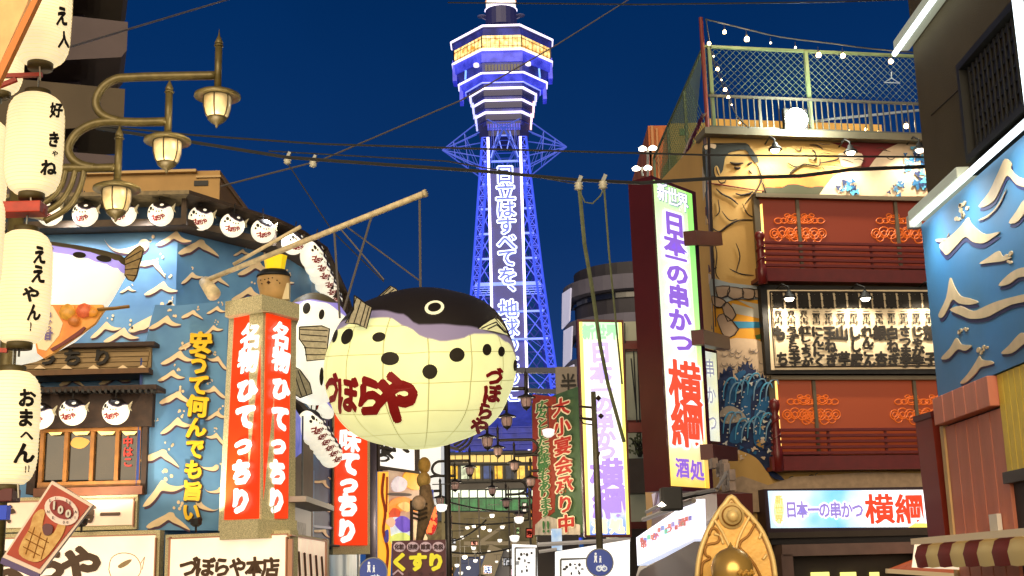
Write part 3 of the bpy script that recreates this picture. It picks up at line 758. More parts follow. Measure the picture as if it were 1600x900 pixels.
# rooftop block behind the eave
mb = MB(); rw = Wall(P(250, 290, 29), 0); rect(mb, rw, 130, 269, 343, 330, -5, 0); o = mb.build('roof_block', M('warm beige plaster', (176, 140, 86), .8, noise=.1, nscale=2), None)
place(o, rw, (0, 0, 0)); tag(o, 'beige rooftop plant room standing above the lantern eave', 'rooftop room')
mb = MB(); rect(mb, rw, 128, 266, 306, 270, -5, .15); mb.build('coping', M('coping light', (196, 164, 110), .7), o)
mb = MB(); rect(mb, rw, 303, 282, 325, 290, 0, .03); mb.build('vent', m_black, o)
mb = MB(); rect(mb, rw, 306, 274, 345, 277, -5, .06); mb.build('roof_trim', M('coping light', (196, 164, 110), .7), o)

T_W = [  # cream crests, unit ~100 wide, v down
 [(-50, 12), (-40, 2), (-22, -8), (-6, -16), (4, -22), (14, -20), (18, -12), (28, -4), (42, 8), (52, 20), (38, 14), (26, 8), (12, 2), (2, -4), (-8, 2), (-20, 10), (-30, 12), (-42, 16)],
 [(-52, 16), (-40, 6), (-26, -2), (-14, -10), (0, -20), (8, -24), (14, -16), (20, -8), (34, 0), (50, 4), (38, 8), (22, 8), (8, 2), (-2, -2), (-14, 6), (-28, 14), (-40, 18)],
 [(-50, -14), (-40, 0), (-26, 8), (-8, 8), (10, 4), (24, -2), (32, -12), (44, -12), (48, 0), (40, 12), (24, 18), (0, 18), (-22, 14), (-38, 4)],
]
def wave(parent, W, u, v, s, t=0, flip=1, rot=0, off=.02, under=True, foam=3, mat=None, mu=None, conv=False):
    fw = (lambda m_: to_world(m_, W)) if conv else (lambda m_: m_)
    cr_, sr_ = math.cos(rot), math.sin(rot)
    def tr(pts, dx=0, dy=0, k=1): return [(u + (x * flip * cr_ - y * sr_) * s * k + dx, v + (x * flip * sr_ + y * cr_) * s * k + dy) for x, y in pts]
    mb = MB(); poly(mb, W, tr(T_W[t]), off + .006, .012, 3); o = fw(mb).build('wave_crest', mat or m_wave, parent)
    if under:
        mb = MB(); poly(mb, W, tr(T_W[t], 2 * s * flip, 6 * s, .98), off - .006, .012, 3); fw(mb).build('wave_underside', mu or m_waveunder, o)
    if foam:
        mb = MB(); px_, py_ = (12, -30) if t < 2 else (52, -6)
        for k in range(foam):
            x, y = px_ + random.uniform(-3, 22), py_ + random.uniform(-16, 8); r = random.uniform(2.2, 4.2)
            poly(mb, W, tr([(x + math.cos(q) * r, y + math.sin(q) * r * 1.2) for q in [k2 * math.pi / 4 for k2 in range(8)]]), off + .006, .012)
        fw(mb).build('foam_drop', mat or m_wave, o, kind='stuff')
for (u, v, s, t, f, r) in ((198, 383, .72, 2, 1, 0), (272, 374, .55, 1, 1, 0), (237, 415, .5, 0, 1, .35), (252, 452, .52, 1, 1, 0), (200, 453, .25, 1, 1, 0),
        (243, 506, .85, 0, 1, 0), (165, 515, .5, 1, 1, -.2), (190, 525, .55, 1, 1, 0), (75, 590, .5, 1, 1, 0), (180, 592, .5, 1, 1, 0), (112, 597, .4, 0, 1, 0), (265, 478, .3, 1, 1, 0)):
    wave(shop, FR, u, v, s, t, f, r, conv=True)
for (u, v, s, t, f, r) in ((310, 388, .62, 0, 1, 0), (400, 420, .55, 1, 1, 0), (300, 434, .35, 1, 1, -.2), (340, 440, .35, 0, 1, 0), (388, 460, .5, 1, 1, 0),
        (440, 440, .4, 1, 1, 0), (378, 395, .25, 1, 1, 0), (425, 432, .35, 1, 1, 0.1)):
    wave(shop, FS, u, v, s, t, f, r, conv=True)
# lower projecting panel to the right of the window (blue, with the yellow slogan)
PWL = wall_pts(Vector((P(217, 640, 24.3).x, 24.3, 0)), Vector((P(358, 640, 24.9).x, 24.9, 0)))
pan = thing('slogan_panel', 'tall blue wave panel with yellow vertical slogan left of the red corner sign', 'sign', PWL)
mb = MB(); h0, h1 = PWL.hit(218, 650), PWL.hit(352, 650); zt_, zb_ = PWL.hit(290, 478).z, PWL.hit(280, 829).z
mb.prism([(h0.x, PWL.hit(218, 828).z), (h1.x, PWL.hit(342, 829).z), (h1.x, PWL.hit(356, 470).z), (PWL.hit(278, 478).x, zt_ + .0), (PWL.hit(240, 540).x, zt_ - .0), (h0.x, PWL.hit(228, 560).z)], 0, .25); mb.build('board', m_blue, pan)
mb = MB(); mb.bar((h0.x, -.02, PWL.hit(218, 828).z), (h0.x, -.02, PWL.hit(228, 560).z), .05); mb.build('edge_strip', M('deep blue strip', (26, 58, 130), .5), pan)
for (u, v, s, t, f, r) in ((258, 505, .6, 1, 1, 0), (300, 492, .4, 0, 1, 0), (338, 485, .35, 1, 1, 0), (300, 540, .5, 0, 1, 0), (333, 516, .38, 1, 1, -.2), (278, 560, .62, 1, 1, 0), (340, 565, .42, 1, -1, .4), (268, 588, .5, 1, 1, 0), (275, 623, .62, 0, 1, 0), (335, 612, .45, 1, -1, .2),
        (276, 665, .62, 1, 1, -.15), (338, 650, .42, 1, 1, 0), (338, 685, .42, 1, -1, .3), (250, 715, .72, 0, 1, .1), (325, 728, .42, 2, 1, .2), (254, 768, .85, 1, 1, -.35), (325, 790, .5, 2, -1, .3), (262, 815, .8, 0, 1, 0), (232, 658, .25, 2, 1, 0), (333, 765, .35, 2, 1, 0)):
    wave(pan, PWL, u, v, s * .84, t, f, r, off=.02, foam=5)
mb = MB(); text(mb, PWL, '安うて何んでも旨い', (313, 536), (298, 800), (36, 30), (36, 31), .12, .06, .05, .5); mb.build('lettering', M('yellow sign letters', (238, 190, 20), .5, emit=.12), pan, kind='stuff')
mb = MB(); text(mb, PWL, '安うて何んでも旨い', (315, 538), (300, 802), (37, 31), (37, 32), .06, .04, .07, .5); mb.build('letter_edge', M('dark letter edge', (60, 50, 50), .6), pan, kind='stuff')

# windows with hanging puffers below a timber sign eave
CW = Wall(P(120, 560, 24.3), 0)
cw = thing('window_bay', 'timber framed shop window bay under a board sign with small puffer lanterns', 'window bay', CW)
mb = MB(); rect(mb, CW, -60, 543, 236, 578, -.6, .0)
mb.build('board_sign', M('grooved timber board', (146, 122, 84), .7, noise=.25, nscale=3, stretch=(.4, 1, 14), bump=.3), cw)
for k in range(4):
    mb = MB(); v = 545 + k * 8; rect(mb, CW, -60, v, 234 - k * 1.5, v + 6.6, 0, .035); mb.build('board', M('grooved timber plank', (158, 132, 92), .7, noise=.2, nscale=3, stretch=(.4, 1, 10), bump=.3), cw)
mb = MB(); rect(mb, CW, -60, 537, 241, 543, -.6, .25); mb.build('cap', m_dark, cw)
mb = MB(); rect(mb, CW, -60, 578, 232, 586, -.6, .22); mb.build('ledge', M('warm timber ledge', (110, 74, 34), .6, noise=.2, nscale=5), cw)
mb = MB()
for c, u in (('て', 28), ('っ', 74), ('ち', 114), ('り', 160)): text(mb, CW, c, (u, 559), (u, 559), 30, 27, .07, .03, .05, .6)
mb.build('lettering', m_ink, cw, kind='stuff')
for u in (18, 62, 104, 146, 192, 222):
    mb = MB(); poly(mb, CW, [(u - 9, 576), (u + 9, 576), (u, 570)], .06, .02); mb.build('wave_tip', m_wave, cw)
mb = MB(); rect(mb, CW, 58, 606, 238, 668, -.5, .1); mb.build('head_board', m_dark, cw)
mb = MB(); rect(mb, CW, 40, 603, 244, 610, -.5, .5); mb.build('small_eave', m_dark, cw)
mb = MB()
for k in range(22): u = 46 + k * 9; rect(mb, CW, u, 608, u + 4, 613, .3, .52)
mb.build('rafter_end', m_black, cw, kind='stuff')
m_glassd = M('dim shop glass', (44, 34, 20), .12, emit=.10, col2=(16, 14, 10), nscale=1.1)
m_tf = M('honey timber frame', (150, 96, 34), .5, noise=.2, nscale=6, emit=.08)
mb = MB(); rect(mb, CW, 58, 668, 220, 762, -.35, -.3); mb.build('room_back', M('dim room', (54, 46, 34), .7, col2=(92, 76, 48), nscale=.8, emit=.12), cw)
us = [64, 102, 143, 182, 216]
for k in range(4):
    mb = MB(); rect(mb, CW, us[k] + 4, 676, us[k + 1] - 3, 750, -.1, -.07); mb.build('window_pane', m_glassd, cw)
mb = MB()
for u in us: rect(mb, CW, u - 3, 670, u + 3, 758, -.1, .02)
mb.build('mullion', m_tf, cw, kind='stuff')
mb = MB(); rect(mb, CW, 58, 752, 220, 760, -.1, .04); mb.build('bottom_rail', m_tf, cw)
mb = MB(); rect(mb, CW, 58, 668, 220, 674, -.1, .04); mb.build('top_rail', m_tf, cw)
mb = MB(); rect(mb, CW, 52, 761, 222, 774, -.2, .16); mb.build('sill', M('red brown sill', (120, 70, 42), .6, noise=.2, nscale=5), cw)
for u0, u1 in ((74, 98), (112, 140), (152, 180), (190, 214)):
    mb = MB(); poly(mb, CW, [(u0, 674), (u1, 674), (u1 - 4, 679), (u0 + 6, 680)], .03, .01); mb.build('lamp_glare', M('warm painted glare', (255, 220, 130), .4, emit=1.1), cw)  # lamp glare painted as glowing patches along the pane tops
for u, v, w in ((124, 692, 12),):
    mb = MB(); poly(mb, CW, [(u - 14, v + 2), (u - 6, v + 8), (u + 6, v + 8), (u + 16, v - 2), (u + 6, v - 8), (u - 8, v - 8)], -.06, .01, 3); mb.build('eye_shape_decor', M('amber decor', (200, 150, 70), .5, emit=.35), cw)
mb = MB()
for c, v in (('中', 690), ('は', 706), ('こ', 722)): text(mb, CW, c, (200, v), (200, v), 16, 16, -.05, .01, .04)
mb.build('lettering', M('red window text', (180, 40, 30), .5, emit=.2), cw, kind='stuff')
mb = MB(); rect(mb, CW, 45, 602, 58, 772, -.5, .05); rect(mb, CW, 222, 602, 230, 772, -.5, .05); mb.build('jamb', m_dark, cw, kind='stuff')

# white fascia signs at the bottom left
m_fas = M('lit fascia face', (250, 224, 194), .5, emit=.85, noise=.10, nscale=1.3, sample=True)
m_fas2 = M('softly lit fascia face', (240, 208, 176), .5, emit=.5, noise=.12, nscale=1.6, sample=True)
m_brn = M('brown sign letters', (84, 58, 34), .6)
def fascia(name, label, W, quad, face, frame=7, th=.16):
    t = thing(name, label, 'sign', W)
    u0, v0, u1, v1 = quad
    mb = MB(); rect(mb, W, u0, v0, u1, v1, -.3, 0); mb.build('stone_surround', m_stone, t)
    mb = MB(); rect(mb, W, u0 + frame, v0 + frame, u1 - frame, v1 - frame + (12 if v1 > 900 else 0), 0, .05); mb.build('face', face, t)
    mb = MB()
    for a_, b_, c_, d_ in ((u0 + frame - 2, v0 + frame - 2, u1 - frame + 2, v0 + frame), (u0 + frame - 2, v0 + frame, u0 + frame, v1 - frame), (u1 - frame, v0 + frame, u1 - frame + 2, v1 - frame)):
        rect(mb, W, a_, b_, c_, d_, 0, .08)
    mb.build('trim', M('pale red trim', (196, 140, 110), .6), t)
    return t
S1W = Wall(P(100, 800, 24.2), 0)
s1 = fascia('fascia_sign', 'small cream name board directly under the timber window bay', S1W, (-40, 776, 214, 830), m_fas2, 7)
mb = MB()
for c, u in (('ふ', -10), ('ぐ', 12), ('第', 134), ('一', 172)): text(mb, S1W, c, (u, 803), (u, 803), 30, 30, .06, .02, .05, .5)
mb.build('lettering', m_brn, s1, kind='stuff')
S2W = Wall(P(100, 870, 23.6), 0)
s2 = fascia('fascia_sign', 'large lit cream shop name board with a pale fish drawing, bottom left corner', S2W, (-60, 832, 247, 1010), m_fas, 8)
mb = MB()
for c, u, w in (('ぼ', 12, 60), ('ら', 76, 60), ('や', 126, 62)): text(mb, S2W, c, (u, 884), (u, 884), w, w, .06, .02, .06, .5)
mb.build('lettering', m_brn, s2, kind='stuff')
mb = MB()
line(mb, S2W, [(170, 890), (174, 872), (190, 864), (210, 868), (220, 884), (216, 900), (196, 910), (176, 904), (170, 890)], .055, .008, 3); line(mb, S2W, [(220, 880), (226, 870), (222, 890)], .055, .008)
poly(mb, S2W, [(184, 884), (196, 876), (206, 874), (200, 882), (188, 888)], .06, .01, 2)
mb.build('fish_drawing', M('faint brown drawing', (176, 150, 110), .7), s2, kind='stuff')
S3W = wall_pts(P(256, 870, 23.4), P(452, 870, 22.6))
s3 = fascia('fascia_sign', 'lit cream head shop name board below the red corner sign', S3W, (256, 832, 452, 1010), m_fas, 7)
mb = MB(); text(mb, S3W, 'づぼらや本店', (296, 886), (424, 886), (31, 27), (32, 32), .06, .02, .05, .4); mb.build('lettering', m_brn, s3, kind='stuff')
S4W = wall_pts(P(452, 870, 22.6), P(514, 875, 27))
s4 = fascia('fascia_sign', 'side face cream board turning the corner into the street, beside the no entry post', S4W, (454, 838, 514, 1000), m_fas2, 4)
mb = MB()
for k in range(5): line(mb, S4W, [(466 + k * 9, 862 + k * 2), (468 + k * 9, 900)], .06, .03)
mb.build('lettering', m_brn, s4, kind='stuff')
# projecting uplights on top of the fascia
for k, (u, v, Y, lab) in enumerate(((127, 832, 23.3, 'small dark uplight on the ledge over the large fish drawing sign'), (306, 832, 22.9, 'small dark uplight on the ledge under the blue slogan panel'))):
    p = P(u, v, Y); mb = MB(); mb.tube([Vector((0, 0, 0)), Vector((0, 0, .12))], .02, 6); mb.lathe([(.05, .1), (.1, .14), (.11, .24), (.02, .25)], (0, 0, 0), 12); mb.v = [q + p for q in mb.v]
    solo(mb, 'uplight', m_black, W0, p, lab, 'spotlight')
    lamp('uplight_bulb', p + Vector((0, -.35, .32)), 190, (1, .86, .66), 120, p + Vector((0.2, 1.4, 3.2)), .05)

# street-side lower floors of the shop (behind the corner sign)
SS = LW[4]
mb = MB(); rect(mb, SS, 482, 712, 489, 860, 0, .1)
low = thing('side_eave', 'dark narrow canopy over tiny white puffers on the street side of the wave shop', 'canopy', W0, P(500, 650, 27))
q0, q1 = P(458, 622, 25.5), P(526, 694, 30.5)
def Zs(p, dz): return Vector((p.x, p.y, p.z + dz))
mb = MB(); s_ = Vector((.75, .1, 0))
mb.add([q0, q1, q1 - s_, q0 - s_, Zs(q0, .12), Zs(q1, .12), Zs(q1 - s_, .5), Zs(q0 - s_, .5)], [(0, 1, 2, 3), (7, 6, 5, 4), (0, 4, 5, 1), (1, 5, 6, 2), (2, 6, 7, 3), (3, 7, 4, 0)]); mb.build('roof', m_dark, low)
mb = MB(); r0, r1 = P(462, 640, 25.8), P(490, 672, 28); mb.add([Zs(r0, -3.6), Zs(r1, -3.6), r1, r0, Zs(r0, -3.6) - s_, Zs(r1, -3.6) - s_, r1 - s_, r0 - s_], [(0, 1, 2, 3), (7, 6, 5, 4), (0, 4, 5, 1), (1, 5, 6, 2), (2, 6, 7, 3), (3, 7, 4, 0)]); mb.build('shutter', M('brown shutter', (82, 60, 34), .7, noise=.2, nscale=4), low)
mb = MB(); r0, r1 = P(458, 632, 25.3), P(474, 660, 26.2); mb.add([Zs(r0, -1.1), Zs(r1, -.6), r1, r0, Zs(r0, -1.1) - s_, Zs(r1, -.6) - s_, r1 - s_, r0 - s_], [(0, 1, 2, 3), (7, 6, 5, 4), (0, 4, 5, 1), (1, 5, 6, 2), (2, 6, 7, 3), (3, 7, 4, 0)]); mb.build('blue_screen', M('violet blue screen', (130, 130, 215), .5, emit=.6, col2=(60, 80, 180), nscale=2.5), low)
mb = MB(); mb.tube([P(473, 650, 25.9), P(472, 800, 25.9)], .02, 6); mb.build('downpipe', m_steel, low)
bp = thing('blue_side_panel', 'narrow blue panel with cream waves between the corner sign and the second red sign', 'wall panel', wall_pts(P(486, 740, 29.5), P(528, 740, 31.5)))
BPW = wall_pts(P(486, 740, 29.5), P(528, 740, 31.5))
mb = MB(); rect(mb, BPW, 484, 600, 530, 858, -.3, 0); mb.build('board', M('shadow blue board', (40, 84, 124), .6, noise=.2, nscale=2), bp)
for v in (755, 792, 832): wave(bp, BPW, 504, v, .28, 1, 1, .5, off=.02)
mb = MB(); rect(mb, BPW, 488, 735, 491, 858, 0, .05); rect(mb, BPW, 486, 822, 528, 826, 0, .05); mb.build('trim', M('bright blue trim', (46, 110, 170), .5), bp, kind='stuff')
aw = thing('side_window_box', 'pale grey boxed counter window below the brown shutter', 'window', wall_pts(P(446, 820, 23.5), P(488, 830, 26.5)))
AWW = wall_pts(P(446, 820, 23.5), P(488, 830, 26.5))
mb = MB(); rect(mb, AWW, 448, 794, 486, 860, -.3, 0); mb.build('panel', M('pale grey panel', (196, 190, 184), .6, emit=.12), aw)
mb = MB(); a_, b_ = AWW.hit(444, 780), AWW.hit(492, 812); mb.bar((a_.x, -.15, a_.z), (b_.x, -.15, a_.z), .5, .1); mb.build('ledge', M('pale ledge', (170, 164, 156), .6), aw)
mb = MB(); rect(mb, AWW, 460, 816, 478, 846, 0, .03); mb.build('notice', M('faint notice', (170, 164, 165), .6, noise=.3, nscale=9), aw)

# ================================================================== RED CORNER SIGN
m_red = M('orange red lit sign', (232, 56, 10), .4, emit=.85, noise=.10, nscale=1.6, bump=.1, bscale=6, sample=True)
m_redw = M('white sign letters', (255, 245, 240), .5, emit=1.1)
cs = thing('corner_sign', 'two sided orange red corner sign in a stone frame, yellow hatted figure on top', 'sign', W0, P(410, 812, 22.8))
pc_ = P(410, 640, 22.6); pl = P(353, 640, 23.15); pr = P(461, 640, 23.5)
WL_, WR_ = wall_pts(pl, pc_), wall_pts(pc_, pr)
def quad_box(W, q, off, th):
    mb = MB(); pts = pxs(W, q, off); mb.prism(pts, -off, -off + th); return to_world(mb, W)
quad_box(WL_, [(358, 494), (409, 474), (409, 826), (341, 830)], 0, .3).build('stone_frame', m_stone, cs)
quad_box(WR_, [(411, 474), (463, 486), (461, 828), (409, 826)], 0, .3).build('stone_frame', m_stone, cs)
quad_box(WL_, [(366, 492), (408, 478), (403, 810), (350, 812)], .03, .03).build('sign_face', m_red, cs)
quad_box(WR_, [(418, 478), (455, 488), (450, 810), (411, 810)], .03, .03).build('sign_face', m_red, cs)
mb = MB(); k0 = [Vector(WL_.world(WL_.hit(358, 480, .12))), Vector(WL_.world(WL_.hit(411, 470, .12))), Vector(WR_.world(WR_.hit(465, 480, .12)))]
zz = P(410, 470, 22.6).z
pts = [Vector((k0[0].x - .05, k0[0].y - .1, 0)), Vector((k0[1].x, k0[1].y - .12, 0)), Vector((k0[2].x + .05, k0[2].y - .1, 0)), Vector((k0[2].x - .2, k0[2].y + .9, 0)), Vector((k0[0].x + .1, k0[0].y + .9, 0))]
mb.add([Vector((p.x, p.y, zz - .22)) for p in pts] + [Vector((p.x, p.y, zz + .06)) for p in pts], [(4, 3, 2, 1, 0), (5, 6, 7, 8, 9)] + [(i, (i + 1) % 5, 5 + (i + 1) % 5, 5 + i) for i in range(5)])
mb.build('cap', m_stone, cs)
mb = MB(); zb = P(410, 812, 22.6).z
mb.add([Vector((p.x, p.y, zb - .32)) for p in pts] + [Vector((p.x, p.y, zb - .0)) for p in pts], [(4, 3, 2, 1, 0), (5, 6, 7, 8, 9)] + [(i, (i + 1) % 5, 5 + (i + 1) % 5, 5 + i) for i in range(5)])
mb.build('base_course', m_stone, cs)
for W, cols, cw_ in ((WL_, ((393, 525), (389, 563), (387, 610), (385, 651), (381, 694), (379, 738), (377, 783)), 31), (WR_, ((438, 524), (438, 562), (437, 608), (436, 653), (433, 694), (432, 738), (430, 783)), 27)):
    mb = MB()
    for c, (u, v) in zip('名物ひてっちり', cols): text(mb, W, c, (u, v), (u, v), cw_, 40 if c not in 'ひっ' else 36, .05, .02, .045 if c in '名物' else .085, .5)
    to_world(mb, W).build('lettering', m_redw, cs, kind='stuff')
# second red sign further up the street
R2 = wall_pts(P(524, 740, 31), P(575, 740, 31.6))
s5 = thing('banner_sign', 'single tall orange red sign with white brush letters hanging further up the street', 'sign', R2)
mb = MB(); rect(mb, R2, 521, 600, 578, 866, -.3, 0); mb.build('stone_frame', m_stone, s5)
mb = MB(); rect(mb, R2, 524, 590, 574, 852, 0, .04); mb.build('sign_face', m_red, s5)
mb = MB()
for c, u, v in (('珍', 546, 640), ('味', 546, 688), ('て', 545, 724), ('っ', 544, 755), ('ち', 543, 789), ('り', 541, 830)): text(mb, R2, c, (u, v), (u, v), 32, 38 if c != 'っ' else 34, .06, .02, .045 if c in '珍味' else .085, .5)
mb.build('lettering', m_redw, s5, kind='stuff')
mb = MB(); mb.tube([R2.hit(484, 850, .1), R2.hit(530, 853, .1)], .03, 6); mb.build('rail', m_steel, s5)
# grey pole right of it
a_, b_ = P(587, 400 + 250, 33), P(580, 900, 33); mb = MB(); mb.tube([Vector((b_.x, 33, 0)), Vector((b_.x, 33, a_.z))], .14, 12)
solo(mb, 'utility_pole', M('grey violet pole', (100, 92, 104), .5, .2, noise=.1, nscale=4), W0, (b_.x, 33, 0), 'grey pole standing right beside the second red sign', 'pole', smooth=True)
mb = MB(); mb.tube([Vector((b_.x - .3, 32.8, 0)), Vector((b_.x - .3, 32.8, a_.z + .3))], .03, 8)
solo(mb, 'drain_pipe', M('white drain pipe', (190, 186, 184), .5), W0, (b_.x - .3, 32.8, 0), 'thin white pipe squeezed between the second red sign and the grey pole', 'pipe')
# figure with the yellow hat on the corner sign
hp = P(427, 470, 23.2)
fg = thing('puffer_figure', 'small tan puffer figure wearing a bright yellow crown on top of the corner sign', 'figure', W0, hp)
s = (P(428, 470, 23.2) - hp).length
m_tan = M('tan figure skin', (205, 164, 104), .6, noise=.08, nscale=6)
def up(mb): mb.v = [v + hp for v in mb.v]; return mb
mb = MB(); mb.lathe([(19 * s, 0), (22 * s, 14 * s), (26 * s, 30 * s), (25 * s, 38 * s), (17 * s, 46 * s), (.001, 48 * s)], (0, 0, 0), 28, 1, .8); up(mb).build('body', m_tan, fg, True)
mb = MB(); mb.lathe([(27 * s, 38 * s), (25.5 * s, 42 * s), (19 * s, 49 * s), (.001, 53 * s)], (0, 0, 0), 28, 1, .8); up(mb).build('hat_brim', m_black, fg, True)
mb = MB(); mb.lathe([(15 * s, 49 * s), (17 * s, 62 * s), (19 * s, 72 * s), (12 * s, 69 * s), (.001, 70 * s)], (2 * s, 0, 0), 8, 1, .8); up(mb).build('crown', M('yellow crown', (250, 215, 20), .4, emit=.45), fg)
mb = MB()
for i, (x, z) in enumerate(((-15, 24), (-10, 30), (-4, 31), (2, 32), (9, 28), (13, 24), (-17, 30))):
    y = -math.sqrt(max(0, 1 - (x / 26) ** 2)) * 26 * s * .8; mb.lathe([(.001, -1.3 * s), (1.3 * s, 0), (.001, 1.3 * s)], (x * s, y, z * s), 8)
up(mb).build('spot', m_spot, fg, kind='stuff')
mb = MB(); mb.lathe([(.001, -3 * s), (3.2 * s, 0), (.001, 3 * s)], (-4 * s, -20.5 * s, 25 * s), 12); up(mb).build('mouth', M('dark lips', (84, 54, 40), .5), fg)
mb = MB(); mb.box((14 * s, -9 * s, 0), (26 * s, 4 * s, 26 * s)); up(mb).build('fin', M('pale fin', (232, 214, 170), .6), fg)

# small lantern puffer prototype ------------------------------------------------
m_sf = fish_mat('small puffer skin', (252, 242, 216), .85, (10, 6), (34, 26, 22), (120, 110, 140), .3, .12)
SR = .25
FSm = Fish(SR, SR, SR)
def small_fish(label, group):
    t = bpy.data.objects.new('small_puffer_lantern', None); COL.objects.link(t); tag(t, label, 'lantern', group)
    FSm.body(m_sf, t, [(-1, 2), (-.55, 1.0), (-.3, .62), (.1, .42), (.45, .35), (.8, .55), (1, .5)], [(-1, 2), (-.6, 1.0), (-.3, .55), (.1, .35), (.45, .28), (.8, .48), (1, .45)], 28, 18)
    mb = MB()
    for x, z, r in ((-.55, .42, .12), (-.72, .18, .08), (-.35, .3, .07), (.1, .12, .05), (.3, .14, .05), (-.1, .14, .05)): FSm.disc(mb, x, z, r, r * 1.3, .006, 0, 8)
    mb.build('spot', m_spot, t, kind='stuff', shift=Vector())
    mb = MB(); FSm.disc(mb, .3, .62, .14, .1, .008, 0, 10); mb.build('eye', M('small eye', (240, 235, 220), .5, emit=.5), t, shift=Vector())
    mb = MB()
    for c, x, z in (('づ', -.5, -.3), ('ぼ', -.22, -.38), ('ら', .06, -.34), ('や', .32, -.26)):
        vs, fs = glyph(c, .06, False); mb.add([FSm.pt(x + (gx - .5) * .36, z + (gy - .38) * .42, .008 + gz * .01) for gx, gy, gz in vs], fs)
    mb.build('lettering', m_redtext, t, kind='stuff', shift=Vector())
    mb = MB(); mb.prism([(SR * .8, SR * .35), (SR * 1.25, SR * .75), (SR * 1.1, SR * .3), (SR * 1.2, 0), (SR * .9, .05)], -.02, .02); mb.build('tail_fin', m_fin, t, shift=Vector())
    mb = MB(); mb.tube([(0, 0, SR), (0, 0, SR + .22)], .012, 5); mb.build('hanger', m_black, t, shift=Vector())
    return t
GL = 'small puffer lanterns under the shop eave'
sproto = small_fish('small puffer lantern at the left end of the eave, behind the curved lamp arms', GL)
spots = [(78, 334, 24.45, 0, None), (133, 335, 24.45, 0, 'small puffer lantern in the eave directly above the left wave wall, second along'),
         (193, 334, 24.45, 0, 'small puffer lantern half hidden behind the lowest street lamp head'), (251, 334, 24.45, 0, 'small puffer lantern last on the flat front eave before the corner post'),
         (314, 341, 24.9, 18, 'first small puffer lantern on the slanted eave after the corner post'), (363, 352, 25.3, 20, 'second small puffer lantern on the slanted eave, touching its neighbour'),
         (411, 361, 25.8, 25, 'small puffer lantern on the eave just behind the cream boom'), (458, 380, 26.4, 40, 'small puffer lantern at the bend of the eave, right of the boom')]
pts_s = [(487, 398), (493, 411), (499, 424), (505, 437), (510, 449), (515, 460), (520, 470)]
sidelab = ['first', 'second', 'third', 'fourth', 'fifth', 'sixth', 'last']
for k, (u, v) in enumerate(pts_s): spots.append((u, v, 27 + k * .95, 62, '%s small puffer lantern down the street-side eave from the bend' % sidelab[k]))
for i, (u, v, Y, r, lab) in enumerate(spots):
    o = sproto if i == 0 else copy_tree(sproto)
    o.location = P(u, v, Y); o.rotation_euler = (math.radians(12), math.radians((i * 37) % 11 - 5), math.radians(r + (i * 53) % 15 - 7))
    if i >= 8: o.scale = (1, 1, 1.25)
    if lab: o['label'] = lab
for i, (u, v, Y, lab) in enumerate(((63, 650, 23.9, 'small puffer lantern over the timber window, partly behind the bottom paper lantern'), (114, 644, 23.9, 'small puffer lantern hung over the middle of the timber window bay'), (181, 643, 23.9, 'small puffer lantern hung over the right part of the timber window bay'))):
    o = copy_tree(sproto); o.location = P(u, v, Y); o.rotation_euler = (math.radians(6), 0, 0); o['label'] = lab; o['group'] = 'small puffer lanterns over the timber window'
for i in range(6):
    o = copy_tree(sproto); o.location = P(484 + i * 6.5, 664 + i * 9, 26.2 + i * .7) ; o.rotation_euler = (math.radians(6), 0, math.radians(60)); o.scale = (1.1, 1.1, 1.3)
    o['label'] = '%s white puffer lantern under the narrow side canopy' % ('first', 'second', 'third', 'fourth', 'fifth', 'last')[i]; o['group'] = 'puffer lanterns under the side canopy'
# warm spill under the eave
for u, Y in ((120, 24.6), (235, 24.6), (330, 25.2), (430, 26.2)):
    p = P(u, 352, Y); lamp('eave_lamp', p + Vector((0, -.45, .1)), 110, (.9, .95, 1), 150, p + Vector((0, .15, -3)), .08)

# ---- other puffers
# white puffer behind the red corner sign
c2 = P(492, 545, 25.6); k2 = (P(493, 545, 25.6) - c2).length
o2 = bpy.data.objects.new('puffer_lantern', None); COL.objects.link(o2); o2.location = c2
tag(o2, 'white puffer lantern with violet top, between the red corner sign and the giant puffer', 'lantern')
F2 = Fish(62 * k2, 60 * k2, 88 * k2, Matrix.Rotation(math.radians(9), 3, 'X'))
def f2(u, v): return (u - 492) / 62, -(v - 545) / 88
m_f2 = fish_mat('white puffer skin', (246, 242, 222), .8, (12, 8), (96, 84, 52), (150, 138, 215), .6, .12)
F2.body(m_f2, o2, [(-1, .75), (-.4, .82), (0, .86), (.5, .8), (1, .8)], [(-1, .62), (-.5, .66), (-.1, .84), (.3, .8), (1, .5)], 40, 28)
for u, v, rx, rz in ((487, 484, 6, 9), (510, 494, 4, 8), (509, 588, 3, 14)):
    mb = MB(); F2.disc(mb, *f2(u, v), rx / 62, rz / 88, .01, -.15); mb.build('spot', m_spot, o2, shift=Vector())
fin3(o2, [(462, 578), (476, 584), (492, 606), (496, 622), (478, 628), (462, 618)], -.6, C=(492, 545), sc=k2, ribs=[((466, 582), (480, 626)), ((474, 586), (488, 624))], name='side_fin')
# another small one under it with the red marking
c3 = P(496, 628, 27.5); k3 = (P(497, 628, 27.5) - c3).length
o3 = bpy.data.objects.new('puffer_lantern', None); COL.objects.link(o3); o3.location = c3
tag(o3, 'slanted white puffer lantern with red marks just above the dark side canopy', 'lantern')
F3 = Fish(34 * k3, 30 * k3, 15 * k3, Matrix.Rotation(math.radians(48), 3, 'Y'))
F3.body(m_f2, o3, [(-1, .7), (0, .85), (1, .8)], [(-1, .5), (0, .7), (1, .6)], 28, 18)
mb = MB()
for x in (-.3, 0, .25): F3.disc(mb, x, -.1, .08, .45, .01, .3)
mb.build('red_mark', m_redtext, o3, kind='stuff', shift=Vector())
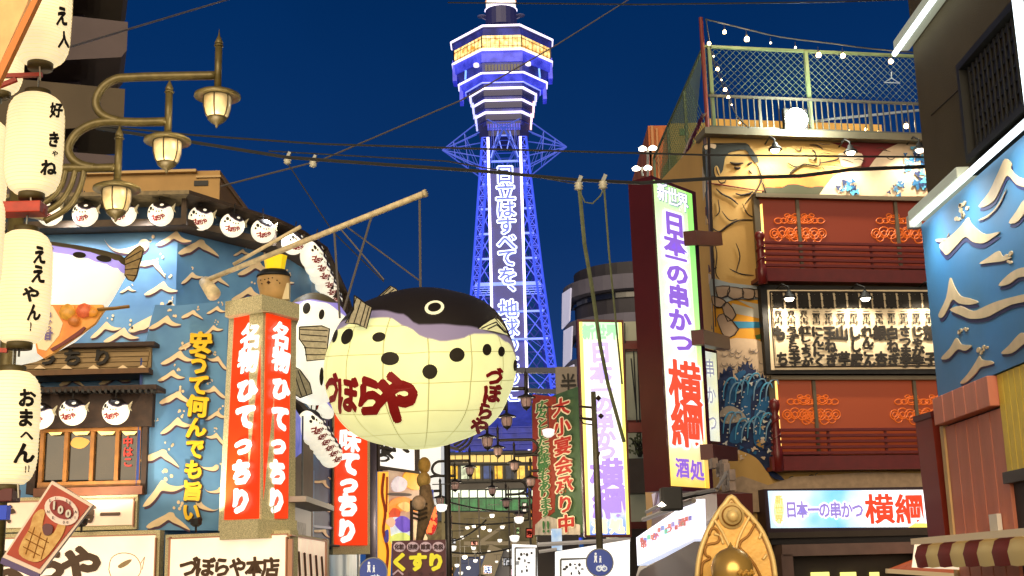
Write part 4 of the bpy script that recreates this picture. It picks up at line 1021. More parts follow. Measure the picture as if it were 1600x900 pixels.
# large white puffer at the left behind the paper lanterns
c4 = P(88, 400, 17.5); k4 = (P(89, 400, 17.5) - c4).length
o4 = bpy.data.objects.new('puffer_lantern', None); COL.objects.link(o4); o4.location = c4
tag(o4, 'large white puffer lantern in front of the wave wall, half behind the paper lantern column', 'lantern')
def sh4(x, z): return 1.0 - .34 * max(0, x) * max(0, -z) ** .5 - .05 * max(0, x) * max(0, z)
F4 = Fish(118 * k4, 80 * k4, 130 * k4, Matrix.Rotation(math.radians(8), 3, 'X'))
def skin4(pts):   # closed body from a silhouette in the photo, swept around its own axis
    pass
# body: tapering profile drawn as a lofted shape along x
sec = [(-60, 372, 560), (-20, 372, 572), (20, 374, 574), (60, 376, 566), (90, 379, 553), (120, 384, 537), (150, 390, 510), (175, 397, 474), (190, 402, 448), (197, 408, 436)]
vs, fs, AT = [], [], []
N = 28
for i, (u, t0, t1) in enumerate(sec):
    x = (u - 88) * k4; zc = -((t0 + t1) / 2 - 400) * k4; h = (t1 - t0) / 2 * k4; d = h * .72
    for j in range(N):
        w = 2 * math.pi * j / N; vs.append(Vector((x, math.sin(w) * d, zc + math.cos(w) * h)))
        lim = math.cos(w) - (1 - 2 * 9 / (t1 - t0) * 1.3); lim2 = math.cos(w) - (1 - 2 * 18 / (t1 - t0) * 1.35)
        AT.append((lim, lim2, i / 9.01, j / N))
for i in range(len(sec) - 1):
    for j in range(N): fs.append((i * N + j, i * N + (j + 1) % N, (i + 1) * N + (j + 1) % N, (i + 1) * N + j))
fs.append(tuple(range(N))[::-1]); fs.append(tuple((len(sec) - 1) * N + j for j in range(N)))
mb = MB(); mb.add(vs, fs); ob = mb.build('body', fish_mat('left puffer skin', (250, 244, 222), .82, (5, 8), (96, 84, 56), (165, 150, 225), .75, .08), o4, True, shift=Vector())
for k, nm in enumerate(('d_dark', 'd_band', 'gu', 'gv')):
    at = ob.data.attributes.new(nm, 'FLOAT', 'POINT'); at.data.foreach_set('value', [q[k] for q in AT])
def surf4(u, v, off=.01):
    for (a0, t0, t1), (a1, s0, s1) in zip(sec, sec[1:]):
        if a0 <= u <= a1:
            t = (u - a0) / (a1 - a0); T0 = t0 + (s0 - t0) * t; T1 = t1 + (s1 - t1) * t; h = (T1 - T0) / 2; q = max(-.99, min(.99, -(v - (T0 + T1) / 2) / h))
            return Vector(((u - 88) * k4, -math.sqrt(1 - q * q) * h * .72 * k4 - off, -(v - 400) * k4))
    return Vector(((u - 88) * k4, 0, -(v - 400) * k4))
for u, v, rx, rz in ((89, 398, 8.5, 5.8), (137, 409, 9.5, 5.8), (171, 413, 10.5, 6)):
    mb = MB(); n = 16
    mb.add([surf4(u, v, .02)] + [surf4(u + math.cos(2 * math.pi * q / n) * rx, v + math.sin(2 * math.pi * q / n + .2) * rz, .02) for q in range(n)], [(0, 1 + q, 1 + (q + 1) % n) for q in range(n)])
    mb.build('spot', m_spot, o4, shift=Vector())
fin3(o4, [(196, 408), (203, 401), (212, 393), (219, 388), (225, 393), (223, 405), (219, 420), (216, 436), (211, 445), (203, 442), (196, 432), (194, 420)], -.02, M('tan ribbed fin', (150, 126, 78), .7, noise=.2, nscale=20), C=(88, 400), sc=k4, ribs=[((198, 410), (222, 396)), ((197, 418), (222, 408)), ((197, 426), (219, 424)), ((200, 434), (215, 436))], name='tail_fin')
# food sign shaped like a paper pouch, in front of the left puffer
GW = Wall(P(120, 520, 13.5), 0)
fs_ = thing('food_sign', 'cut out food sign of a paper pouch with fried skewers below the white puffer', 'sign', GW)
mb = MB(); poly(mb, GW, [(66, 476), (100, 476), (160, 476), (162, 484), (148, 505), (126, 521), (104, 536), (82, 552), (68, 560), (58, 552), (54, 530), (60, 505)], 0, .06); mb.build('pouch_board', M('warm pouch print', (236, 170, 70), .5, emit=.4, col2=(214, 110, 36), nscale=3.2), fs_)
mb = MB(); poly(mb, GW, [(62, 478), (82, 478), (98, 505), (92, 524), (72, 548), (60, 545), (56, 528)], .015, .015); mb.build('paper_flap', M('cream paper flap', (244, 214, 160), .5, emit=.4), fs_)
for u, v, r, c in ((132, 486, 13, (222, 104, 60)), (106, 488, 14, (226, 160, 60)), (116, 501, 10, (206, 120, 50)), (146, 488, 9, (232, 150, 50))):
    mb = MB(); h = GW.hit(u, v, .02); q = GW.scale(u, v)[0] * r; mb.lathe([(.001, -q * .95), (q * .7, -q * .7), (q, 0), (q * .7, q * .7), (.001, q * .95)], (h.x, -.04, h.z), 14, 1, .35); mb.build('fried_piece', M('fried %d' % r, c, .4, emit=.3, noise=.2, nscale=20), fs_, True)
mb = MB(); poly(mb, GW, [(82, 549), (100, 538), (126, 522), (134, 512), (131, 510), (118, 520), (96, 535), (78, 545)], .03, .02); mb.build('sauce_stripe', M('dark red stripe', (120, 30, 20), .5, emit=.15), fs_)
mb = MB(); line(mb, GW, [(150, 484), (178, 482), (202, 479)], .03, .02); mb.build('skewer', M('skewer wood', (150, 110, 50), .6), fs_)
mb = MB()
for c, v in (('串', 492), ('か', 503), ('つ', 513)): text(mb, GW, c, (76, v), (76, v), 10, 10, .035, .006, .03)
text(mb, GW, '甘', (75, 524), (75, 524), 15, 15, .035, .006, .06)
mb.build('lettering', M('violet food print', (120, 100, 170), .5), fs_, kind='stuff')
mb = MB(); line(mb, GW, [(70, 476), (70, 420)], -.02, .02); mb.build('hanger', m_steel, fs_)
# ================================================================== PAPER LANTERN COLUMN
def paper_lantern(u, v0, v1, hw, Y, label, chars=(), tx=None, col=m_paper, group='white paper lanterns hung in a column'):
    c = P(u, (v0 + v1) / 2, Y); k = (P(u + 1, (v0 + v1) / 2, Y) - c).length
    H = (v1 - v0) * k / math.cos(PITCH) * .985; R = hw * k
    t = bpy.data.objects.new('paper_lantern', None); COL.objects.link(t); t.location = c; tag(t, label, 'lantern', group)
    prof = [(R * .42, -H / 2 + .02), (R * .62, -H / 2 + .03), (R * .82, -H / 2 + .07), (R * .95, -H / 2 + .14), (R, -H / 2 + .22), (R * 1.02, 0), (R, H / 2 - .2), (R * .95, H / 2 - .12), (R * .8, H / 2 - .06), (R * .6, H / 2 - .025), (R * .42, H / 2 - .015)]
    mb = MB(); pr = []
    fine = [prof[0]]
    for (r0, z0), (r1, z1) in zip(prof, prof[1:]):
        n_ = max(1, int(abs(z1 - z0) / .02))
        for i in range(1, n_ + 1):
            f_ = i / n_; fine.append((r0 + (r1 - r0) * f_, z0 + (z1 - z0) * f_))
    # rib rings: alternate radii slightly
    fine = [(r * (1 - .014 * (i % 2)), z) for i, (r, z) in enumerate(fine)]
    mb.lathe(fine, (0, 0, 0), 40, 1, 1, .012, 10)
    mb.build('paper_shade', col, t, True, shift=Vector())
    mb = MB(); zz_ = -H / 2 + .03
    def rad(z):
        for (r0, z0), (r1, z1) in zip(prof, prof[1:]):
            if z0 <= z <= z1: return r0 + (r1 - r0) * (z - z0) / (z1 - z0)
        return R
    while zz_ < H / 2 - .02:
        r_ = rad(zz_) * 1.002; mb.tube([(math.cos(w_ * math.pi / 14) * r_, math.sin(w_ * math.pi / 14) * r_, zz_) for w_ in range(29)], .0016, 3, False); zz_ += .028
    mb.build('bamboo_rib', M('lantern rib cream', (222, 196, 140), .7, emit=.8), t, kind='stuff', shift=Vector())
    for sgn, nm in ((-1, 'bottom_ring'), (1, 'top_ring')):
        mb = MB(); mb.lathe([(R * .44, 0), (R * .46, .02), (R * .46, .055), (R * .4, .06)], (0, 0, -H / 2 - .03 if sgn < 0 else H / 2 - .03), 24); mb.build(nm, M('lantern ring brown', (84, 72, 36), .6), t, True, shift=Vector())
    mb = MB(); mb.tube([(0, 0, H / 2 + .02), (.0, 0, H / 2 + .16)], .008, 5); mb.tube([(0, -.0, -H / 2), (0, 0, -H / 2 - .09)], .01, 5); mb.build('hook', m_steel, t, shift=Vector())
    if chars:
        mb = MB(); ct = c
        for ch_, (uu, vv), w, h in chars:
            for q, fs in text_px(ch_, (uu, vv), (uu, vv), w, h, .05, .5):
                out = []
                for a_, b_, z_ in q:
                    d = ray(a_, b_); D = Vector((d.x, d.y)); o_ = Vector((CAM.x - ct.x, CAM.y - ct.y)); rr = R * 1.03 + z_ * .012
                    A_ = D.dot(D); B_ = 2 * o_.dot(D); C_ = o_.dot(o_) - rr * rr; disc = B_ * B_ - 4 * A_ * C_
                    tt = (-B_ - math.sqrt(max(disc, 0))) / (2 * A_)
                    p = CAM + d * tt - ct
                    if disc < 0:
                        l = math.hypot(p.x, p.y); p.x *= rr / l; p.y *= rr / l
                    out.append(p)
                mb.add(out, fs)
        mb.build('lettering', m_ink, t, kind='stuff', shift=Vector())
    return t
paper_lantern(68, -75, 108, 42, 10, 'top white paper lantern of the column, cut by the upper picture edge', (('え', (97, 25), 20, 32), ('人', (100, 62), 18, 26)))
paper_lantern(54, 143, 309, 43, 10, 'second white paper lantern down, above the upper red bracket, beside the curved lamp arms', (('好', (88, 172), 20, 24), ('き', (84, 218), 20, 26), ('や', (86, 240), 10, 10), ('ね', (76, 262), 26, 26)))
paper_lantern(36, 358, 540, 42, 10, 'third white paper lantern down, in front of the large white puffer', (('え', (62, 398), 22, 30), ('え', (60, 428), 24, 30), ('や', (48, 460), 28, 26), ('ん', (53, 488), 22, 28), ('!', (48, 510), 12, 18)))
paper_lantern(14, 578, 760, 45, 10, 'bottom white paper lantern of the column, beside the timber shop window', (('お', (42, 622), 28, 30), ('ま', (40, 653), 28, 30), ('へ', (42, 680), 22, 18), ('ん', (38, 708), 34, 34), ('!', (40, 733), 10, 14), ('!', (45, 732), 10, 14)))
paper_lantern(8, -20, 152, 30, 11.2, 'white paper lantern behind the top one, crossed by the orange strut')
paper_lantern(-22, 185, 345, 32, 11.2, 'sliver of a paper lantern at the left edge behind the second lantern')
paper_lantern(-22, 300, 470, 26, 9.4, 'sliver of a glowing paper lantern at the left edge under the upper red bracket')
m_rb = M('red lacquer bracket', (196, 52, 18), .45, noise=.15, nscale=12)
fr = thing('lantern_bracket', 'red bracket arms on an upright post at the left edge that carry the paper lanterns', 'bracket', W0, P(-30, 880, 10.1))
bs = BASE[fr.name]
mb = MB(); mb.tube([P(-40, 880, 10.2), P(-40, -80, 10.2)], .04, 8); mb.build('post', m_rb, fr, shift=bs)
for pl_ in (((-40, 120), (66, 117)), ((-40, 150), (26, 124)), ((-40, 545), (12, 548)), ((-40, 318), (70, 330))):
    mb = MB(); p, q = P(*pl_[0], 10), P(*pl_[1], 10); mb.bar(p, q, .035, .035); mb.build('arm', m_rb, fr, shift=bs)
mb = MB(); mb.bbox(P(-30, 338, 10) - Vector((0, .1, 0)), P(70, 318, 10) + Vector((0, .08, 0)), .008); mb.build('arm_board', m_rb, fr, shift=bs)
mb = MB(); mb.bbox(P(-30, 786, 10) - Vector((0, .1, 0)), P(27, 764, 10) + Vector((0, .08, 0)), .008); mb.build('arm_board', M('dark red lacquer', (96, 28, 26), .5), fr, shift=bs)
mb = MB(); p, q = P(8, 322, 9.96), P(22, 340, 9.9)
for u, v in ((28, 770), (48, 320), (62, 118)):
    mb.tube([P(u, v - 14, 9.93), P(u + 1, v + 8, 9.93)], .006, 5)
mb.build('tie_cord', M('white tie cord', (225, 215, 195), .7), fr, kind='stuff', shift=bs)
# slanted board with an orange edge at the top left
TLW = Wall(P(10, 40, 9.2), 0)
tl = thing('slanted_board', 'pale yellow board with an orange edge slanting at the top left corner', 'sign', TLW, TLW.hit(0, 110))
mb = MB(); poly(mb, TLW, [(-60, -60), (60, -60), (42, 6), (0, 98), (-60, 210)], 0, .05); mb.build('board', M('pale worn yellow board', (232, 190, 120), .6, emit=.35, noise=.12, nscale=6), tl)
mb = MB(); poly(mb, TLW, [(54, -10), (62, -6), (0, 124), (-40, 205), (-48, 196), (-4, 108)], .03, .06); mb.build('edge', M('orange lacquer edge', (232, 130, 22), .4, emit=.15), tl)
# far left edge of street below: blue corner and light strip
mb = MB(); bx = Wall(P(8, 800, 12), 0); rect(mb, bx, -40, 790, 10, 812, -.1, 0); solo(mb, 'blue_tag', M('blue plastic', (30, 70, 200), .5, emit=.3), bx, bx.hit(0, 812), 'small blue tag at the left edge under the bottom paper lantern', 'tag')

# ================================================================== TILTED WAFFLE POSTER
PW = Wall(P(70, 825, 9.4), 0)
ps = thing('tilted_poster', 'tilted red snack pack poster with a round 100 badge, bottom left', 'poster', PW, PW.hit(60, 890))
Q = lambda x, y: (10 + (x * 68 + y * -73) / 100 + 71, 751 + (x * 34 + y * 120) / 100)   # x,y in percent of the board
mb = MB(); poly(mb, PW, [(81, 751), (145, 789), (62, 898), (3, 872)], 0, .04); mb.build('frame', M('pale poster frame', (238, 214, 190), .5, emit=.12), ps)
mb = MB(); poly(mb, PW, [(81, 757), (139, 791), (61, 889), (10, 866)], .012, .012); mb.build('print', M('brick red print', (176, 58, 24), .5, emit=.12, noise=.12, nscale=8), ps)
mb = MB(); poly(mb, PW, [(3, 871), (62, 897), (60, 906), (0, 880)], .02, .02); mb.build('bottom_rail', M('violet rail', (96, 78, 130), .5), ps)
m_wf = M('waffle cream', (226, 184, 106), .5, emit=.12, col2=(196, 140, 60), nscale=22)
mb = MB(); poly(mb, PW, [(63, 796), (70, 800), (66, 822), (74, 834), (84, 832), (92, 816), (102, 812), (100, 830), (88, 850), (70, 872), (52, 878), (30, 866), (34, 846), (46, 826), (52, 806)], .025, .012, 3); mb.build('waffle', m_wf, ps)
mb = MB()
for a_, b_ in (((44, 830), (76, 848)), ((40, 842), (70, 858)), ((36, 854), (62, 868)), ((54, 824), (40, 866)), ((64, 832), (52, 872)), ((74, 840), (64, 874))): line(mb, PW, [a_, b_], .028, .0035)
mb.build('waffle_groove', M('toasted line', (150, 96, 36), .6), ps, kind='stuff')
mb = MB(); poly(mb, PW, [(66, 824), (72, 818), (82, 822), (80, 834), (70, 836)], .04, .012, 3); mb.build('plum_filling', M('plum filling', (104, 52, 60), .5), ps)
def oval(cx, cy, rx, ry, rot, n=24): return [(cx + math.cos(t) * rx * math.cos(rot) - math.sin(t) * ry * math.sin(rot), cy + math.cos(t) * rx * math.sin(rot) + math.sin(t) * ry * math.cos(rot)) for t in [2 * math.pi * k / n for k in range(n)]]
mb = MB(); poly(mb, PW, oval(96, 798, 28, 21, .5), .03, .01); bd = mb.build('badge', M('cream badge', (244, 218, 200), .5, emit=.15), ps)
mb = MB(); poly(mb, PW, oval(96, 796, 20, 13.5, .5), .042, .01); mb.build('badge_centre', M('dark red badge', (150, 34, 28), .5), bd)
mb = MB()
for c, u, v in (('1', 85, 789), ('0', 95, 796), ('0', 107, 802)): text(mb, PW, c, (u, v), (u, v), 17, 17, .055, .006, .05)
mb.build('lettering', m_white, ps, kind='stuff')
mb = MB()
for k, c in enumerate('SINSEKAI100YEN'):
    a_ = math.radians(-150 + k * 22); u, v = oval(96, 797, 24, 17, .5, 24)[int((a_ / (2 * math.pi) % 1) * 24)]; text(mb, PW, '·' if k % 3 == 2 else c, (u, v), (u, v), 6, 6, .045, 0, .02)
mb.build('badge_marks', M('dark red badge', (150, 34, 28), .5), ps, kind='stuff')
mb = MB(); mb.tube([P(108, 770, 9.38), P(110, 779, 9.38)], .008, 5); mb.tube([P(81, 752, 9.44), P(60, 700, 10.0)], .006, 5); mb.build('hanger', m_steel, ps)

# ================================================================== THREE HEADED STREET LAMP
LY = 14.0
LW_ = Wall(P(200, 300, LY), 0)
def lp(u, v, off=0): return LW_.hit(u, v, off)
lampg = thing('street_lamp', 'olive iron street lamp with three lantern heads on curled arms, nearest of its kind', 'street lamp', LW_, Vector((lp(60, 400).x - .3, 0, 0)), 'olive lamps with curled arms and lantern heads')
lb = BASE[lampg.name]
def arm(pts, r, sm=5, name='arm'):
    mb = MB(); mb.tube([lp(u, v) for u, v in cat_rom(pts, sm, False)], r, 10); return mb.build(name, m_olive, lampg, True)
ar = .052
arm([(337, 118), (270, 119), (205, 121), (180, 124), (160, 137), (150, 156), (153, 172), (166, 183), (185, 189)], ar)
arm([(260, 190), (215, 191), (175, 190), (145, 194), (120, 208), (107, 230), (112, 247), (128, 258), (148, 262)], ar)
arm([(180, 262), (140, 263), (98, 263), (80, 270)], ar)
arm([(103, 264), (96, 290), (80, 310), (52, 326)], .034); arm([(118, 264), (110, 292), (92, 318), (62, 336)], .034); arm([(132, 263), (124, 296), (104, 326), (70, 346)], .034)
base_x = lp(60, 336).x - .25
mb = MB(); mb.tube([(base_x, 0, 0), (base_x, 0, lp(60, 250).z)], .09, 14); mb.lathe([(.2, 0), (.2, .3), (.13, .5), (.1, .8)], (base_x, 0, 0), 16); mb.build('pole', m_olive, lampg, True)
mb = MB(); mb.bar((base_x, 0, lp(50, 330).z), tuple(lp(70, 340)), .07); mb.build('arm_root', m_olive, lampg)
m_lg = M('lamp glass', (224, 200, 150), .25, emit=.42, col2=(176, 150, 100), nscale=5)
m_lgd = M('lamp cap bronze', (70, 60, 34), .5, .3)
def lhead(u, vt, vb, vs, name='lamp_head'):
    c = lp(u, vb); k = LW_.scale(u, vb)[0]; top = lp(u, vt)
    s_ = lp(u, vs)
    mb = MB(); mb.tube([(c.x, 0, c.z + .02), (c.x, 0, top.z - .12)], .042, 10); mb.lathe([(.044, -.14), (.05, -.12), (.03, -.07), (.012, -.03), (.001, .06)], (c.x, 0, top.z), 10); mb.lathe([(.05, -.01), (.058, 0), (.05, .01)], (c.x, 0, top.z - .16), 10)
    mb.build('post', m_olive, lampg, True)
    z0 = c.z
    mb = MB(); mb.lathe([(.05, .05), (.1, .02), (.22, -.02), (.265, -.045), (.268, -.07), (.2, -.06), (.12, -.05)], (c.x, 0, z0), 28); hd = mb.build('lamp_hat', m_olive, lampg, True)
    mb = MB(); mb.lathe([(.155, -.07), (.16, -.1), (.155, -.2), (.13, -.29), (.1, -.33)], (c.x, 0, z0), 24); mb.build('glass', m_lg, hd, True)
    for q in range(6):
        w = math.pi / 6 + q * math.pi / 3; mb = MB(); mb.tube([(c.x + math.cos(w) * r_, math.sin(w) * r_, z0 + z_) for r_, z_ in ((.157, -.07), (.164, -.11), (.158, -.2), (.134, -.29), (.1, -.335))], .008, 5); mb.build('rib', m_lgd, hd)
    mb = MB(); mb.lathe([(.112, -.32), (.108, -.345), (.07, -.38), (.02, -.41), (.012, -.44), (.001, -.45)], (c.x, 0, z0), 20); mb.build('finial', m_lgd, hd, True)
lhead(340, 52, 143, 205); lhead(262, 124, 213, 278); lhead(183, 196, 288, 352)
# distant copies down the street
hx, hz_ = lp(340, 143).x - lb.x, lp(340, 143).z
def lamp_copy(u, v, s, mirror, label, Y=None):
    o = copy_tree(lampg); Y = Y or LY / s
    p = P(u, v, Y); S = 1.0
    o.scale = (-1 if mirror else 1, 1, 1)
    o.location = (p.x - (hx if not mirror else -hx), Y, p.z - hz_); o['label'] = label
    dk = M('silhouette iron', (46, 40, 34), .5, .3); dg = M('dim pink lamp glass', (150, 120, 110), .3, emit=.35)  # same olive lamps recoloured near black, silhouette shade put into the colour
    def dark_(q):
        for c_ in q.children:
            if c_.type == 'MESH':
                c_.material_slots[0].link = 'OBJECT'; c_.material_slots[0].material = dg if c_.name.startswith('glass') else dk
            dark_(c_)
    dark_(o)
    return o
lamp_copy(734, 728, .29, False, 'distant three headed lamp whose curled arm shows against the tower foot, left one')
lamp_copy(778, 697, .31, True, 'distant three headed lamp with arms to the right, under the giant puffer')
lamp_copy(769, 760, .26, True, 'farthest three headed lamp, right of the street centre below the others')

for u, v, Y, pw in ((340, 180, 14, 14), (262, 250, 14, 14), (183, 325, 14, 14), (734, 750, 46, 90), (802, 745, 43, 90), (690, 796, 34, 160), (811, 816, 42, 120), (730, 830, 78, 1500), (780, 850, 90, 1800), (745, 870, 66, 1200), (857, 680, 30, 60)):
    lamp('lamp_bulb', P(u, v, Y) + Vector((0, -.3 if Y < 20 else -1.2, -.25)), pw, (1, .84, .6), radius=.15)
# cables over the street
cable([P(60, 88, 14), P(110, 73, 15), P(400, -14, 24)], .016, 'thin pale cable rising steeply from the dark balconies at the upper left', mat=m_rig)
cable([P(345, 291, 26), P(500, 251, 28), P(720, 157, 32), P(870, 70, 36), P(1010, -18, 40)], .022, 'long pale cable rising across the sky in front of the neon tower top', mat=m_rig)
cable([P(150, 196, 20), P(300, 211, 20), P(500, 225, 20), P(800, 234, 20), P(1100, 242, 20), P(1500, 246, 20)], .016, 'upper of the two dark cables crossing the tower just under its brim')
cable([P(150, 200, 21), P(300, 222, 21), P(450, 246, 21), P(600, 257, 21), P(760, 268, 21), P(900, 281, 21), P(1000, 286, 20), P(1110, 279, 20), P(1250, 275, 19), P(1330, 265, 19), P(1500, 258, 19)], .03, 'lower thick dark cable sagging past the sign tops to the mural wall')
cable([P(420, 236, 24), P(700, 252, 24), P(905, 288, 24)], .014, 'thin cable just above the thick sagging one, ending at the insulators')
cable([P(700, 4, 25), P(1000, 7, 22), P(1300, 3, 20), P(1500, -4, 19)], .014, 'dark cable along the very top of the sky')
cable([P(450, 256, 24), P(520, 362, 24.5), P(600, 440, 25)], .012, 'faint stay dropping from the left insulators towards the puffer')
m_gc = M('grey green cable', (112, 118, 86), .6, noise=.15, nscale=10)
cable([P(905, 292, 20), P(913, 380, 20.2), P(925, 450, 20.5), P(938, 540, 21), P(950, 600, 21.5), P(975, 690, 22)], .036, 'thick pale green cable falling in front of the farther white sign', mat=m_gc)
cable([P(944, 294, 20), P(952, 400, 20.3), P(962, 500, 20.8), P(972, 600, 21.5)], .018, 'thinner pale cable parallel to the thick green one', mat=m_gc)
cable([P(906, 300, 20), P(914, 316, 20), P(926, 318, 20), P(938, 306, 20), P(945, 292, 20)], .012, 'short cable loop hanging between two insulators', mat=m_gc)
m_ins = M('porcelain insulator', (210, 205, 180), .35, noise=.1, nscale=20)
for u, v, Y, lab in ((449, 250, 24, 'left porcelain insulator with a metal clamp on the high cables'), (489, 255, 24, 'small round porcelain insulator right of the clamp'), (904, 290, 20, 'porcelain insulator at the top of the thick green cable'), (942, 288, 20, 'porcelain insulator at the top of the thinner pale cable')):
    p = P(u, v, Y); mb = MB(); mb.lathe([(.03, .06), (.07, .04), (.05, .02), (.08, -.01), (.055, -.03), (.075, -.06), (.02, -.09)], tuple(p), 12)
    o = solo(mb, 'insulator', m_ins, W0, p, lab, 'insulator', 'insulators on the overhead cables', True)
    mb = MB(); mb.bar(p + Vector((0, 0, .05)), p + Vector((.05, 0, .16)), .06); mb.build('clamp', m_steel, o, shift=BASE[o.name])
# brush-topped rod and small lamp on the lower right street pole come with the pole below

# ================================================================== MID STREET, LEFT SIDE (u 590-700)
MW = wall_pts(P(588, 780, 40), P(660, 780, 43))
ms = thing('calligraphy_sign', 'white lit signboard with black brush writing right under the giant puffer', 'sign', MW)
mb = MB(); rect(mb, MW, 594, 670, 654, 734, -.3, 0); mb.build('face', M('white lit board', (250, 244, 236), .5, emit=.95), ms)
mb = MB(); rect(mb, MW, 592, 732, 656, 736, -.3, .1); rect(mb, MW, 591, 670, 594, 736, -.3, .1); rect(mb, MW, 652, 700, 656, 736, -.3, .1); mb.build('frame', m_dark, ms, kind='stuff')
mb = MB(); text(mb, MW, '安', (604, 702), (604, 702), 24, 26, .05, .02, .06, 1); text(mb, MW, 'う', (600, 715), (600, 715), 20, 18, .05, .02, .05, 1); text(mb, MW, '、', (644, 700), (644, 700), 26, 20, .05, .02, .08, 1); mb.build('lettering', m_ink, ms, kind='stuff')
mw2 = Wall(P(670, 760, 52), 0)
mb = MB(); rect(mb, mw2, 640, 690, 689, 776, -6, 0); bw_ = solo(mb, 'white_building', M('white lit wall', (240, 240, 236), .6, emit=.6, noise=.05, nscale=.5), mw2, (0, 0, 0), 'bright white building front beside the round brown bush shape', 'building')
mb = MB(); rect(mb, mw2, 684, 776, 696, 790, -.3, .2); mb.build('green_awning', M('green panel far', (60, 150, 90), .5, emit=.4), bw_)
bush = thing('potted_topiary', 'tall rope wrapped figure post with an ochre ball top beside the white wall', 'statue', W0, P(664, 850, 38))
bb = BASE[bush.name]
def ball(u, v, Y, ru, rv, name, mat, par, n=18):
    c = P(u, v, Y); k = (P(u + 1, v, Y) - c).length; mb = MB()
    mb.lathe([(max(.001, math.sin(math.pi * i / 10) * ru * k), -math.cos(math.pi * i / 10) * rv * k) for i in range(11)], tuple(c), n); return mb.build(name, mat, par, True)
ball(663, 727, 38, 10, 13, 'ball_top', M('ochre ball', (196, 150, 66), .7, noise=.2, nscale=8), bush)
ball(662, 750, 38, 11, 13, 'upper_body', M('ochre body', (206, 164, 84), .7, noise=.3, nscale=5), bush)
mb = MB(); mb.tube([P(664, 758, 38), P(667, 790, 38), P(655, 845, 38)], [.16, .24, .1], 12); mb.build('trunk', M('brown bark', (150, 120, 84), .8, noise=.3, nscale=7, bump=.4), bush, True)
for k in range(4):
    mb = MB(); mb.tube([P(646, 788 + k * 7, 37.7), P(656, 791 + k * 7, 37.5), P(667, 787 + k * 7, 37.7)], .035, 6); mb.build('coil', M('rope coil', (70, 54, 36), .8), bush)
ball(654, 786, 37.6, 11, 12, 'coiled_head', M('tan coil', (206, 170, 134), .7, noise=.2, nscale=9), bush)
yb = thing('yellow_side_banner', 'narrow yellow banner with dark winding marks at the left edge of the poster wall', 'banner', MW)
mb = MB(); poly(mb, MW, [(592, 737), (607, 737), (607, 800), (612, 850), (610, 900), (592, 900)], .1, .05); mb.build('cloth', M('yellow lit cloth', (250, 180, 50), .5, emit=.8), yb)
mb = MB(); line(mb, MW, [(600, 740), (597, 770), (602, 800), (599, 830), (606, 860), (603, 895)], .13, .05, 4); line(mb, MW, [(605, 745), (604, 800)], .13, .03); mb.build('winding_mark', M('brown red mark', (140, 50, 30), .5, emit=.3), yb, kind='stuff')
pb = thing('cartoon_billboard', 'crowded billboard of coloured shapes, orange, violet and cream, above the brown pharmacy sign', 'billboard', MW)
mb = MB(); rect(mb, MW, 607, 737, 662, 848, -.2, 0); mb.build('board', M('pinkish board', (214, 186, 160), .6, emit=.35, col2=(190, 150, 130), nscale=1.5), pb)
shapes = [([(634, 738), (648, 737), (660, 748), (658, 764), (642, 764), (630, 752)], (246, 170, 30), .6), ([(612, 756), (622, 744), (636, 752), (632, 766), (616, 768)], (216, 206, 216), .5),
          ([(606, 800), (612, 782), (632, 776), (650, 786), (652, 800), (640, 796), (622, 800)], (240, 150, 60), .6), ([(606, 812), (614, 794), (626, 800), (616, 822)], (220, 80, 44), .5),
          ([(600, 832), (608, 812), (622, 808), (636, 818), (640, 838), (622, 848), (604, 848)], (206, 214, 225), .6), ([(616, 816), (628, 806), (640, 812), (644, 826), (630, 832)], (112, 84, 200), .6),
          ([(603, 815), (612, 808), (618, 816), (612, 824)], (250, 180, 150), .6), ([(612, 838), (630, 832), (642, 840), (636, 848), (612, 848)], (216, 226, 120), .6), ([(648, 812), (668, 840), (660, 847), (648, 840)], (236, 206, 160), .6),
          ([(622, 790), (634, 784), (644, 792), (636, 800)], (250, 200, 120), .6), ([(602, 832), (607, 828), (607, 846), (602, 846)], (50, 60, 150), .6), ([(610, 770), (640, 771), (640, 775), (610, 774)], (70, 50, 50), .2)]
for i, (sh, c, e_) in enumerate(shapes):
    mb = MB(); poly(mb, MW, sh, .05 + i * .012, .03, 3); mb.build('coloured_shape', M('billboard %d' % i, c, .5, emit=e_, noise=.15, nscale=3), pb)
mb = MB(); mb.tube([MW.hit(643, 782, .4), MW.hit(643, 848, .4)], .06, 6); solo(mb, 'thin_post', m_dark, MW, MW.hit(643, 848, .4), 'short dark post in front of the coloured billboard', 'post')
rs = thing('mahjong_sign', 'small red sign with two yellow orange characters', 'sign', Wall(P(673, 812, 44), 0)); RSW = Wall(P(673, 812, 44), 0)
mb = MB(); poly(mb, RSW, oval(673, 812, 10, 24, 0), 0, .25); mb.build('sign_body', M('deep red lit', (150, 20, 30), .5, emit=.6), rs)
mb = MB(); text(mb, RSW, '麻雀', (673, 801), (673, 824), 19, 22, .06, .03, .06); mb.build('lettering', M('orange neon', (255, 120, 60), .5, emit=1.2), rs, kind='stuff')
mb = MB(); rect(mb, RSW, 668, 765, 677, 785, 0, .2); mb.build('blue_plate', M('blue plate', (40, 60, 150), .5, emit=.3), rs)
KW = Wall(P(655, 870, 27), 0)
ks = thing('pharmacy_sign', 'dark maroon sign with olive yellow letters and four pale discs, bottom centre left', 'sign', KW)
mb = MB(); rect(mb, KW, 613, 844, 697, 960, -.25, 0); mb.build('board', M('maroon board', (84, 34, 44), .5, emit=.22), ks)
mb = MB(); text(mb, KW, 'くすり', (625, 878), (681, 878), 29, 29, .03, .03, .07); mb.build('lettering', M('olive yellow letters', (218, 206, 40), .5, emit=.6), ks, kind='stuff')
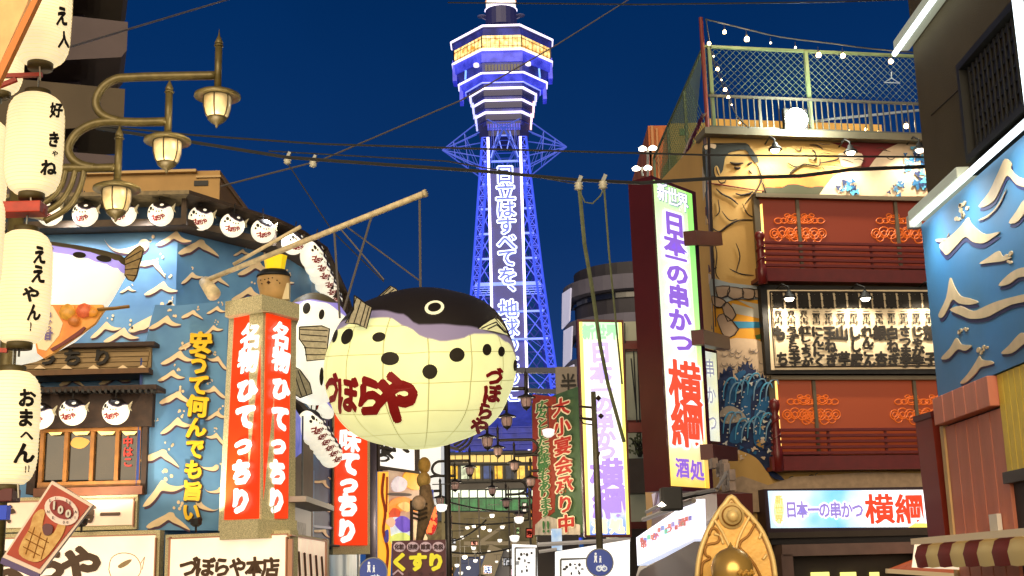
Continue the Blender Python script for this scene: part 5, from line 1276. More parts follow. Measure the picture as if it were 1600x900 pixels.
for u in (624, 645, 665, 685):
    mb = MB(); poly(mb, KW, oval(u, 854.5, 9.5, 8, 0, 16), .03, .03); mb.build('disc', M('pale pink disc', (206, 176, 182), .5, emit=.35), ks)
mb = MB()
for u, s_ in ((624, '化粧'), (645, '健康'), (665, '雑貨'), (685, '免税')): text(mb, KW, s_, (u - 3.8, 854.5), (u + 3.8, 854.5), 7.5, 8.5, .055, .01, .06)
text(mb, KW, 'ドラッグ', (640, 897), (690, 897), 9, 9, .03, .01, .03); mb.build('small_lettering', M('maroon print', (70, 24, 34), .5), ks, kind='stuff')
mb = MB(); mb.tube([KW.hit(655, 960, -.12), (KW.hit(655, 960).x, .12, 0)], .05, 8); mb.build('post', m_steel, ks)
mb = MB(); line(mb, KW, [(614, 898), (622, 891), (630, 898)], .03, .02); mb.build('roof_mark', M('pale pink disc', (206, 176, 182)), ks)
# blue round signs
def blue_sign(u, v, r, Y, label, pole_top=None):
    Wd = Wall(P(u, v, Y), 0); t = thing('round_sign', label, 'traffic sign', Wd, (0, 0, 0), 'round blue path signs')
    mb = MB(); poly(mb, Wd, oval(u, v, r, r, 0, 32), .06, .02); mb.build('disc', M('traffic blue', (8, 56, 150), .4, emit=.2), t)
    mb = MB(); h = Wd.hit(u, v, .06); k = Wd.scale(u, v)[0] * r
    mb.tube([(h.x + math.cos(2 * math.pi * i / 32) * k, -.06, h.z + math.sin(2 * math.pi * i / 32) * k) for i in range(33)], k * .05, 5); mb.build('rim', m_steel, t)
    mb = MB(); q = r / 20
    for dx in (-6, 1):   # adult and child walking
        s_ = 1 if dx < 0 else .7; cx = u + dx * q; cy = v - 9 * q + (3 * q if dx > 0 else 0)
        poly(mb, Wd, oval(cx, cy - 4 * q * s_, 1.7 * q * s_, 1.9 * q * s_, 0, 8), .09, .01); poly(mb, Wd, [(cx - 2.2 * q * s_, cy - 1.5 * q * s_), (cx + 2.2 * q * s_, cy - 1.5 * q * s_), (cx + 1.6 * q * s_, cy + 4 * q * s_), (cx + 2.4 * q * s_, cy + 9 * q * s_), (cx + .8 * q * s_, cy + 9 * q * s_), (cx, cy + 5 * q * s_), (cx - 1 * q * s_, cy + 9 * q * s_), (cx - 2.6 * q * s_, cy + 9 * q * s_), (cx - 1.6 * q * s_, cy + 4 * q * s_)], .09, .01)
    for dx in (0, 8):
        ring_ = oval(u + (dx - 1) * q, v + 9 * q, 3.4 * q, 3.4 * q, 0, 16); line(mb, Wd, ring_ + [ring_[0]], .09, .012, 0, 4)
    line(mb, Wd, [(u - 1 * q, v + 9 * q), (u + 2 * q, v + 4 * q), (u + 7 * q, v + 9 * q), (u + 6 * q, v + 3 * q)], .09, .01, 0, 4)
    mb.build('pictogram', M('reflective white', (225, 232, 240), .4, emit=.35), t, kind='stuff')
    mb = MB(); x = Wd.hit(u, v).x; mb.tube([(x, 0, 0), (x, 0, Wd.hit(u, v - r * .9).z)], .035, 10); mb.build('post', M('grey pole', (94, 92, 92), .5, .3), t, True)
    return t, Wd
blue_sign(583, 894, 22, 20, 'round blue walkers and cyclists sign just left of the maroon pharmacy sign')
bsg, bsW = blue_sign(937, 879, 21, 20, 'round blue walkers and cyclists sign on the tall pole before the white side sign')
mb = MB(); x = bsW.hit(934, 870).x
pt_ = bsW.hit(927, 612); mb.tube([bsW.hit(938, 880), bsW.hit(934, 780), bsW.hit(927, 612)], [.055, .055, .04], 10); mb.build('tall_pole', M('olive grey pole', (98, 92, 70), .5, .3, noise=.15, nscale=8), bsg, True)
mb = MB()
for v in (635, 653): mb.tube([bsW.hit(905, v), bsW.hit(928, v + 2)], .02, 6)
for v in (655, 662): mb.tube([bsW.hit(u, v + dv) for u, dv in ((907, -6), (912, 0), (928, 2))], .012, 5)
for u, v in ((930, 622), (934, 650)): mb.lathe([(.001, -.05), (.05, 0), (.001, .05)], tuple(bsW.hit(u + 5, v)), 8)
mb.tube([bsW.hit(933, 712), bsW.hit(936, 713)], .07, 8)
mb.build('pole_fitting', m_dark, bsg, kind='stuff')

# hanging white lamp shades far down the street
wl = bpy.data.objects.new('hanging_lamp', None); COL.objects.link(wl); GWL = 'white shades hanging down the arcade'
tag(wl, 'white lamp shade', 'lamp', GWL)
mb = MB(); mb.lathe([(.18, .22), (.32, .17), (.26, -.1), (.12, -.2), (.001, -.2)], (0, 0, 0), 10); mb.build('shade', M('white lit shade', (250, 248, 240), .4, emit=.85), wl, True, shift=Vector())
mb = MB(); mb.tube([(0, 0, .2), (0, 0, 1.3)], .03, 5); mb.tube([(-.5, 0, 1.3), (.9, 0, 1.3)], .03, 5); mb.build('stem', M('dark stem', (52, 50, 48), .5), wl, shift=Vector())
wls = [(690, 794, 9, 'largest white shade left of the green window row'), (811, 813, 8, 'large white shade below the red edged green banner, upper'), (804, 842, 8, 'large white shade below the red edged green banner, lower'), (857, 677, 10, 'square white lamp in front of the green banner'),
       (707, 857, 6.5, 'white shade at the top right corner of the pharmacy sign'), (740, 857, 5, 'white shade second right of the pharmacy sign corner'), (769, 806, 5.5, 'single white shade under the farthest lamp head'), (743, 877, 4.5, ''), (732, 888, 4.5, ''), (714, 884, 5, ''), (726, 871, 5.5, ''),
       (730, 825, 4.5, ''), (740, 823, 4, ''), (755, 825, 5, ''), (765, 829, 4.5, ''), (785, 824, 5, ''), (722, 840, 5, ''), (781, 845, 5, ''), (795, 860, 5, ''), (752, 871, 4, ''), (720, 896, 5, ''), (764, 862, 3.5, ''), (700, 830, 4, ''), (776, 878, 3.5, ''), (748, 838, 3.2, '')]
for i, (u, v, r, lab) in enumerate(wls):
    o = wl if i == 0 else copy_tree(wl); Y = 26 + (10 - r) * 9 if r > 5.4 else 62 + i * 2.2
    o.location = P(u, v, Y); s_ = (P(u + r * (.72 if r < 6 else .95), v, Y) - P(u, v, Y)).length / .3; o.scale = (s_, s_, s_); o['group'] = GWL
    o['label'] = lab or 'tiny white lamp shade among the cluster over the dark arcade below the tower foot'
# arcade silhouettes
mb = MB(); aw_ = Wall(P(760, 840, 120), 0)
arc_ = thing('arcade_roof', 'dark arcade roof frames with pale beams crossing below the tower foot', 'roof', aw_)
for a_, b_, w in (((725, 849), (828, 849), .35), ((752, 846), (790, 820), .3), ((760, 900), (776, 855), 1.4), ((700, 868), (750, 868), .2), ((743, 846), (743, 870), .2)):
    mb = MB(); mb.bar(aw_.hit(*a_), aw_.hit(*b_), w); mb.build('beam', M('pale beam', (130, 120, 100), .6, emit=.15), arc_)
mb = MB(); poly(mb, aw_, [(705, 905), (722, 868), (760, 868), (745, 905)], -.5, .3); mb.build('blue_sheet', M('blue sheet', (40, 60, 110), .5, emit=.12), arc_)
mb = MB(); poly(mb, aw_, [(690, 800), (830, 800), (830, 905), (690, 905)], -3, .5); mb.build('dark_backdrop_wall', M('dark roof void', (80, 74, 54), .8, col2=(124, 114, 84), nscale=.5, emit=.16, detail=8), arc_)
mb = MB(); poly(mb, aw_, [(772, 860), (800, 855), (808, 905), (760, 905)], -1, .3); mb.build('grey_sheet', M('grey sheet', (96, 96, 104), .5, emit=.12), arc_)

# ================================================================== MID STREET, RIGHT SIDE
NW = wall_pts(P(832, 720, 46), P(906, 720, 42))
ns = thing('banquet_banner', 'green board with red and green outlined vertical lettering and a red left edge', 'sign', NW)
mb = MB(); rect(mb, NW, 833, 616, 907, 836, -.3, 0); mb.build('board', M('dark green board', (66, 92, 56), .6, emit=.16, noise=.2, nscale=2), ns)
mb = MB(); poly(mb, NW, [(832, 616), (868, 620), (870, 700), (866, 800), (850, 812), (836, 836), (832, 836)], .02, .02); mb.build('red_ground', M('brick red ground', (150, 56, 34), .6, emit=.22), ns)
mb = MB(); poly(mb, NW, [(836, 820), (852, 805), (872, 812), (906, 820), (906, 836), (836, 836)], .04, .02); mb.build('cream_foot', M('cream foot', (196, 180, 156), .6, emit=.2, noise=.2, nscale=3), ns)
mA, mB_ = M('cream outline print', (236, 214, 170), .6, emit=.3), M('red banner print', (180, 44, 24), .6, emit=.25)
for s_, p0, p1, w, h, mat in (('大小宴会承り中', (877, 636), (885, 818), 28, 29, mB_), ('広々としたお座敷もあります', (847, 634), (853, 800), 20, 16.5, M('green banner print', (70, 120, 60), .6, emit=.2))):
    mb = MB(); text(mb, NW, s_, p0, p1, w, h, .05, .02, .10); mb.build('letter_edge', mA, ns, kind='stuff')
    mb = MB(); text(mb, NW, s_, p0, p1, w, h, .09, .02, .025); mb.build('lettering', mat, ns, kind='stuff')
mb = MB(); text(mb, NW, '!!', (850, 822), (857, 822), 16, 24, .09, .02, .04); mb.build('marks', M('green banner print', (70, 120, 60)), ns, kind='stuff')
HW = Wall(P(890, 600, 50), 0)
hs = thing('grey_plate_sign', 'grey upright plate with black characters behind the green banner', 'sign', HW)
mb = MB(); rect(mb, HW, 872, 573, 906, 840, -.4, 0); mb.build('plate', M('warm grey plate', (124, 112, 98), .6, emit=.12, noise=.1, nscale=2), hs)
mb = MB(); text(mb, HW, '半', (888, 598), (888, 598), 26, 30, .04, .03, .02); text(mb, HW, '三三三三', (901, 630), (901, 740), 12, 24, .04, .02, .04); mb.build('lettering', m_ink, hs, kind='stuff')
cr_ = thing('gantry', 'thin dark street gantry frame in front of the tower foot, right of the giant puffer', 'gantry', Wall(P(840, 600, 60), 0)); GWW = Wall(P(840, 600, 60), 0)
for a_, b_, w in (((806, 579), (872, 579), .25), ((822, 579), (822, 640), .2), ((822, 610), (870, 612), .2), ((872, 575), (874, 640), .2)):
    mb = MB(); mb.bar(GWW.hit(*a_), GWW.hit(*b_), w); mb.build('member', M('dark gantry', (40, 44, 70), .5), cr_)
fl = lamp_copy(822, 618, .42, False, 'single distant lamp head beside the green banner', 36)
# white sign B (farther vertical sign)
BWW = Wall(P(940, 670, 33), 4)
sb = thing('vertical_sign', 'farther tall white lit sign with pale violet lettering, behind the street pole', 'sign', BWW)
mb = MB(); mb.prism(pxs(BWW, [(902, 499), (974, 500), (987, 839), (914, 839)], 0), 0, .35); mb.build('case', M('dark red sign case', (88, 26, 24), .5, noise=.1, nscale=5), sb)
zA = BWW.hit(940, 836).z; zB = BWW.hit(940, 505).z
mb = MB(); mb.prism(pxs(BWW, [(905, 503), (971, 504), (984, 835), (917, 836)], .02), -.02, .01)
mb.build('face', ramp_mat('far sign face', [(0, (70, 110, 225)), (.08, (150, 180, 250)), (.16, (250, 250, 255)), (.3, (250, 250, 255)), (.75, (255, 255, 250)), (.93, (250, 255, 225)), (1, (190, 245, 200))], 'Z', zA, zB, .84, noise=.05), sb)
mb = MB(); mb.prism(pxs(BWW, [(905, 503), (910, 503), (922, 836), (917, 836)], .035), -.035, -.025); mb.prism(pxs(BWW, [(966, 504), (971, 504), (984, 835), (979, 835)], .035), -.035, -.025)
mb.build('edge_glow', M('yellow sign edge', (250, 240, 120), .5, emit=1.0), sb)
m_vl = M('pale violet print', (186, 172, 240), .5, emit=.95)
mb = MB()
for c, u, v, w, h in (('日', 938, 550, 34, 34), ('本', 939, 583, 36, 32), ('一', 940, 609, 34, 24), ('の', 942, 632, 34, 30), ('串', 944, 658, 32, 30), ('か', 946, 684, 32, 30), ('つ', 947, 706, 32, 28)): text(mb, BWW, c, (u, v), (u, v), w, h, .045, .01, .06)
mb.build('lettering', m_vl, sb, kind='stuff')
mb = MB(); text(mb, BWW, '横綱', (948, 740), (952, 786), 54, 50, .045, .01, .04); mb.build('lettering', M('violet print', (168, 140, 235), .5, emit=.9), sb, kind='stuff')
mb = MB(); text(mb, BWW, '新世界', (919, 519), (956, 519), 20, 24, .045, .01, .05); mb.build('lettering', M('mint print', (150, 225, 170), .5, emit=.9), sb, kind='stuff')
mb = MB(); text(mb, BWW, '酒処', (937, 822), (964, 822), 24, 24, .045, .01, .07); mb.build('lettering', M('cream print', (255, 240, 190), .5, emit=1.1), sb, kind='stuff')
mb = MB(); mb.box((BWW.hit(975, 520).x, .05, BWW.hit(980, 545).z), (BWW.hit(1016, 520).x, .25, BWW.hit(980, 536).z))
mb.build('support_beam', M('dark red beam', (98, 26, 22), .5, noise=.1, nscale=4), sb)
mb = MB(); mb.box((BWW.hit(975, 520).x, .05, BWW.hit(980, 675).z), (BWW.hit(1016, 520).x, .25, BWW.hit(980, 660).z)); mb.build('support_beam', M('dark red beam', (98, 26, 22)), sb)
# pale wall between the two vertical signs
VW = Wall(P(1000, 620, 37), 0)
vw = thing('pale_facade', 'pale grey green facade strip with red bands between the two vertical signs', 'building', VW)
mb = MB(); rect(mb, VW, 960, 502, 1040, 905, -5, 0); mb.build('wall', M('pale grey green wall', (170, 172, 150), .7, emit=.08, noise=.08, nscale=.8), vw)
for v0, v1 in ((532, 548), (656, 672), (815, 826)):
    mb = MB(); rect(mb, VW, 972, v0, 1024, v1, 0, .15); mb.build('red_band', M('dark red beam', (98, 26, 22)), vw)
mb = MB()
for a_ in ((976, 505, 978, 655), (990, 548, 997, 700), (996, 548, 1001, 690), (986, 560, 994, 640)): line(mb, VW, [(a_[0], a_[1]), (a_[2], a_[3])], .2, .02)
mb.build('wire', m_cable, vw, kind='stuff')
mb = MB(); rect(mb, VW, 983, 716, 1018, 770, 0, .8); mb.build('grey_box', M('dark grey box', (84, 78, 76), .6, noise=.1, nscale=3), vw)
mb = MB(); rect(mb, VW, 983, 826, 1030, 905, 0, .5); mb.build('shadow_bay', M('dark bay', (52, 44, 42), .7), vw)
pot = thing('balcony_plant', 'small bare twiggy plant on the grey box between the two vertical signs', 'plant', VW, VW.hit(1000, 716, .6))
mb = MB(); random.seed(5)
for k in range(16):
    u, v = 1000 + random.uniform(-2, 2), 714
    line(mb, VW, [(u, v), (u + random.uniform(-6, 6), v - 10), (u + random.uniform(-14, 14), v - random.uniform(14, 32))], .6, .02, 0, 4)
mb.build('twig', M('dark twig', (40, 42, 34), .7), pot, kind='stuff')
mb = MB()
for k in range(70):
    u, v = 1000 + random.uniform(-15, 15), 700 + random.uniform(-22, 8); h = VW.hit(u, v, .6 + random.uniform(-.2, .2)); r = .05; a_ = random.uniform(0, 6)
    mb.add([h, h + Vector((math.cos(a_) * r * 2, .03, math.sin(a_) * r)), h + Vector((math.cos(a_ + 1) * r, -.03, math.sin(a_ + 1) * r * 2))], [(0, 1, 2)])
mb.build('leaf', M('dusty leaf', (86, 96, 62), .7), pot, kind='stuff')
# white panels at the foot of the right side
for q_, Y_, lab in (([(800, 850), (842, 852), (842, 960), (800, 960)], 30, 'small white lit menu board with dark spots below the green banner'), ([(868, 862), (984, 843), (984, 960), (868, 960)], 24, 'wide white lit side sign with a slanted top behind the round blue sign')):
    Wp = Wall(P(q_[0][0], 870, Y_), 0); t = thing('white_menu_board', lab, 'sign', Wp)
    mb = MB(); poly(mb, Wp, q_, 0, .3); mb.build('face', M('white lit menu face', (245, 246, 248), .5, emit=.85), t)
    x0, x1 = q_[0][0], min(q_[1][0], 935)
    mb = MB(); w = x1 - x0
    fr_ = [(x0 + w * .12, 874 if x0 > 860 else 856), (x1 - w * .1, 872 if x0 > 860 else 856), (x1 - w * .1, 940), (x0 + w * .12, 940)]
    line(mb, Wp, fr_ + [fr_[0]], .03, .02); mb.build('inner_frame', M('grey line', (110, 110, 106), .5), t)
    mb = MB(); random.seed(9)
    for k in range(12):
        u, v = random.uniform(x0 + w * .2, x1 - w * .2), random.uniform(862 if x0 < 860 else 880, 900); poly(mb, Wp, oval(u, v, random.uniform(1, 3.4), random.uniform(1, 3), 0, 8), .03, .01)
    mb.build('spot_print', M('dark print', (50, 50, 54), .5), t, kind='stuff')
dn = thing('stall_rail', 'pale tubular rail with a blue white box, left of the white side sign', 'rail', Wall(P(860, 850, 28), 0)); DW = Wall(P(860, 850, 28), 0)
mb = MB(); mb.tube([DW.hit(840, 851), DW.hit(985, 843)], .05, 6); mb.tube([DW.hit(842, 862), DW.hit(870, 858)], .04, 6); mb.build('rail', M('pale tube', (200, 200, 205), .5), dn)
mb = MB(); rect(mb, DW, 862, 826, 878, 860, -.3, 0); mb.build('blue_white_box', M('blue white box', (150, 190, 235), .5, emit=.5, col2=(230, 240, 250), nscale=3), dn)
mb = MB(); rect(mb, DW, 840, 836, 905, 905, -1.5, -.6); mb.build('dark_back', M('dark bay', (52, 44, 42)), dn)

# small lit signs and posts packing the far end of the street
random.seed(77)
EWs = [(694, 760, 700, 782, (60, 90, 200), 70), (700, 806, 706, 826, (240, 236, 225), 66), (822, 762, 830, 776, (230, 60, 60), 58), (826, 795, 832, 812, (240, 150, 60), 56), (816, 786, 823, 800, (250, 240, 225), 60),
       (822, 826, 832, 840, (220, 80, 60), 50), (700, 842, 712, 850, (220, 224, 230), 60), (786, 872, 800, 884, (200, 205, 215), 62), (798, 888, 812, 900, (230, 190, 215), 60), (736, 846, 746, 852, (190, 120, 110), 70),
       (756, 884, 768, 896, (110, 130, 190), 66), (700, 886, 708, 900, (240, 170, 80), 60), (806, 824, 812, 834, (120, 150, 110), 66)]
EL = ['blue upright shop sign by the left edge of the arcade', 'cream shop sign on the left side of the far street', 'red shop sign right under the lamp at the green banner edge', 'orange shop sign low beside the banner edge', 'cream shop sign left of the orange one by the banner', 'red shop sign just above the small white menu board',
      'pale strip sign over the pharmacy sign corner', 'pale grey sign low in the arcade middle', 'pink white sign at the bottom of the arcade', 'dull pink strip sign in the middle of the arcade', 'slate blue sign at the bottom of the arcade', 'orange sign beside the pharmacy sign', 'green grey sign near the right lamp shades']
for (u0, v0, u1, v1, c_, Y), l_ in zip(EWs, EL):
    Wq = Wall(P(u0, v1, Y), 0); t = thing('shop_sign', l_, 'sign', Wq, Wq.hit(u0, v1), 'small lit shop signs at the far street end')
    mb = MB(); rect(mb, Wq, u0, v0, u1, v1, -.15, .02); mb.build('panel', M('far sign %d' % (sum(c_)), c_, .5, emit=.6), t)
    mb = MB(); line(mb, Wq, [(u0, v0), (u1, v0), (u1, v1), (u0, v1), (u0, v0)], .03, .03); mb.build('frame', m_dark, t)
    mb = MB(); k_ = '酒食湯串飯寿茶宿鮨麺店肉魚'[EL.index(l_)]; w_ = min(u1 - u0, v1 - v0) * .9; text(mb, Wq, k_, ((u0 + u1) / 2, (v0 + v1) / 2), ((u0 + u1) / 2, (v0 + v1) / 2), w_, w_, .05, 0, .03); mb.build('lettering', m_ink, t, kind='stuff')
for u, v0, v1, Y, l_ in ((697, 735, 905, 55, 'thin dark mast left of the green lit windows'), (717, 770, 905, 70, 'thin mast in front of the green windows, left'), (748, 780, 905, 74, 'thin mast in front of the green windows, middle'), (794, 760, 905, 62, 'thin mast in front of the green windows, right'), (826, 735, 905, 52, 'thin dark mast beside the red edge of the banquet banner')):
    mb = MB(); mb.tube([P(u, v0, Y), Vector((P(u, v0, Y).x, Y, 0))], .05, 6); solo(mb, 'mast', M('grey mast', (96, 90, 80), .6), W0, (P(u, v0, Y).x, Y, 0), l_, 'mast', 'thin masts at the far street end')
for k, (a_, b_) in enumerate((((690, 757), (700, 757)), ((700, 784), (830, 800)), ((694, 816), (826, 812)), ((700, 862), (800, 856)), ((760, 812), (706, 846)))):
    cable([P(a_[0], a_[1], 58), P(b_[0], b_[1], 58)], .04, ['short', 'upper sloping', 'level', 'lower', 'steep'][k] + ' thin wire strung across the far street end below the tower', 'wires across the far street end', sag=.15)
# ================================================================== RIGHT BUILDING with murals
RW = Wall(P(1200, 500, 26), 10)
rb = thing('mural_restaurant', 'skewer restaurant front with painted figures, two red windows and a menu board', 'building', RW)
m_skin = M('ochre mural paint', (196, 156, 88), .75, noise=.07, nscale=1.2, bump=.15, bscale=12)
m_line = M('umber mural line', (54, 40, 30), .8)
xe = RW.hit(1107, 300).x
zroof = RW.hit(1260, 213).z
xr = RW.hit(1620, 500).x
mb = MB(); mb.box((xe, 0, 0), (xr, 6, zroof)); mb.build('wall', m_skin, rb)
# street side wall with banners painted on it
SWp = RW.world((xe, 0, 0)); SW = Wall(SWp, 90 + 1)   # x runs away from the camera
SWL = wall_pts(RW.world((xe, 0, 0)), RW.world((xe, 0, 0)) + Vector((-.35, 9.0, 0)))
m_sw = M('mauve side mural', (150, 120, 110), .8, col2=(74, 66, 84), nscale=1.6, stretch=(3, 1, .35), detail=6)
side = wall_pts(RW.world((xe, 0, 0)) + Vector((-.35, 9, 0)), RW.world((xe, 0, 0)))
L_ = (RW.world((xe, 0, 0)) - side.O).length
mb = MB(); mb.box((0, -.02, 0), (L_, .03, zroof)); to_world(mb, side); mb.v = [RW.local(v) for v in mb.v]; mb.build('side_wall', m_sw, rb)
def side_part(name, mat, pts, off, th=.02, kind=None):
    mb = MB(); poly(mb, side, pts, off, th); to_world(mb, side); mb.v = [RW.local(v) for v in mb.v]; return mb.build(name, mat, rb, kind=kind)
side_part('side_banner', M('cream mauve banner', (206, 186, 160), .8, noise=.1, nscale=3), [(1098, 178), (1103, 176), (1084, 212), (1062, 276), (1052, 276), (1075, 220)], .03)
mb = MB(); text(mb, side, '新世界串かつ酒処', (1094, 190), (1058, 272), (10, 8), (17, 14), .06, 0, .05); to_world(mb, side); mb.v = [RW.local(v) for v in mb.v]; mb.build('side_lettering', M('plum print', (120, 40, 70), .6), rb, kind='stuff')
side_part('side_stripe', M('slate print', (70, 80, 100), .7), [(1092, 245), (1102, 235), (1106, 330), (1100, 400), (1094, 330)], .03)
side_part('side_stripe', M('cream print side', (200, 186, 160), .7), [(1097, 262), (1101, 255), (1101, 300), (1098, 320)], .05)
random.seed(21)
for k in range(26):
    v = 300 + k * 15; u = 1092 + (v - 300) * .055 + random.uniform(-3, 8); c_ = random.choice([(200, 180, 160), (120, 40, 60), (60, 70, 100), (90, 60, 70), (190, 160, 120)])
    side_part('side_brush_mark', M('side mark %d' % (sum(c_)), c_, .7), [(u - 3, v - 9), (u + 3, v - 6), (u + 5, v + 4), (u, v + 10), (u - 4, v + 3)], .03 + .004 * (k % 5))
side_part('edge_line', m_line, [(1105, 215), (1108, 215), (1124, 705), (1120, 705)], .04)
# mural helper
def C6(*pts): return [(1080 + x / 4.324, 205 + y / 4.324) for x, y in pts]
dep = [0.0]
def mural(pts, mat, name='mural_shape', sm=3, off=None, par=None):
    dep[0] += .0035
    mb = MB(); poly(mb, RW, pts, off or (.008 + dep[0]), .004, sm); return mb.build(name, mat, par or rb)
def mline(pts, w=.022, name='mural_line', sm=4, off=.03, mat=None):
    mb = MB(); q = cat_rom(pts, sm, False) if sm else pts
    mb.tube([RW.hit(u, v, off) for u, v in q], [w * (.45 + .55 * math.sin(math.pi * i / (len(q) - 1))) for i in range(len(q))], 5); return mb.build(name, mat or m_line, rb)
m_hair = M('black green hair paint', (30, 32, 26), .7)
m_mred = M('deep red mural paint', (110, 24, 26), .7, noise=.1, nscale=3)
m_mcream = M('cream mural paint', (206, 180, 150), .75, noise=.06, nscale=5)
m_navy = M('navy wave paint', (22, 40, 82), .6, noise=.3, nscale=6)
m_mid = M('mid blue wave paint', (26, 92, 142), .6, noise=.2, nscale=5)
m_lblu = M('light blue wave paint', (80, 160, 200), .6, noise=.15, nscale=6)
m_sunset = M('sunset orange paint', (214, 120, 50), .7, noise=.12, nscale=4)
m_dgreen = M('dark olive paint', (58, 58, 34), .7)
mural(C6((940, 76), (1420, 76), (1340, 118), (1260, 180), (1215, 245), (1150, 245), (1150, 150), (1060, 120), (1000, 95)), m_mred, 'red_area', 0)
mural(C6((480, 312), (600, 300), (780, 300), (900, 290), (960, 270), (940, 360), (880, 385), (820, 380), (760, 372), (700, 362), (640, 378), (560, 380), (505, 385)), m_sunset, 'sunset_area', 0)
mural(C6((500, 385), (540, 378), (600, 385), (650, 362), (700, 358), (760, 370), (800, 382), (850, 372), (900, 380), (870, 445), (500, 445)), m_dgreen, 'hill_silhouette', 3)
mural(C6((858, 440), (905, 370), (950, 315), (1010, 275), (1100, 262), (1200, 248), (1240, 190), (1300, 130), (1400, 82), (1640, 76), (1640, 440)), m_mcream, 'pale_slope', 0)
mural(C6((75, 120), (100, 84), (250, 80), (370, 80), (400, 110), (430, 150), (458, 198), (448, 214), (420, 202), (395, 165), (365, 125), (300, 132), (255, 145), (228, 185), (215, 262), (196, 290), (186, 300), (150, 312), (95, 312), (80, 240)), m_hair, 'hair', 2)
mural(C6((90, 100), (130, 85), (168, 92), (160, 118), (130, 110), (100, 125)), m_mcream, 'hair_band', 3)
mural(C6((160, 240), (176, 235), (190, 262), (196, 300), (180, 312), (165, 300), (156, 268)), m_skin, 'ear', 3)
mline(C6((262, 210), (300, 222), (352, 216)), .03); mline(C6((290, 242), (312, 252), (334, 246)), .03); mline(C6((380, 228), (412, 212)), .03)
mline(C6((388, 262), (398, 275), (410, 288)), .02); mline(C6((430, 208), (455, 250), (470, 300), (470, 340), (440, 400), (395, 450), (365, 490)), .018); mline(C6((168, 240), (176, 275), (190, 300)), .016)
mline(C6((180, 330), (200, 350), (225, 345), (232, 330)), .016); mline(C6((300, 420), (340, 432), (400, 418), (415, 405)), .022)
mline(C6((168, 388), (210, 425), (270, 455), (318, 495)), .022); mline(C6((105, 350), (200, 362), (350, 385), (495, 405)), .016, mat=M('rust line', (120, 40, 24), .7))
mline(C6((470, 330), (490, 370), (512, 435)), .016)
mline(C6((655, 215), (690, 236), (722, 240), (760, 222), (820, 230), (865, 232), (870, 180)), .018); mline(C6((722, 240), (690, 262), (664, 288)), .018)
mline(C6((790, 185), (825, 196), (842, 178), (835, 140), (815, 125)), .016); mline(C6((800, 92), (850, 95), (890, 120)), .016); mline(C6((870, 215), (930, 205), (985, 192), (1000, 175)), .018); mline(C6((885, 240), (900, 262)), .012)
mline(C6((700, 125), (735, 130), (745, 110)), .014)
mline([(1122, 312), (1124, 330), (1118, 338)], .014); mline([(1113, 356), (1124, 362), (1138, 352), (1156, 344), (1182, 344)], .02); mline([(1112, 422), (1120, 418)], .014); mline([(1113, 358), (1116, 360)], .02)
def foam(cx, cy, n, r, mats, seed, spread, off=.06, par=None):
    random.seed(seed)
    for i in range(n):
        a_ = random.uniform(0, 2 * math.pi); d = random.uniform(0, spread); x, y = cx + math.cos(a_) * d * 1.3, cy + math.sin(a_) * d; rr = r * random.uniform(.5, 1.2)
        pts = []
        K = 10
        th = random.uniform(0, 6.28)
        for k in range(K):
            w = 2 * math.pi * k / K; q = rr * (1 + .45 * math.sin(3 * w + th) + random.uniform(-.15, .15)); pts.append((x + math.cos(w) * q, y + math.sin(w) * q))
        mb = MB(); poly(mb, RW, pts, off + i * .0011, .004, 2); mb.build('spray_mark', mats[i % len(mats)], rb)
bl3 = [m_navy, m_mid, m_lblu]
foam(1326, 294, 24, 3.6, bl3, 1, 13); foam(1432, 250, 26, 4, [m_mid, m_lblu, m_navy], 2, 18); foam(1444, 284, 26, 4.2, bl3, 3, 17); foam(1402, 294, 14, 3.2, bl3, 4, 12)
mural(C6((1000, 150), (1150, 150), (1155, 215), (1120, 238), (1030, 240), (1005, 200)), m_mcream, 'lantern_shape', 3)
# left strip mural: rope, rays, waves, hill
m_ray = M('golden ray paint', (208, 146, 22), .7); m_rayw = M('grey white ray paint', (176, 172, 158), .7); m_rayb = M('azure ray paint', (30, 122, 160), .65)
zz0 = 500
mural([(1112, 440), (1186, 455), (1196, 452), (1202, 545), (1118, 545)], m_ray, 'gold_field', 0)
for pts, mt_ in (([(1150, 468), (1198, 478), (1198, 492), (1140, 462)], m_rayw), ([(1144, 474), (1200, 488), (1200, 500), (1140, 488)], m_rayw), ([(1140, 502), (1200, 503), (1200, 512), (1146, 513)], m_rayb), ([(1180, 524), (1202, 518), (1202, 528), (1182, 530)], M('green ray paint', (60, 100, 44), .7))):
    mural(pts, mt_, 'ray', 0)
m_rope = M('taupe rope paint', (168, 142, 118), .75, noise=.08, nscale=6)
mural([(1110, 436), (1140, 442), (1196, 450), (1196, 466), (1176, 468), (1150, 468), (1130, 474), (1118, 478), (1112, 468)], M('pale blue grey paint', (150, 158, 160), .7), 'rope_back', 3)
for pts in ([(1140, 448), (1160, 451), (1160, 464), (1146, 467), (1136, 460)], [(1160, 450), (1178, 452), (1177, 466), (1162, 466)], [(1179, 452), (1196, 453), (1196, 464), (1180, 465)], [(1118, 448), (1140, 447), (1136, 462), (1122, 464)],
            [(1128, 478), (1137, 472), (1150, 492), (1137, 502)], [(1120, 498), (1130, 490), (1154, 514), (1138, 528), (1128, 520)], [(1112, 462), (1126, 466), (1134, 472), (1126, 480), (1114, 476)]):
    o = mural(pts, m_rope, 'rope_segment', 2); mline(pts + [pts[0]], .014, 'rope_outline', 2, .09 + dep[0] * 0)
mural([(1118, 534), (1150, 528), (1180, 530), (1204, 540), (1212, 720), (1128, 720)], m_mcream, 'cream_field', 0)
random.seed(31)
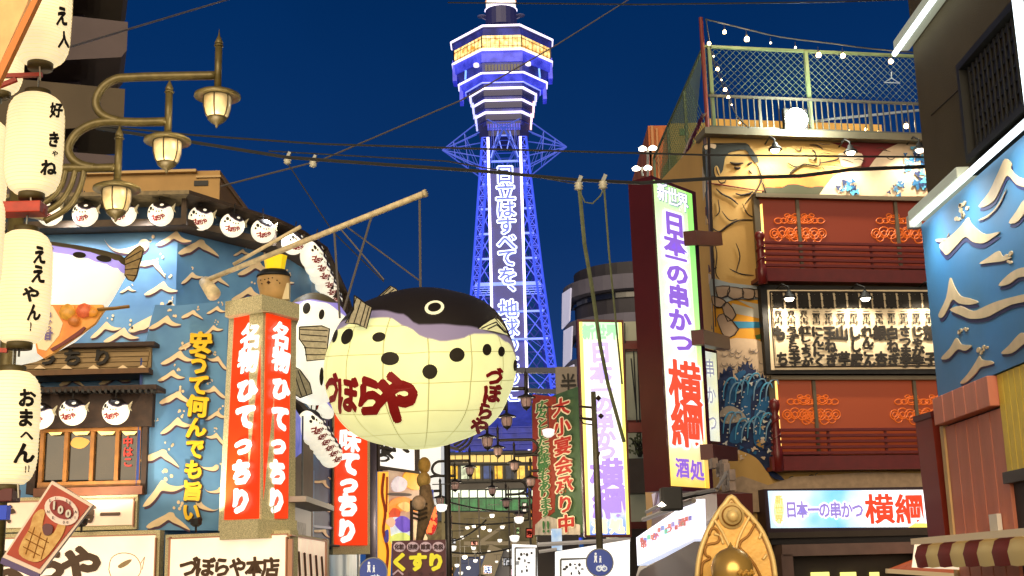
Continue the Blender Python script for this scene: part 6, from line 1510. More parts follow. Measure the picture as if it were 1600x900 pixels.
for k in range(26):
    u, v = random.uniform(1130, 1200), random.uniform(540, 578)
    mline([(u + math.cos(t) * 5, v + math.sin(t) * 4) for t in (0, 1.2, 2.4, 3.6)], .008, 'scribble', 2, .1, M('grey scribble', (130, 120, 116), .8))
def clawed(cx, cy, w, h, mat, nm='wave_head'):
    """generic swell with a lobed crest"""
    pts = []
    K = 22
    for k in range(K):
        a_ = math.pi * (1 + k / (K - 1)); q = 1 + .13 * (k % 2)
        pts.append((cx + math.cos(a_) * w * q, cy + math.sin(a_) * h * q))
    pts += [(cx + w, cy + h * .9), (cx - w, cy + h * .9)]
    return mural(pts, mat, nm, 2)
clawed(1136, 640, 20, 60, m_navy); clawed(1166, 628, 22, 58, m_navy); clawed(1190, 650, 18, 60, m_navy); clawed(1150, 700, 30, 30, m_navy); clawed(1186, 700, 24, 40, m_navy)
mural([(1122, 600), (1210, 600), (1214, 722), (1128, 722)], m_navy, 'swell', 0)
for (pts) in ([(1132, 650), (1138, 600), (1156, 580), (1166, 582), (1150, 604), (1146, 652)], [(1158, 660), (1160, 616), (1178, 594), (1192, 598), (1174, 620), (1172, 668)], [(1178, 690), (1180, 640), (1196, 620), (1206, 626), (1194, 650), (1194, 700)], [(1140, 690), (1146, 668), (1160, 664), (1158, 690)]):
    mural(pts, m_mid, 'water_band', 3); 
mural([(1126, 642), (1140, 634), (1158, 642), (1166, 656), (1150, 660), (1134, 662), (1126, 656)], M('foam grey paint', (172, 158, 140), .75), 'foam_curl', 3)
random.seed(12)
mbd = MB()
for k in range(110):
    u, v = random.uniform(1128, 1206), random.uniform(590, 716); poly(mbd, RW, oval(u, v, random.uniform(.7, 1.6), random.uniform(.7, 1.6), 0, 6), .05 + dep[0], .004)
mbd.build('spray_dot', M('white spray paint', (214, 210, 200), .7), rb, kind='stuff')
foam(1190, 690, 6, 4, [M('gold spray paint', (170, 130, 60), .7), m_mcream], 8, 8, .1 + dep[0])
mural([(1132, 716), (1150, 704), (1162, 706), (1176, 712), (1186, 720), (1196, 734), (1206, 750), (1210, 790), (1132, 790)], m_skin, 'tan_hill', 2)
mural([(1128, 752), (1160, 744), (1200, 758), (1240, 745), (1290, 742), (1350, 738), (1470, 740), (1470, 800), (1128, 800)], M('speckled wave paint', (176, 150, 122), .75, noise=.12, nscale=10), 'speckled_field', 0)
random.seed(44)
for k in range(34):
    u, v = (random.uniform(1134, 1188), random.uniform(748, 800)) if k < 16 else (random.uniform(1210, 1460), random.uniform(742, 762)); q = random.uniform(3, 6)
    mline([(u + math.cos(t + k) * q, v + math.sin(t + k) * q * .8) for t in (0, 1.3, 2.6, 3.9)], .010, 'swirl', 2, .12 + dep[0] * .0, M('slate swirl', (70, 80, 82), .8))
mline([(1240, 765), (1256, 752), (1268, 742), (1280, 752), (1296, 758)], .014)
mural([(1200, 738), (1212, 738), (1226, 750), (1210, 748)], m_navy, 'navy_fleck', 2)

# foam fingers along the painted swells and extra brush lines
random.seed(91)
for k in range(46):
    a_ = random.uniform(0, 6.28); u, v = random.uniform(1126, 1204), random.choice([random.uniform(574, 612), random.uniform(630, 668), random.uniform(684, 716)])
    pts = []
    for j in range(9):
        w = 2 * math.pi * j / 9; q = random.uniform(2.2, 4.6) * (1.5 if j % 3 == 0 else .8); pts.append((u + math.cos(w + a_) * q, v + math.sin(w + a_) * q * .8))
    mb = MB(); poly(mb, RW, pts, .13 + k * .0012, .004, 2); mb.build('foam_finger', [m_mcream, m_navy, m_mid, M('white spray paint', (214, 210, 200))][k % 4], rb)
for k in range(16):
    u = 1130 + (k % 8) * 9.5; v = 590 + (k // 8) * 60 + 8 * math.sin(k * 1.3)
    mline([(u, v + 34), (u + 2, v + 14), (u + 9, v + 2), (u + 17, v + 1), (u + 20, v + 8)], .02, 'swell_line', 4, .2, M('pale swell line', (120, 160, 190), .7) if k % 2 else m_lblu)
for pts in ([(1113, 372), (1120, 395), (1118, 425), (1124, 436)], [(1150, 380), (1156, 400), (1150, 425)], [(1112, 395), (1116, 408), (1113, 416)], [(1140, 420), (1158, 428), (1178, 430)], [(1160, 318), (1168, 334), (1180, 340)], [(1128, 330), (1140, 344), (1152, 342)]):
    mline(pts, .013)
for k in range(22):
    u, v = random.uniform(1255, 1400), random.uniform(222, 262)
    if k % 2: mline([(u, v), (u + 9, v + random.uniform(-5, 5)), (u + 18, v + random.uniform(-3, 6))], .009, 'brush_line', 4, .12)
# parapet & roof deck
mb = MB(); rect(mb, RW, 1102, 206, 1560, 216, -.4, .25); mb.build('parapet', M('grey parapet', (112, 104, 84), .8, noise=.15, nscale=3), rb)
# windows
m_rg = M('red film window', (120, 52, 30), .28, emit=.13, ecol=(190, 70, 40), spec=.5)
m_rg2 = M('red film window lower', (140, 64, 32), .28, emit=.2, ecol=(200, 84, 36), spec=.5)
m_pat = M('orange cloud print', (205, 100, 34), .4, emit=.32)
m_frm = M('grey bronze frame', (104, 94, 76), .45, .4)
m_rail = M('oxblood lacquer rail', (104, 26, 20), .38, noise=.12, nscale=6)
def pattern(u, v, s, mat=m_pat):
    mb = MB()
    def circ(x, y, rx, ry): line(mb, RW, oval(u + x * s, v + y * s, rx * s, ry * s, 0, 14) + [(u + (x + rx) * s, v + y * s)], .085, .012 * s * 1.1, 0, 4)
    for x, y, r in ((0, -14, 9), (0, -14, 5), (-11, -12, 5.5), (11, -12, 5.5), (-20, -12, 6), (20, -12, 6), (-6, -20, 4), (6, -20, 4)): circ(x, y, r, r * .7)
    for x, y, r in ((-26, 8, 7), (-26, 8, 3.5), (-14, 6, 8), (-14, 8, 4), (-2, 8, 8), (-2, 8, 4), (10, 8, 8), (10, 8, 4), (22, 8, 7), (22, 8, 3.5), (-20, 14, 6), (4, 16, 7), (16, 15, 6)): circ(x, y, r, r * 1.05)
    return mb
def bay(u0, v0, u1, v1, mull, pats, mat, glow, label_=None):
    mb = MB(); rect(mb, RW, u0 - 6, v0 - 6, u1, v1 + 50, 0, .04); fr_ = mb.build('window_recess', M('recess dark red', (60, 20, 14), .6), rb)
    us = [u0] + mull + [u1]
    for k in range(len(us) - 1):
        mb = MB(); rect(mb, RW, us[k] + 1.5, v0, us[k + 1] - 1.5, v1 + 42, .04, .07); mb.build('window', mat, rb)
    for (pu, pv) in pats: pattern(pu, pv, 1.0).build('cloud_pattern', m_pat, rb, kind='stuff')
    for u in us[:-1] if u1 > 1440 else us:
        mb = MB(); rect(mb, RW, u - 2.4, v0, u + 2.4, v1 + 42, .05, .13); mb.build('frame', m_frm, rb)
    mb = MB(); rect(mb, RW, u0 - 7, v0 - 7, u1 + 6, v0 - 1, .0, .22); mb.build('frame_head', m_frm, rb)
    mb = MB(); rect(mb, RW, u0 - 7, v0 - 4, u0 - 2, v1 + 46, .05, .16); mb.build('frame', m_frm, rb)
    mb = MB(); poly(mb, RW, glow, .10, .03); mb.build('strip_light', M('warm strip light', (255, 214, 120), .4, emit=1.5, ecol=(255, 206, 110)), rb)
bay(1188, 312, 1468, 378, [1250, 1404], [(1236, 357), (1262, 357), (1395, 357), (1432, 357)], m_rg, [(1187, 320), (1191, 318), (1197, 415), (1191, 415)])
mb = MB(); rect(mb, RW, 1405, 312, 1460, 315, .1, .14); mb.build('strip_light', _mats['warm strip light'], rb)
mb = MB(); poly(mb, RW, [(1434, 349), (1447, 349), (1440, 360)], .12, .01); mb.build('warning_triangle', M('dark red triangle', (130, 20, 20), .5, emit=.1), rb)
bay(1212, 594, 1470, 668, [1276, 1434], [(1256, 640), (1284, 640), (1424, 640), (1462, 640)], m_rg2, [(1205, 596), (1214, 595), (1222, 705), (1214, 705)])
def railing(u0, u1, vt, vb, vboard, nu, nt, label):
    o = .4
    t = thing('balcony_rail', label, 'railing', RW, RW.hit(u0, vboard, o))
    n = 5
    for k in range(n):
        v = vt + (vb - vt) * k / (n - 1) if n > 1 else vt
        mb = MB(); x0, x1 = RW.hit(u0, v, o).x, RW.hit(u1, v, o).x; z = RW.hit((u0 + u1) / 2, v, o).z; mb.bbox((x0, -o - .0, z - .032), (x1, -o + .06, z + .032), .01); mb.build('rail', m_rail, t)
    mb = MB(); x0, x1 = RW.hit(u0, vboard, o).x, RW.hit(u1, vboard, o).x; mb.box((x0, -o - .03, RW.hit(1330, vboard, o).z), (x1, -o + .1, RW.hit(1330, vb + 5, o).z)); mb.box((x0, -o + .1, RW.hit(1330, vboard, o).z), (x1, -.02, RW.hit(1330, vboard, o).z + .08)); mb.build('lower_board', m_rail, t)
    for u in (nu + 90, nu + 180):
        mb = MB(); h = RW.hit(u, vb, o); mb.box((h.x - .025, -o + .07, h.z - .1), (h.x + .025, -o + .11, RW.hit(u, vt, o).z)); mb.build('baluster', m_rail, t)
    h, b_ = RW.hit(nu, nt, o), RW.hit(nu, vboard + 3, o)
    H = h.z - b_.z
    mb = MB(); mb.lathe([(.10, 0), (.10, H * .3), (.075, H * .34), (.07, H * .7), (.09, H * .74), (.06, H * .78), (.09, H * .84), (.11, H * .9), (.09, H * .97), (.001, H)], (h.x, -o, b_.z), 14)
    p_ = mb.build('newel_post', m_rail, t, True)
    mb = MB(); mb.tube([(h.x + math.cos(w_) * .085, -o + math.sin(w_) * .085, b_.z + H * (.32 + .4 * w_ / 12)) for w_ in [k * .5 for k in range(25)]], .016, 5); mb.build('twist', m_rail, p_)
    return t
railing(1184, 1475, 381, 416, 441, 1186, 361, 'upper dark red balcony rail between the top red windows and the menu board')
railing(1206, 1475, 671, 707, 734, 1209, 622, 'lower dark red balcony rail of five bars above the blue lit shop sign')
# menu board
mn = thing('menu_board', 'long cream menu board with fourteen columns of black lettering between the two balconies', 'sign', RW, RW.hit(1195, 582, .3))
mb = MB(); rect(mb, RW, 1193, 447, 1500, 584, 0, .25); mb.build('back_board', m_black, mn)
m_cm = M('cream board face', (244, 224, 188), .6, noise=.04, nscale=3)
mb = MB(); poly(mb, RW, [(1199, 453), (1500, 453), (1500, 576), (1205, 578)], .27, .02); mb.build('face', m_cm, mn)
for pl_, w in (([(1203, 456), (1500, 457)], .018), ([(1203, 456), (1211, 573), (1500, 571)], .018), ([(1206, 460), (1213, 569), (1500, 568)], .007)):
    mb = MB(); line(mb, RW, pl_, .285, w); mb.build('border_line', m_line, mn)
cols = ['もち', 'うずら玉子', '紅しょうが', 'にんにく', '玉ねぎ', '山芋', 'しし唐', 'れんこん', '銀杏', '白ねぎ', 'さつま芋', 'じゃが芋', '茄子', '椎茸']
mbt, mbs, mbh = MB(), MB(), MB()
for k, s_ in enumerate(cols):
    ut, ub = 1216 + k * 19.6, 1222 + k * 19.3
    text(mbh, RW, '韻', (ut - 1, 463), (ut - 1, 463), 17, 14, .30, .006, .06); text(mbh, RW, '頭', (ut, 475), (ut, 475), 17, 14, .30, .006, .075)
    text(mbs, RW, '百八十円' if k < 3 else '二百十円', (ut, 488), (ut + .6, 504), 13, 6.5, .30, .006, .03)
    n = len(s_); sp_ = {2: 545, 3: 541, 4: 527, 5: 526}[n] if False else 0
    top = {2: 520, 3: 520, 4: 518, 5: 516}[n]; bot = {2: 561, 3: 562, 4: 565, 5: 566}[n]; hh = {2: 22, 3: 20, 4: 17, 5: 13}[n]
    text(mbt, RW, s_, (ut + 1.5, top), (ub + .5, bot), 20, hh * 1.06, .30, .008, .062, .35)
mbt.build('lettering', m_ink, mn, kind='stuff'); mbs.build('price_lettering', m_ink, mn, kind='stuff'); mbh.build('heading_lettering', m_ink, mn, kind='stuff')
# goose-neck lamps
def goose(u, v, off, label, aim_dv, power, group):
    h = RW.hit(u, v, off); t = thing('wall_spotlight', label, 'spotlight', RW, h, group)
    mb = MB(); mb.tube([(h.x, -.02, h.z + .28), (h.x, -off * .6, h.z + .34), (h.x, -off, h.z + .2), (h.x, -off, h.z + .1)], .02, 6); mb.lathe([(.03, .14), (.05, .12), (.07, .06), (.14, 0), (.15, -.03)], (h.x, -off, h.z), 16); mb.build('shade', m_black, t, True)
    mb = MB(); mb.lathe([(.001, -.08), (.07, -.07), (.1, -.02), (.06, .02)], (h.x, -off, h.z - .01), 14); mb.build('bulb', M('white spot bulb', (255, 244, 225), .4, emit=8, ecol=(255, 240, 214)), t, True)
    a_ = RW.world((h.x, -.05, h.z - aim_dv)); lamp('wall_spot_lamp', RW.world((h.x, -off, h.z - .12)), power, (1, .84, .62), 130, a_, .06)
GT = 'spotlights over the mural'
goose(1211, 232, .55, 'left black spotlight over the ochre mural, shining on the painted figure', .7, 85, GT); goose(1329, 236, .55, 'middle black spotlight over the mural, in front of the red area', .7, 80, GT); goose(1437, 232, .55, 'right black spotlight over the blue spray mural', .7, 80, GT)
GM = 'spotlights over the menu board'
goose(1233, 464, .85, 'left spotlight over the menu board', 1.1, 62, GM); goose(1352, 464, .85, 'middle spotlight over the menu board', 1.1, 62, GM); goose(1461, 460, .85, 'right spotlight over the menu board, next to the blue wave panel', 1.1, 62, GM)
# big paper lantern glow at 1330,250
# roof terrace
rt = thing('roof_fence', 'roof terrace fence of a thin bar railing with chain link mesh above the parapet', 'fence', RW, RW.hit(1105, 206, 0))
m_bar = M('pale railing bar', (84, 82, 72), .5, .2)
zb_, zr_, zm_ = RW.hit(1270, 208).z, RW.hit(1270, 156).z, RW.hit(1270, 78).z
x0 = RW.hit(1108, 180).x
n = 0; u = 1112
while u < 1470:
    h = RW.hit(u, 182); mb = MB(); mb.box((h.x - .012, -.012, zb_), (h.x + .012, .012, zr_)); mb.build('bar', m_bar, rt); u += 9.6
for z in (zb_ + .06, zr_): mb = MB(); mb.box((x0, -.03, z - .025), (xr, .03, z + .025)); mb.build('rail', m_bar, rt)
m_gp = M('pale green post', (108, 122, 84), .5, noise=.1, nscale=5)
for u in (1114, 1266, 1462):
    h = RW.hit(u, 140); mb = MB(); mb.box((h.x - .04, .05, zb_), (h.x + .04, .13, zm_)); mb.build('post', m_gp, rt)
for u in (1188, 1360):
    h = RW.hit(u, 180); mb = MB(); mb.box((h.x - .03, -.02, zb_), (h.x + .03, .04, zr_)); mb.build('post', m_bar, rt)
mb = MB(); mb.box((x0, .06, zm_ - .03), (xr, .12, zm_ + .03)); mb.build('top_rail', m_gp, rt)
mb = MB(); stp = .155; H = zm_ - zr_; xa = x0
while xa < xr + H:
    a_, b_ = xa, xa - H
    for q0, q1 in (((a_, zr_), (b_, zm_)), ((b_, zr_), (a_, zm_))):
        (xs, zs), (xt, zt_) = q0, q1
        # clip to the panel
        if xs > xt: xs, zs, xt, zt_ = xt, zt_, xs, zs
        if xt <= x0 or xs >= xr: continue
        if xs < x0: t = (x0 - xs) / (xt - xs); zs += (zt_ - zs) * t; xs = x0
        if xt > xr: t = (xr - xs) / (xt - xs); zt_ = zs + (zt_ - zs) * t; xt = xr
        mb.tube([(xs, .09, zs), (xt, .09, zt_)], .0055, 3, False)
    xa += stp
mb.build('chain_link_mesh', M('green coated wire', (92, 108, 80), .5), rt, kind='stuff')
# side return of the mesh, running away from the camera
mb = MB(); c0 = RW.world((x0, .1, 0))
def rl(p): return RW.local(Vector(p))
far = c0 + Vector((-.3, 7.5, 0))
for z in (zb_, zm_): mb.bar(rl((c0.x, c0.y, z)), rl((far.x, far.y, z)), .05)
for k in range(46):
    t = k / 45; p = c0.lerp(far, t)
    for d in (-1, 1):
        t2 = t + d * (zm_ - zb_) / 7.5
        if 0 <= t2 <= 1: q = c0.lerp(far, t2); mb.tube([rl((p.x, p.y, zb_)), rl((q.x, q.y, zm_))], .009, 3, False)
for k in range(4): p = c0.lerp(far, k / 3); mb.bar(rl((p.x, p.y, zb_)), rl((p.x, p.y, zm_)), .06)
mb.build('side_mesh', M('green coated wire', (120, 136, 100)), rt, kind='stuff')
cab = RW.hit(1385, 130); mb = MB(); hx_ = RW.hit(1393, 122, .02)
mb.tube([(hx_.x, -.02, hx_.z + .12), (hx_.x + .02, -.02, hx_.z + .15), (hx_.x, -.02, hx_.z + .06), (hx_.x, -.02, hx_.z), (hx_.x - .19, -.02, hx_.z - .11), (hx_.x + .19, -.02, hx_.z - .11), (hx_.x, -.02, hx_.z)], .012, 5)
solo(mb, 'coat_hanger', M('pale wire', (150, 160, 170), .5), RW, hx_, 'wire coat hanger hooked on the chain link mesh under the right bulbs', 'coat hanger')
# tan wall behind the railing
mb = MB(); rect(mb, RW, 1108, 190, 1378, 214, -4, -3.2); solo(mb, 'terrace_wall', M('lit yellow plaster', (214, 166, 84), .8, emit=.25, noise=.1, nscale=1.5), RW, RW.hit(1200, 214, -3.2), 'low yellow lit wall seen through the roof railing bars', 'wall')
mb = MB(); mb.tube([RW.hit(1230, 196, -1), RW.hit(1300, 186, -1), RW.hit(1440, 172, -1)], .03, 6); solo(mb, 'terrace_pipe', M('pale wire', (150, 160, 170)), RW, RW.hit(1230, 196, -1), 'pale pipe slanting behind the right part of the roof railing', 'pipe')
# red corner post with light chains
h0, h1 = RW.hit(1106, 206, .15), RW.hit(1101, 28, .15)
mb = MB(); mb.tube([(h0.x, -.15, h0.z), (h0.x, -.15, h1.z)], .045, 8); solo(mb, 'corner_post', M('rust red post', (120, 40, 28), .6, noise=.2, nscale=5), RW, h0, 'rust red corner post of the roof terrace that carries both strings of bulbs', 'post')
lw_ = [(1102, 30), (1160, 44), (1220, 58), (1300, 68), (1360, 76), (1450, 84)]
mb = MB(); line(mb, RW, lw_, .15, .018, 3); solo(mb, 'light_cable', m_cable, RW, RW.hit(1103, 30, .15), 'cable of the long bulb string from the corner post across the mesh top', 'cable')
lw2 = [(1103, 30), (1112, 85), (1122, 115), (1136, 150), (1152, 182), (1170, 200)]
mb = MB(); line(mb, RW, lw2, .2, .014, 3); solo(mb, 'light_cable', m_cable, RW, RW.hit(1103, 30, .2), 'cable of the steep bulb string falling from the corner post to the railing', 'cable')
G1, G2 = 'bulbs on the long string over the roof terrace', 'bulbs on the steep string by the corner post'
def bulb(u, v, r, label, grp, off=.15, power=0):
    r *= .68; h = RW.hit(u, v, off); t = thing('string_bulb', label, 'light bulb', RW, h, grp)
    mb = MB(); mb.lathe([(.001, -r), (r * .7, -r * .75), (r, -r * .1), (r * .75, r * .6), (r * .4, r)], tuple(h), 12); mb.build('glass', m_bulb if r > .024 else M('small lit bulb', (255, 240, 210), .4, emit=8, ecol=(255, 226, 180)), t, True)
    mb = MB(); mb.lathe([(r * .5, r * .8), (r * .5, r * 1.8), (r * .2, r * 2)], tuple(h), 8); mb.tube([h + Vector((0, 0, r * 2)), h + Vector((0, 0, r * 2 + .08))], .008, 4); mb.build('socket', m_black, t)
    if power: lamp('bulb_lamp', RW.world(h - Vector((0, .1, 0))), power, (1, .8, .55), radius=.05)
W1 = ['first', 'second', 'third', 'fourth', 'fifth', 'sixth', 'seventh', 'last']
for i, (u, v, r) in enumerate(((1132, 50, .062), (1167, 61, .085), (1204, 67, .035), (1243, 74, .035), (1279, 86, .085), (1317, 87, .08), (1392, 96, .08), (1416, 197, .085))):
    bulb(u, v, r, '%s bulb of the long string counted from the rust red corner post' % W1[i] if i < 7 else 'large bulb behind the right end of the roof railing', G1, .15 if i < 7 else -.3, 6 if r > .06 else 0)
for i, (u, v, r) in enumerate(((1108, 68, .06), (1115, 88, .03), (1121, 108, .06), (1127, 125, .03), (1133, 140, .06), (1138, 152, .05), (1143, 164, .03), (1156, 192, .032))):
    bulb(u, v, r, '%s bulb down the steep string, counted from the top of the corner post' % W1[i], G2, .2)
for i, (u, v, r, l_) in enumerate(((1157, 204, .06, 'bulb low behind the railing bars near the steep string end'), (1326, 205, .05, 'bulb behind the middle of the railing against the yellow wall'), (1353, 202, .05, 'bulb behind the railing near the right end of the yellow wall'), (1373, 206, .045, 'bulb at the very right end of the yellow wall'))): bulb(u, v, r, l_, 'bulbs behind the roof railing', -.6)
# floodlight
fh_ = RW.hit(1245, 186, .25)
fl_ = thing('roof_floodlight', 'very bright floodlight on the roof terrace railing, dazzling white', 'floodlight', RW, fh_)
mb = MB(); mb.bbox((fh_.x - .27, -.22, fh_.z - .26), (fh_.x + .27, -.08, fh_.z + .26), .03); mb.build('housing', m_black, fl_)
mb = MB(); mb.lathe([(.001, -.25), (.1, -.23), (.18, -.17), (.23, -.09), (.25, 0), (.23, .09), (.18, .17), (.1, .23), (.001, .25)], (fh_.x, -.24, fh_.z), 28, 1, .5); mb.build('lens', M('floodlight lens', (255, 255, 240), .3, emit=45, ecol=(255, 255, 236), sample=True), fl_, True)
mb = MB(); mb.tube([(fh_.x, -.15, fh_.z - .26), (fh_.x, -.1, zb_)], .03, 6); mb.build('bracket', m_steel, fl_)
lamp('floodlight_lamp', RW.world((fh_.x, -.6, fh_.z)), 320, (.93, 1, .86), radius=.2)
# lit sign of the shop (blue)
LS = RW
ls = thing('lit_shop_sign', 'long blue lit shop sign with violet lettering and two big red characters', 'sign', RW, RW.hit(1195, 828, .5))
xs0, xs1 = RW.hit(1203, 800, .5).x, RW.hit(1482, 800, .5).x
mb = MB(); rect(mb, RW, 1196, 762, 1500, 829, 0, .47); mb.build('case', M('dark plum case', (46, 24, 30), .5), ls)
mb = MB(); poly(mb, RW, [(1200, 767), (1500, 765), (1500, 823), (1205, 825)], .5, .02); mb.build('face', ramp_mat('shop sign face', [(0, (170, 216, 250)), (.3, (215, 238, 255)), (.5, (120, 196, 248)), (.7, (230, 242, 255)), (1, (255, 255, 250))], 'X', xs0 - BASE[ls.name].x, xs1 - BASE[ls.name].x, 1.0, noise=.3), ls)
m_hal = M('white halo print', (250, 250, 255), .5, emit=1.1); m_vio = M('violet sign print', (150, 134, 214), .5, emit=.75); m_redp = M('red sign print', (232, 66, 36), .5, emit=.85)
def halo(par, W, s_, p0, p1, cw, ch, off, mat, b_, hb, name='lettering'):
    mb = MB(); text(mb, W, s_, p0, p1, cw, ch, off, .006, b_ + hb); mb.build('letter_halo', m_hal, par, kind='stuff')
    mb = MB(); text(mb, W, s_, p0, p1, cw, ch, off + .012, .006, b_); mb.build(name, mat, par, kind='stuff')
halo(ls, RW, '日本一の串かつ', (1236, 796), (1340, 797), 19, 27, .51, m_vio, .035, .09)
halo(ls, RW, '横綱', (1374, 795), (1421, 795), 46, 48, .52, m_redp, .028, .05)
mb = MB(); text(mb, RW, '酒', (1456, 784), (1456, 784), 24, 25, .52, .006, .03); text(mb, RW, '処', (1458, 808), (1458, 808), 24, 25, .52, .006, .03); mb.build('lettering', M('light violet print', (176, 166, 232), .5, emit=.85), ls, kind='stuff')
mb = MB(); poly(mb, RW, oval(1217, 796, 10.5, 26, 0, 20), .51, .005); mb.build('capsule_edge', m_hal, ls)
mb = MB(); poly(mb, RW, oval(1217, 796, 8, 23, 0, 20), .516, .005); mb.build('capsule', M('pale green capsule', (196, 236, 180), .5, emit=.85), ls)
mb = MB(); text(mb, RW, '新世界', (1217, 781), (1217, 811), 13, 15, .525, .005, .03); mb.build('lettering', M('peach print', (240, 200, 120), .5, emit=.8), ls, kind='stuff')
mb = MB(); poly(mb, RW, [(1420, 824), (1430, 817), (1500, 820), (1500, 824)], .512, .004, 0); mb.build('yellow_corner', M('yellow corner print', (255, 240, 110), .5, emit=.9), ls)
# below the lit sign
bf = thing('shop_canopy', 'dark stepped canopy box with a pinkish beam under the blue lit sign', 'canopy', RW, RW.hit(1195, 905, .8))
for (u0, v0, u1, v1, o0, o1, c_, nm) in ((1200, 829, 1500, 838, 0, .6, (62, 52, 40), 'upper_band'), (1205, 838, 1500, 848, 0, .5, (34, 28, 26), 'dark_band'), (1222, 848, 1500, 866, 0, .75, (122, 98, 88), 'beam'), (1222, 866, 1240, 905, 0, .75, (112, 88, 78), 'beam_leg'), (1240, 866, 1500, 905, 0, .3, (52, 42, 30), 'inner_dark')):
    mb = MB(); rect(mb, RW, u0, v0, u1, v1, o0, o1); mb.build(nm, M('canopy ' + nm, c_, .6, noise=.12, nscale=3), bf)
for u0, u1 in ((1268, 1296), (1314, 1338), (1360, 1374)):
    mb = MB(); rect(mb, RW, u0, 894, u1, 905, .3, .34); mb.build('lit_slot', M('yellow slot light', (250, 240, 130), .5, emit=1.3), bf)
ro = thing('orange_awning', 'orange sloping awning below the pinkish beam at the bottom right', 'awning', RW, RW.hit(1420, 905, 1.6))
mb = MB(); mb.add([RW.hit(1385, 890, .9), RW.hit(1460, 861, .9), RW.hit(1560, 858, .9), RW.hit(1560, 900, 2.2), RW.hit(1400, 892, 2.2)], [(0, 1, 2, 3, 4)]); mb.build('cloth', M('orange cloth', (190, 86, 30), .6, emit=.12, noise=.12, nscale=2), ro)
mb = MB(); mb.bar(RW.hit(1385, 892, 2.25), RW.hit(1560, 904, 2.25), .08); mb.build('edge_bar', M('cream bar', (224, 196, 150), .6, emit=.2), ro)
# ground floor below the frame
mb = MB(); mb.box((xe + .5, -.06, 0), (xe + 3, -.02, 2.3)); mb.build('shop_door', M('brown shutter', (82, 60, 34)), rb)

# ================================================================== BIG VERTICAL SIGN A
AO = P(1019, 520, 21.5)
SA = Wall(AO, 46)
sa = thing('vertical_sign', 'tall vertical sign in a deep red box with violet and big red characters', 'sign', SA, SA.hit(1019, 765))
m_case = M('oxblood sign case', (78, 20, 16), .42, noise=.06, nscale=4)
fx0, fx1 = 0.0, SA.hit(1096, 520).x
zt0, zt1 = SA.hit(1019, 276).z, SA.hit(1048, 764).z
fx0 = SA.hit(1034, 520).x; fx0 = 0
mb = MB()
q = pxs(SA, [(1017, 274), (1087, 300), (1115, 769), (1046, 766)], 0)
mb.prism(q, 0, .52); mb.build('case', m_case, sa)
# the dark red side board on the left
sideq = [SA.hit(1017, 274), SA.hit(1046, 766)]
mb = MB()
a0_, a1_ = SA.world(SA.hit(1018, 274)), SA.world(SA.hit(1047, 766))
def back(p, u, v, Y): return P(u, v, Y)
b0_, b1_ = P(1001, 281, 21.95), P(1020, 748, 21.95)
dx = Vector((.03, .03, 0))
mb.add([SA.local(p) for p in (a0_, a1_, b1_, b0_, a0_ + dx, a1_ + dx, b1_ + dx, b0_ + dx)], [(0, 1, 2, 3), (7, 6, 5, 4), (0, 4, 5, 1), (1, 5, 6, 2), (2, 6, 7, 3), (3, 7, 4, 0)]); mb.build('side_board', m_case, sa)
base_sa = BASE[sa.name]
za, zb2 = SA.hit(1065, 760).z - base_sa.z, SA.hit(1065, 285).z - base_sa.z
mb = MB(); mb.prism(pxs(SA, [(1022, 281), (1081, 303), (1109, 763), (1050, 759)], .02), -.02, .02)
mb.build('face', ramp_mat('near sign face', [(0, (250, 200, 70)), (.07, (255, 232, 130)), (.2, (255, 250, 225)), (.5, (235, 255, 235)), (.6, (225, 255, 225)), (.85, (225, 255, 215)), (1, (190, 250, 150))], 'Z', za, zb2, .84, noise=.05), sa)
mb = MB(); mb.prism(pxs(SA, [(1072, 300), (1081, 303), (1109, 763), (1103, 762)], .03), -.03, -.022); mb.build('edge_glow', ramp_mat('near sign edge', [(0, (250, 190, 60)), (.25, (255, 235, 170)), (.6, (160, 245, 140)), (1, (150, 240, 110))], 'Z', za, zb2, 1.0), sa)
m_vn = M('strong violet print', (146, 106, 222), .5, emit=.8)
mbh_, mbl_ = MB(), MB()
for c, u, v, w, h in (('日', 1053, 350, 34, 38), ('本', 1055, 383, 36, 34), ('一', 1056, 404, 34, 26), ('の', 1058, 428, 36, 34), ('串', 1060, 463, 34, 36), ('か', 1062, 500, 36, 36), ('つ', 1065, 535, 38, 32)):
    # widths on the slanted face are given as seen
    sx = SA.scale(u, v, .04)[0]; text(mbh_, SA, c, (u, v), (u, v), w, h, .035, .006, .13); text(mbl_, SA, c, (u, v), (u, v), w, h, .05, .006, .05)
mbh_.build('letter_halo', m_hal, sa, kind='stuff'); mbl_.build('lettering', m_vn, sa, kind='stuff')
mbh_, mbl_ = MB(), MB()
for c, u, v in (('横', 1070, 599), ('綱', 1074, 664)): text(mbh_, SA, c, (u, v), (u, v), 52, 72, .035, .006, .075); text(mbl_, SA, c, (u, v), (u, v), 52, 72, .055, .006, .032)
mbh_.build('letter_halo', m_hal, sa, kind='stuff'); mbl_.build('lettering', M('coral red print', (236, 84, 56), .5, emit=.85), sa, kind='stuff')
mb = MB(); 
for c, u, v in (('酒', 1066, 731), ('処', 1089, 735)): text(mb, SA, c, (u, v), (u, v), 22, 32, .05, .006, .035)
mb.build('lettering', m_vn, sa, kind='stuff')
mbh_, mbl_ = MB(), MB()
for c, u, v in (('新', 1035, 300), ('世', 1051, 308), ('界', 1067, 316)): text(mbh_, SA, c, (u, v), (u, v), 17, 30, .035, .006, .06); text(mbl_, SA, c, (u, v), (u, v), 17, 30, .05, .006, .01)
mbh_.build('letter_halo', M('slate outline print', (120, 130, 170), .5, emit=.4), sa, kind='stuff'); mbl_.build('lettering', m_hal, sa, kind='stuff')
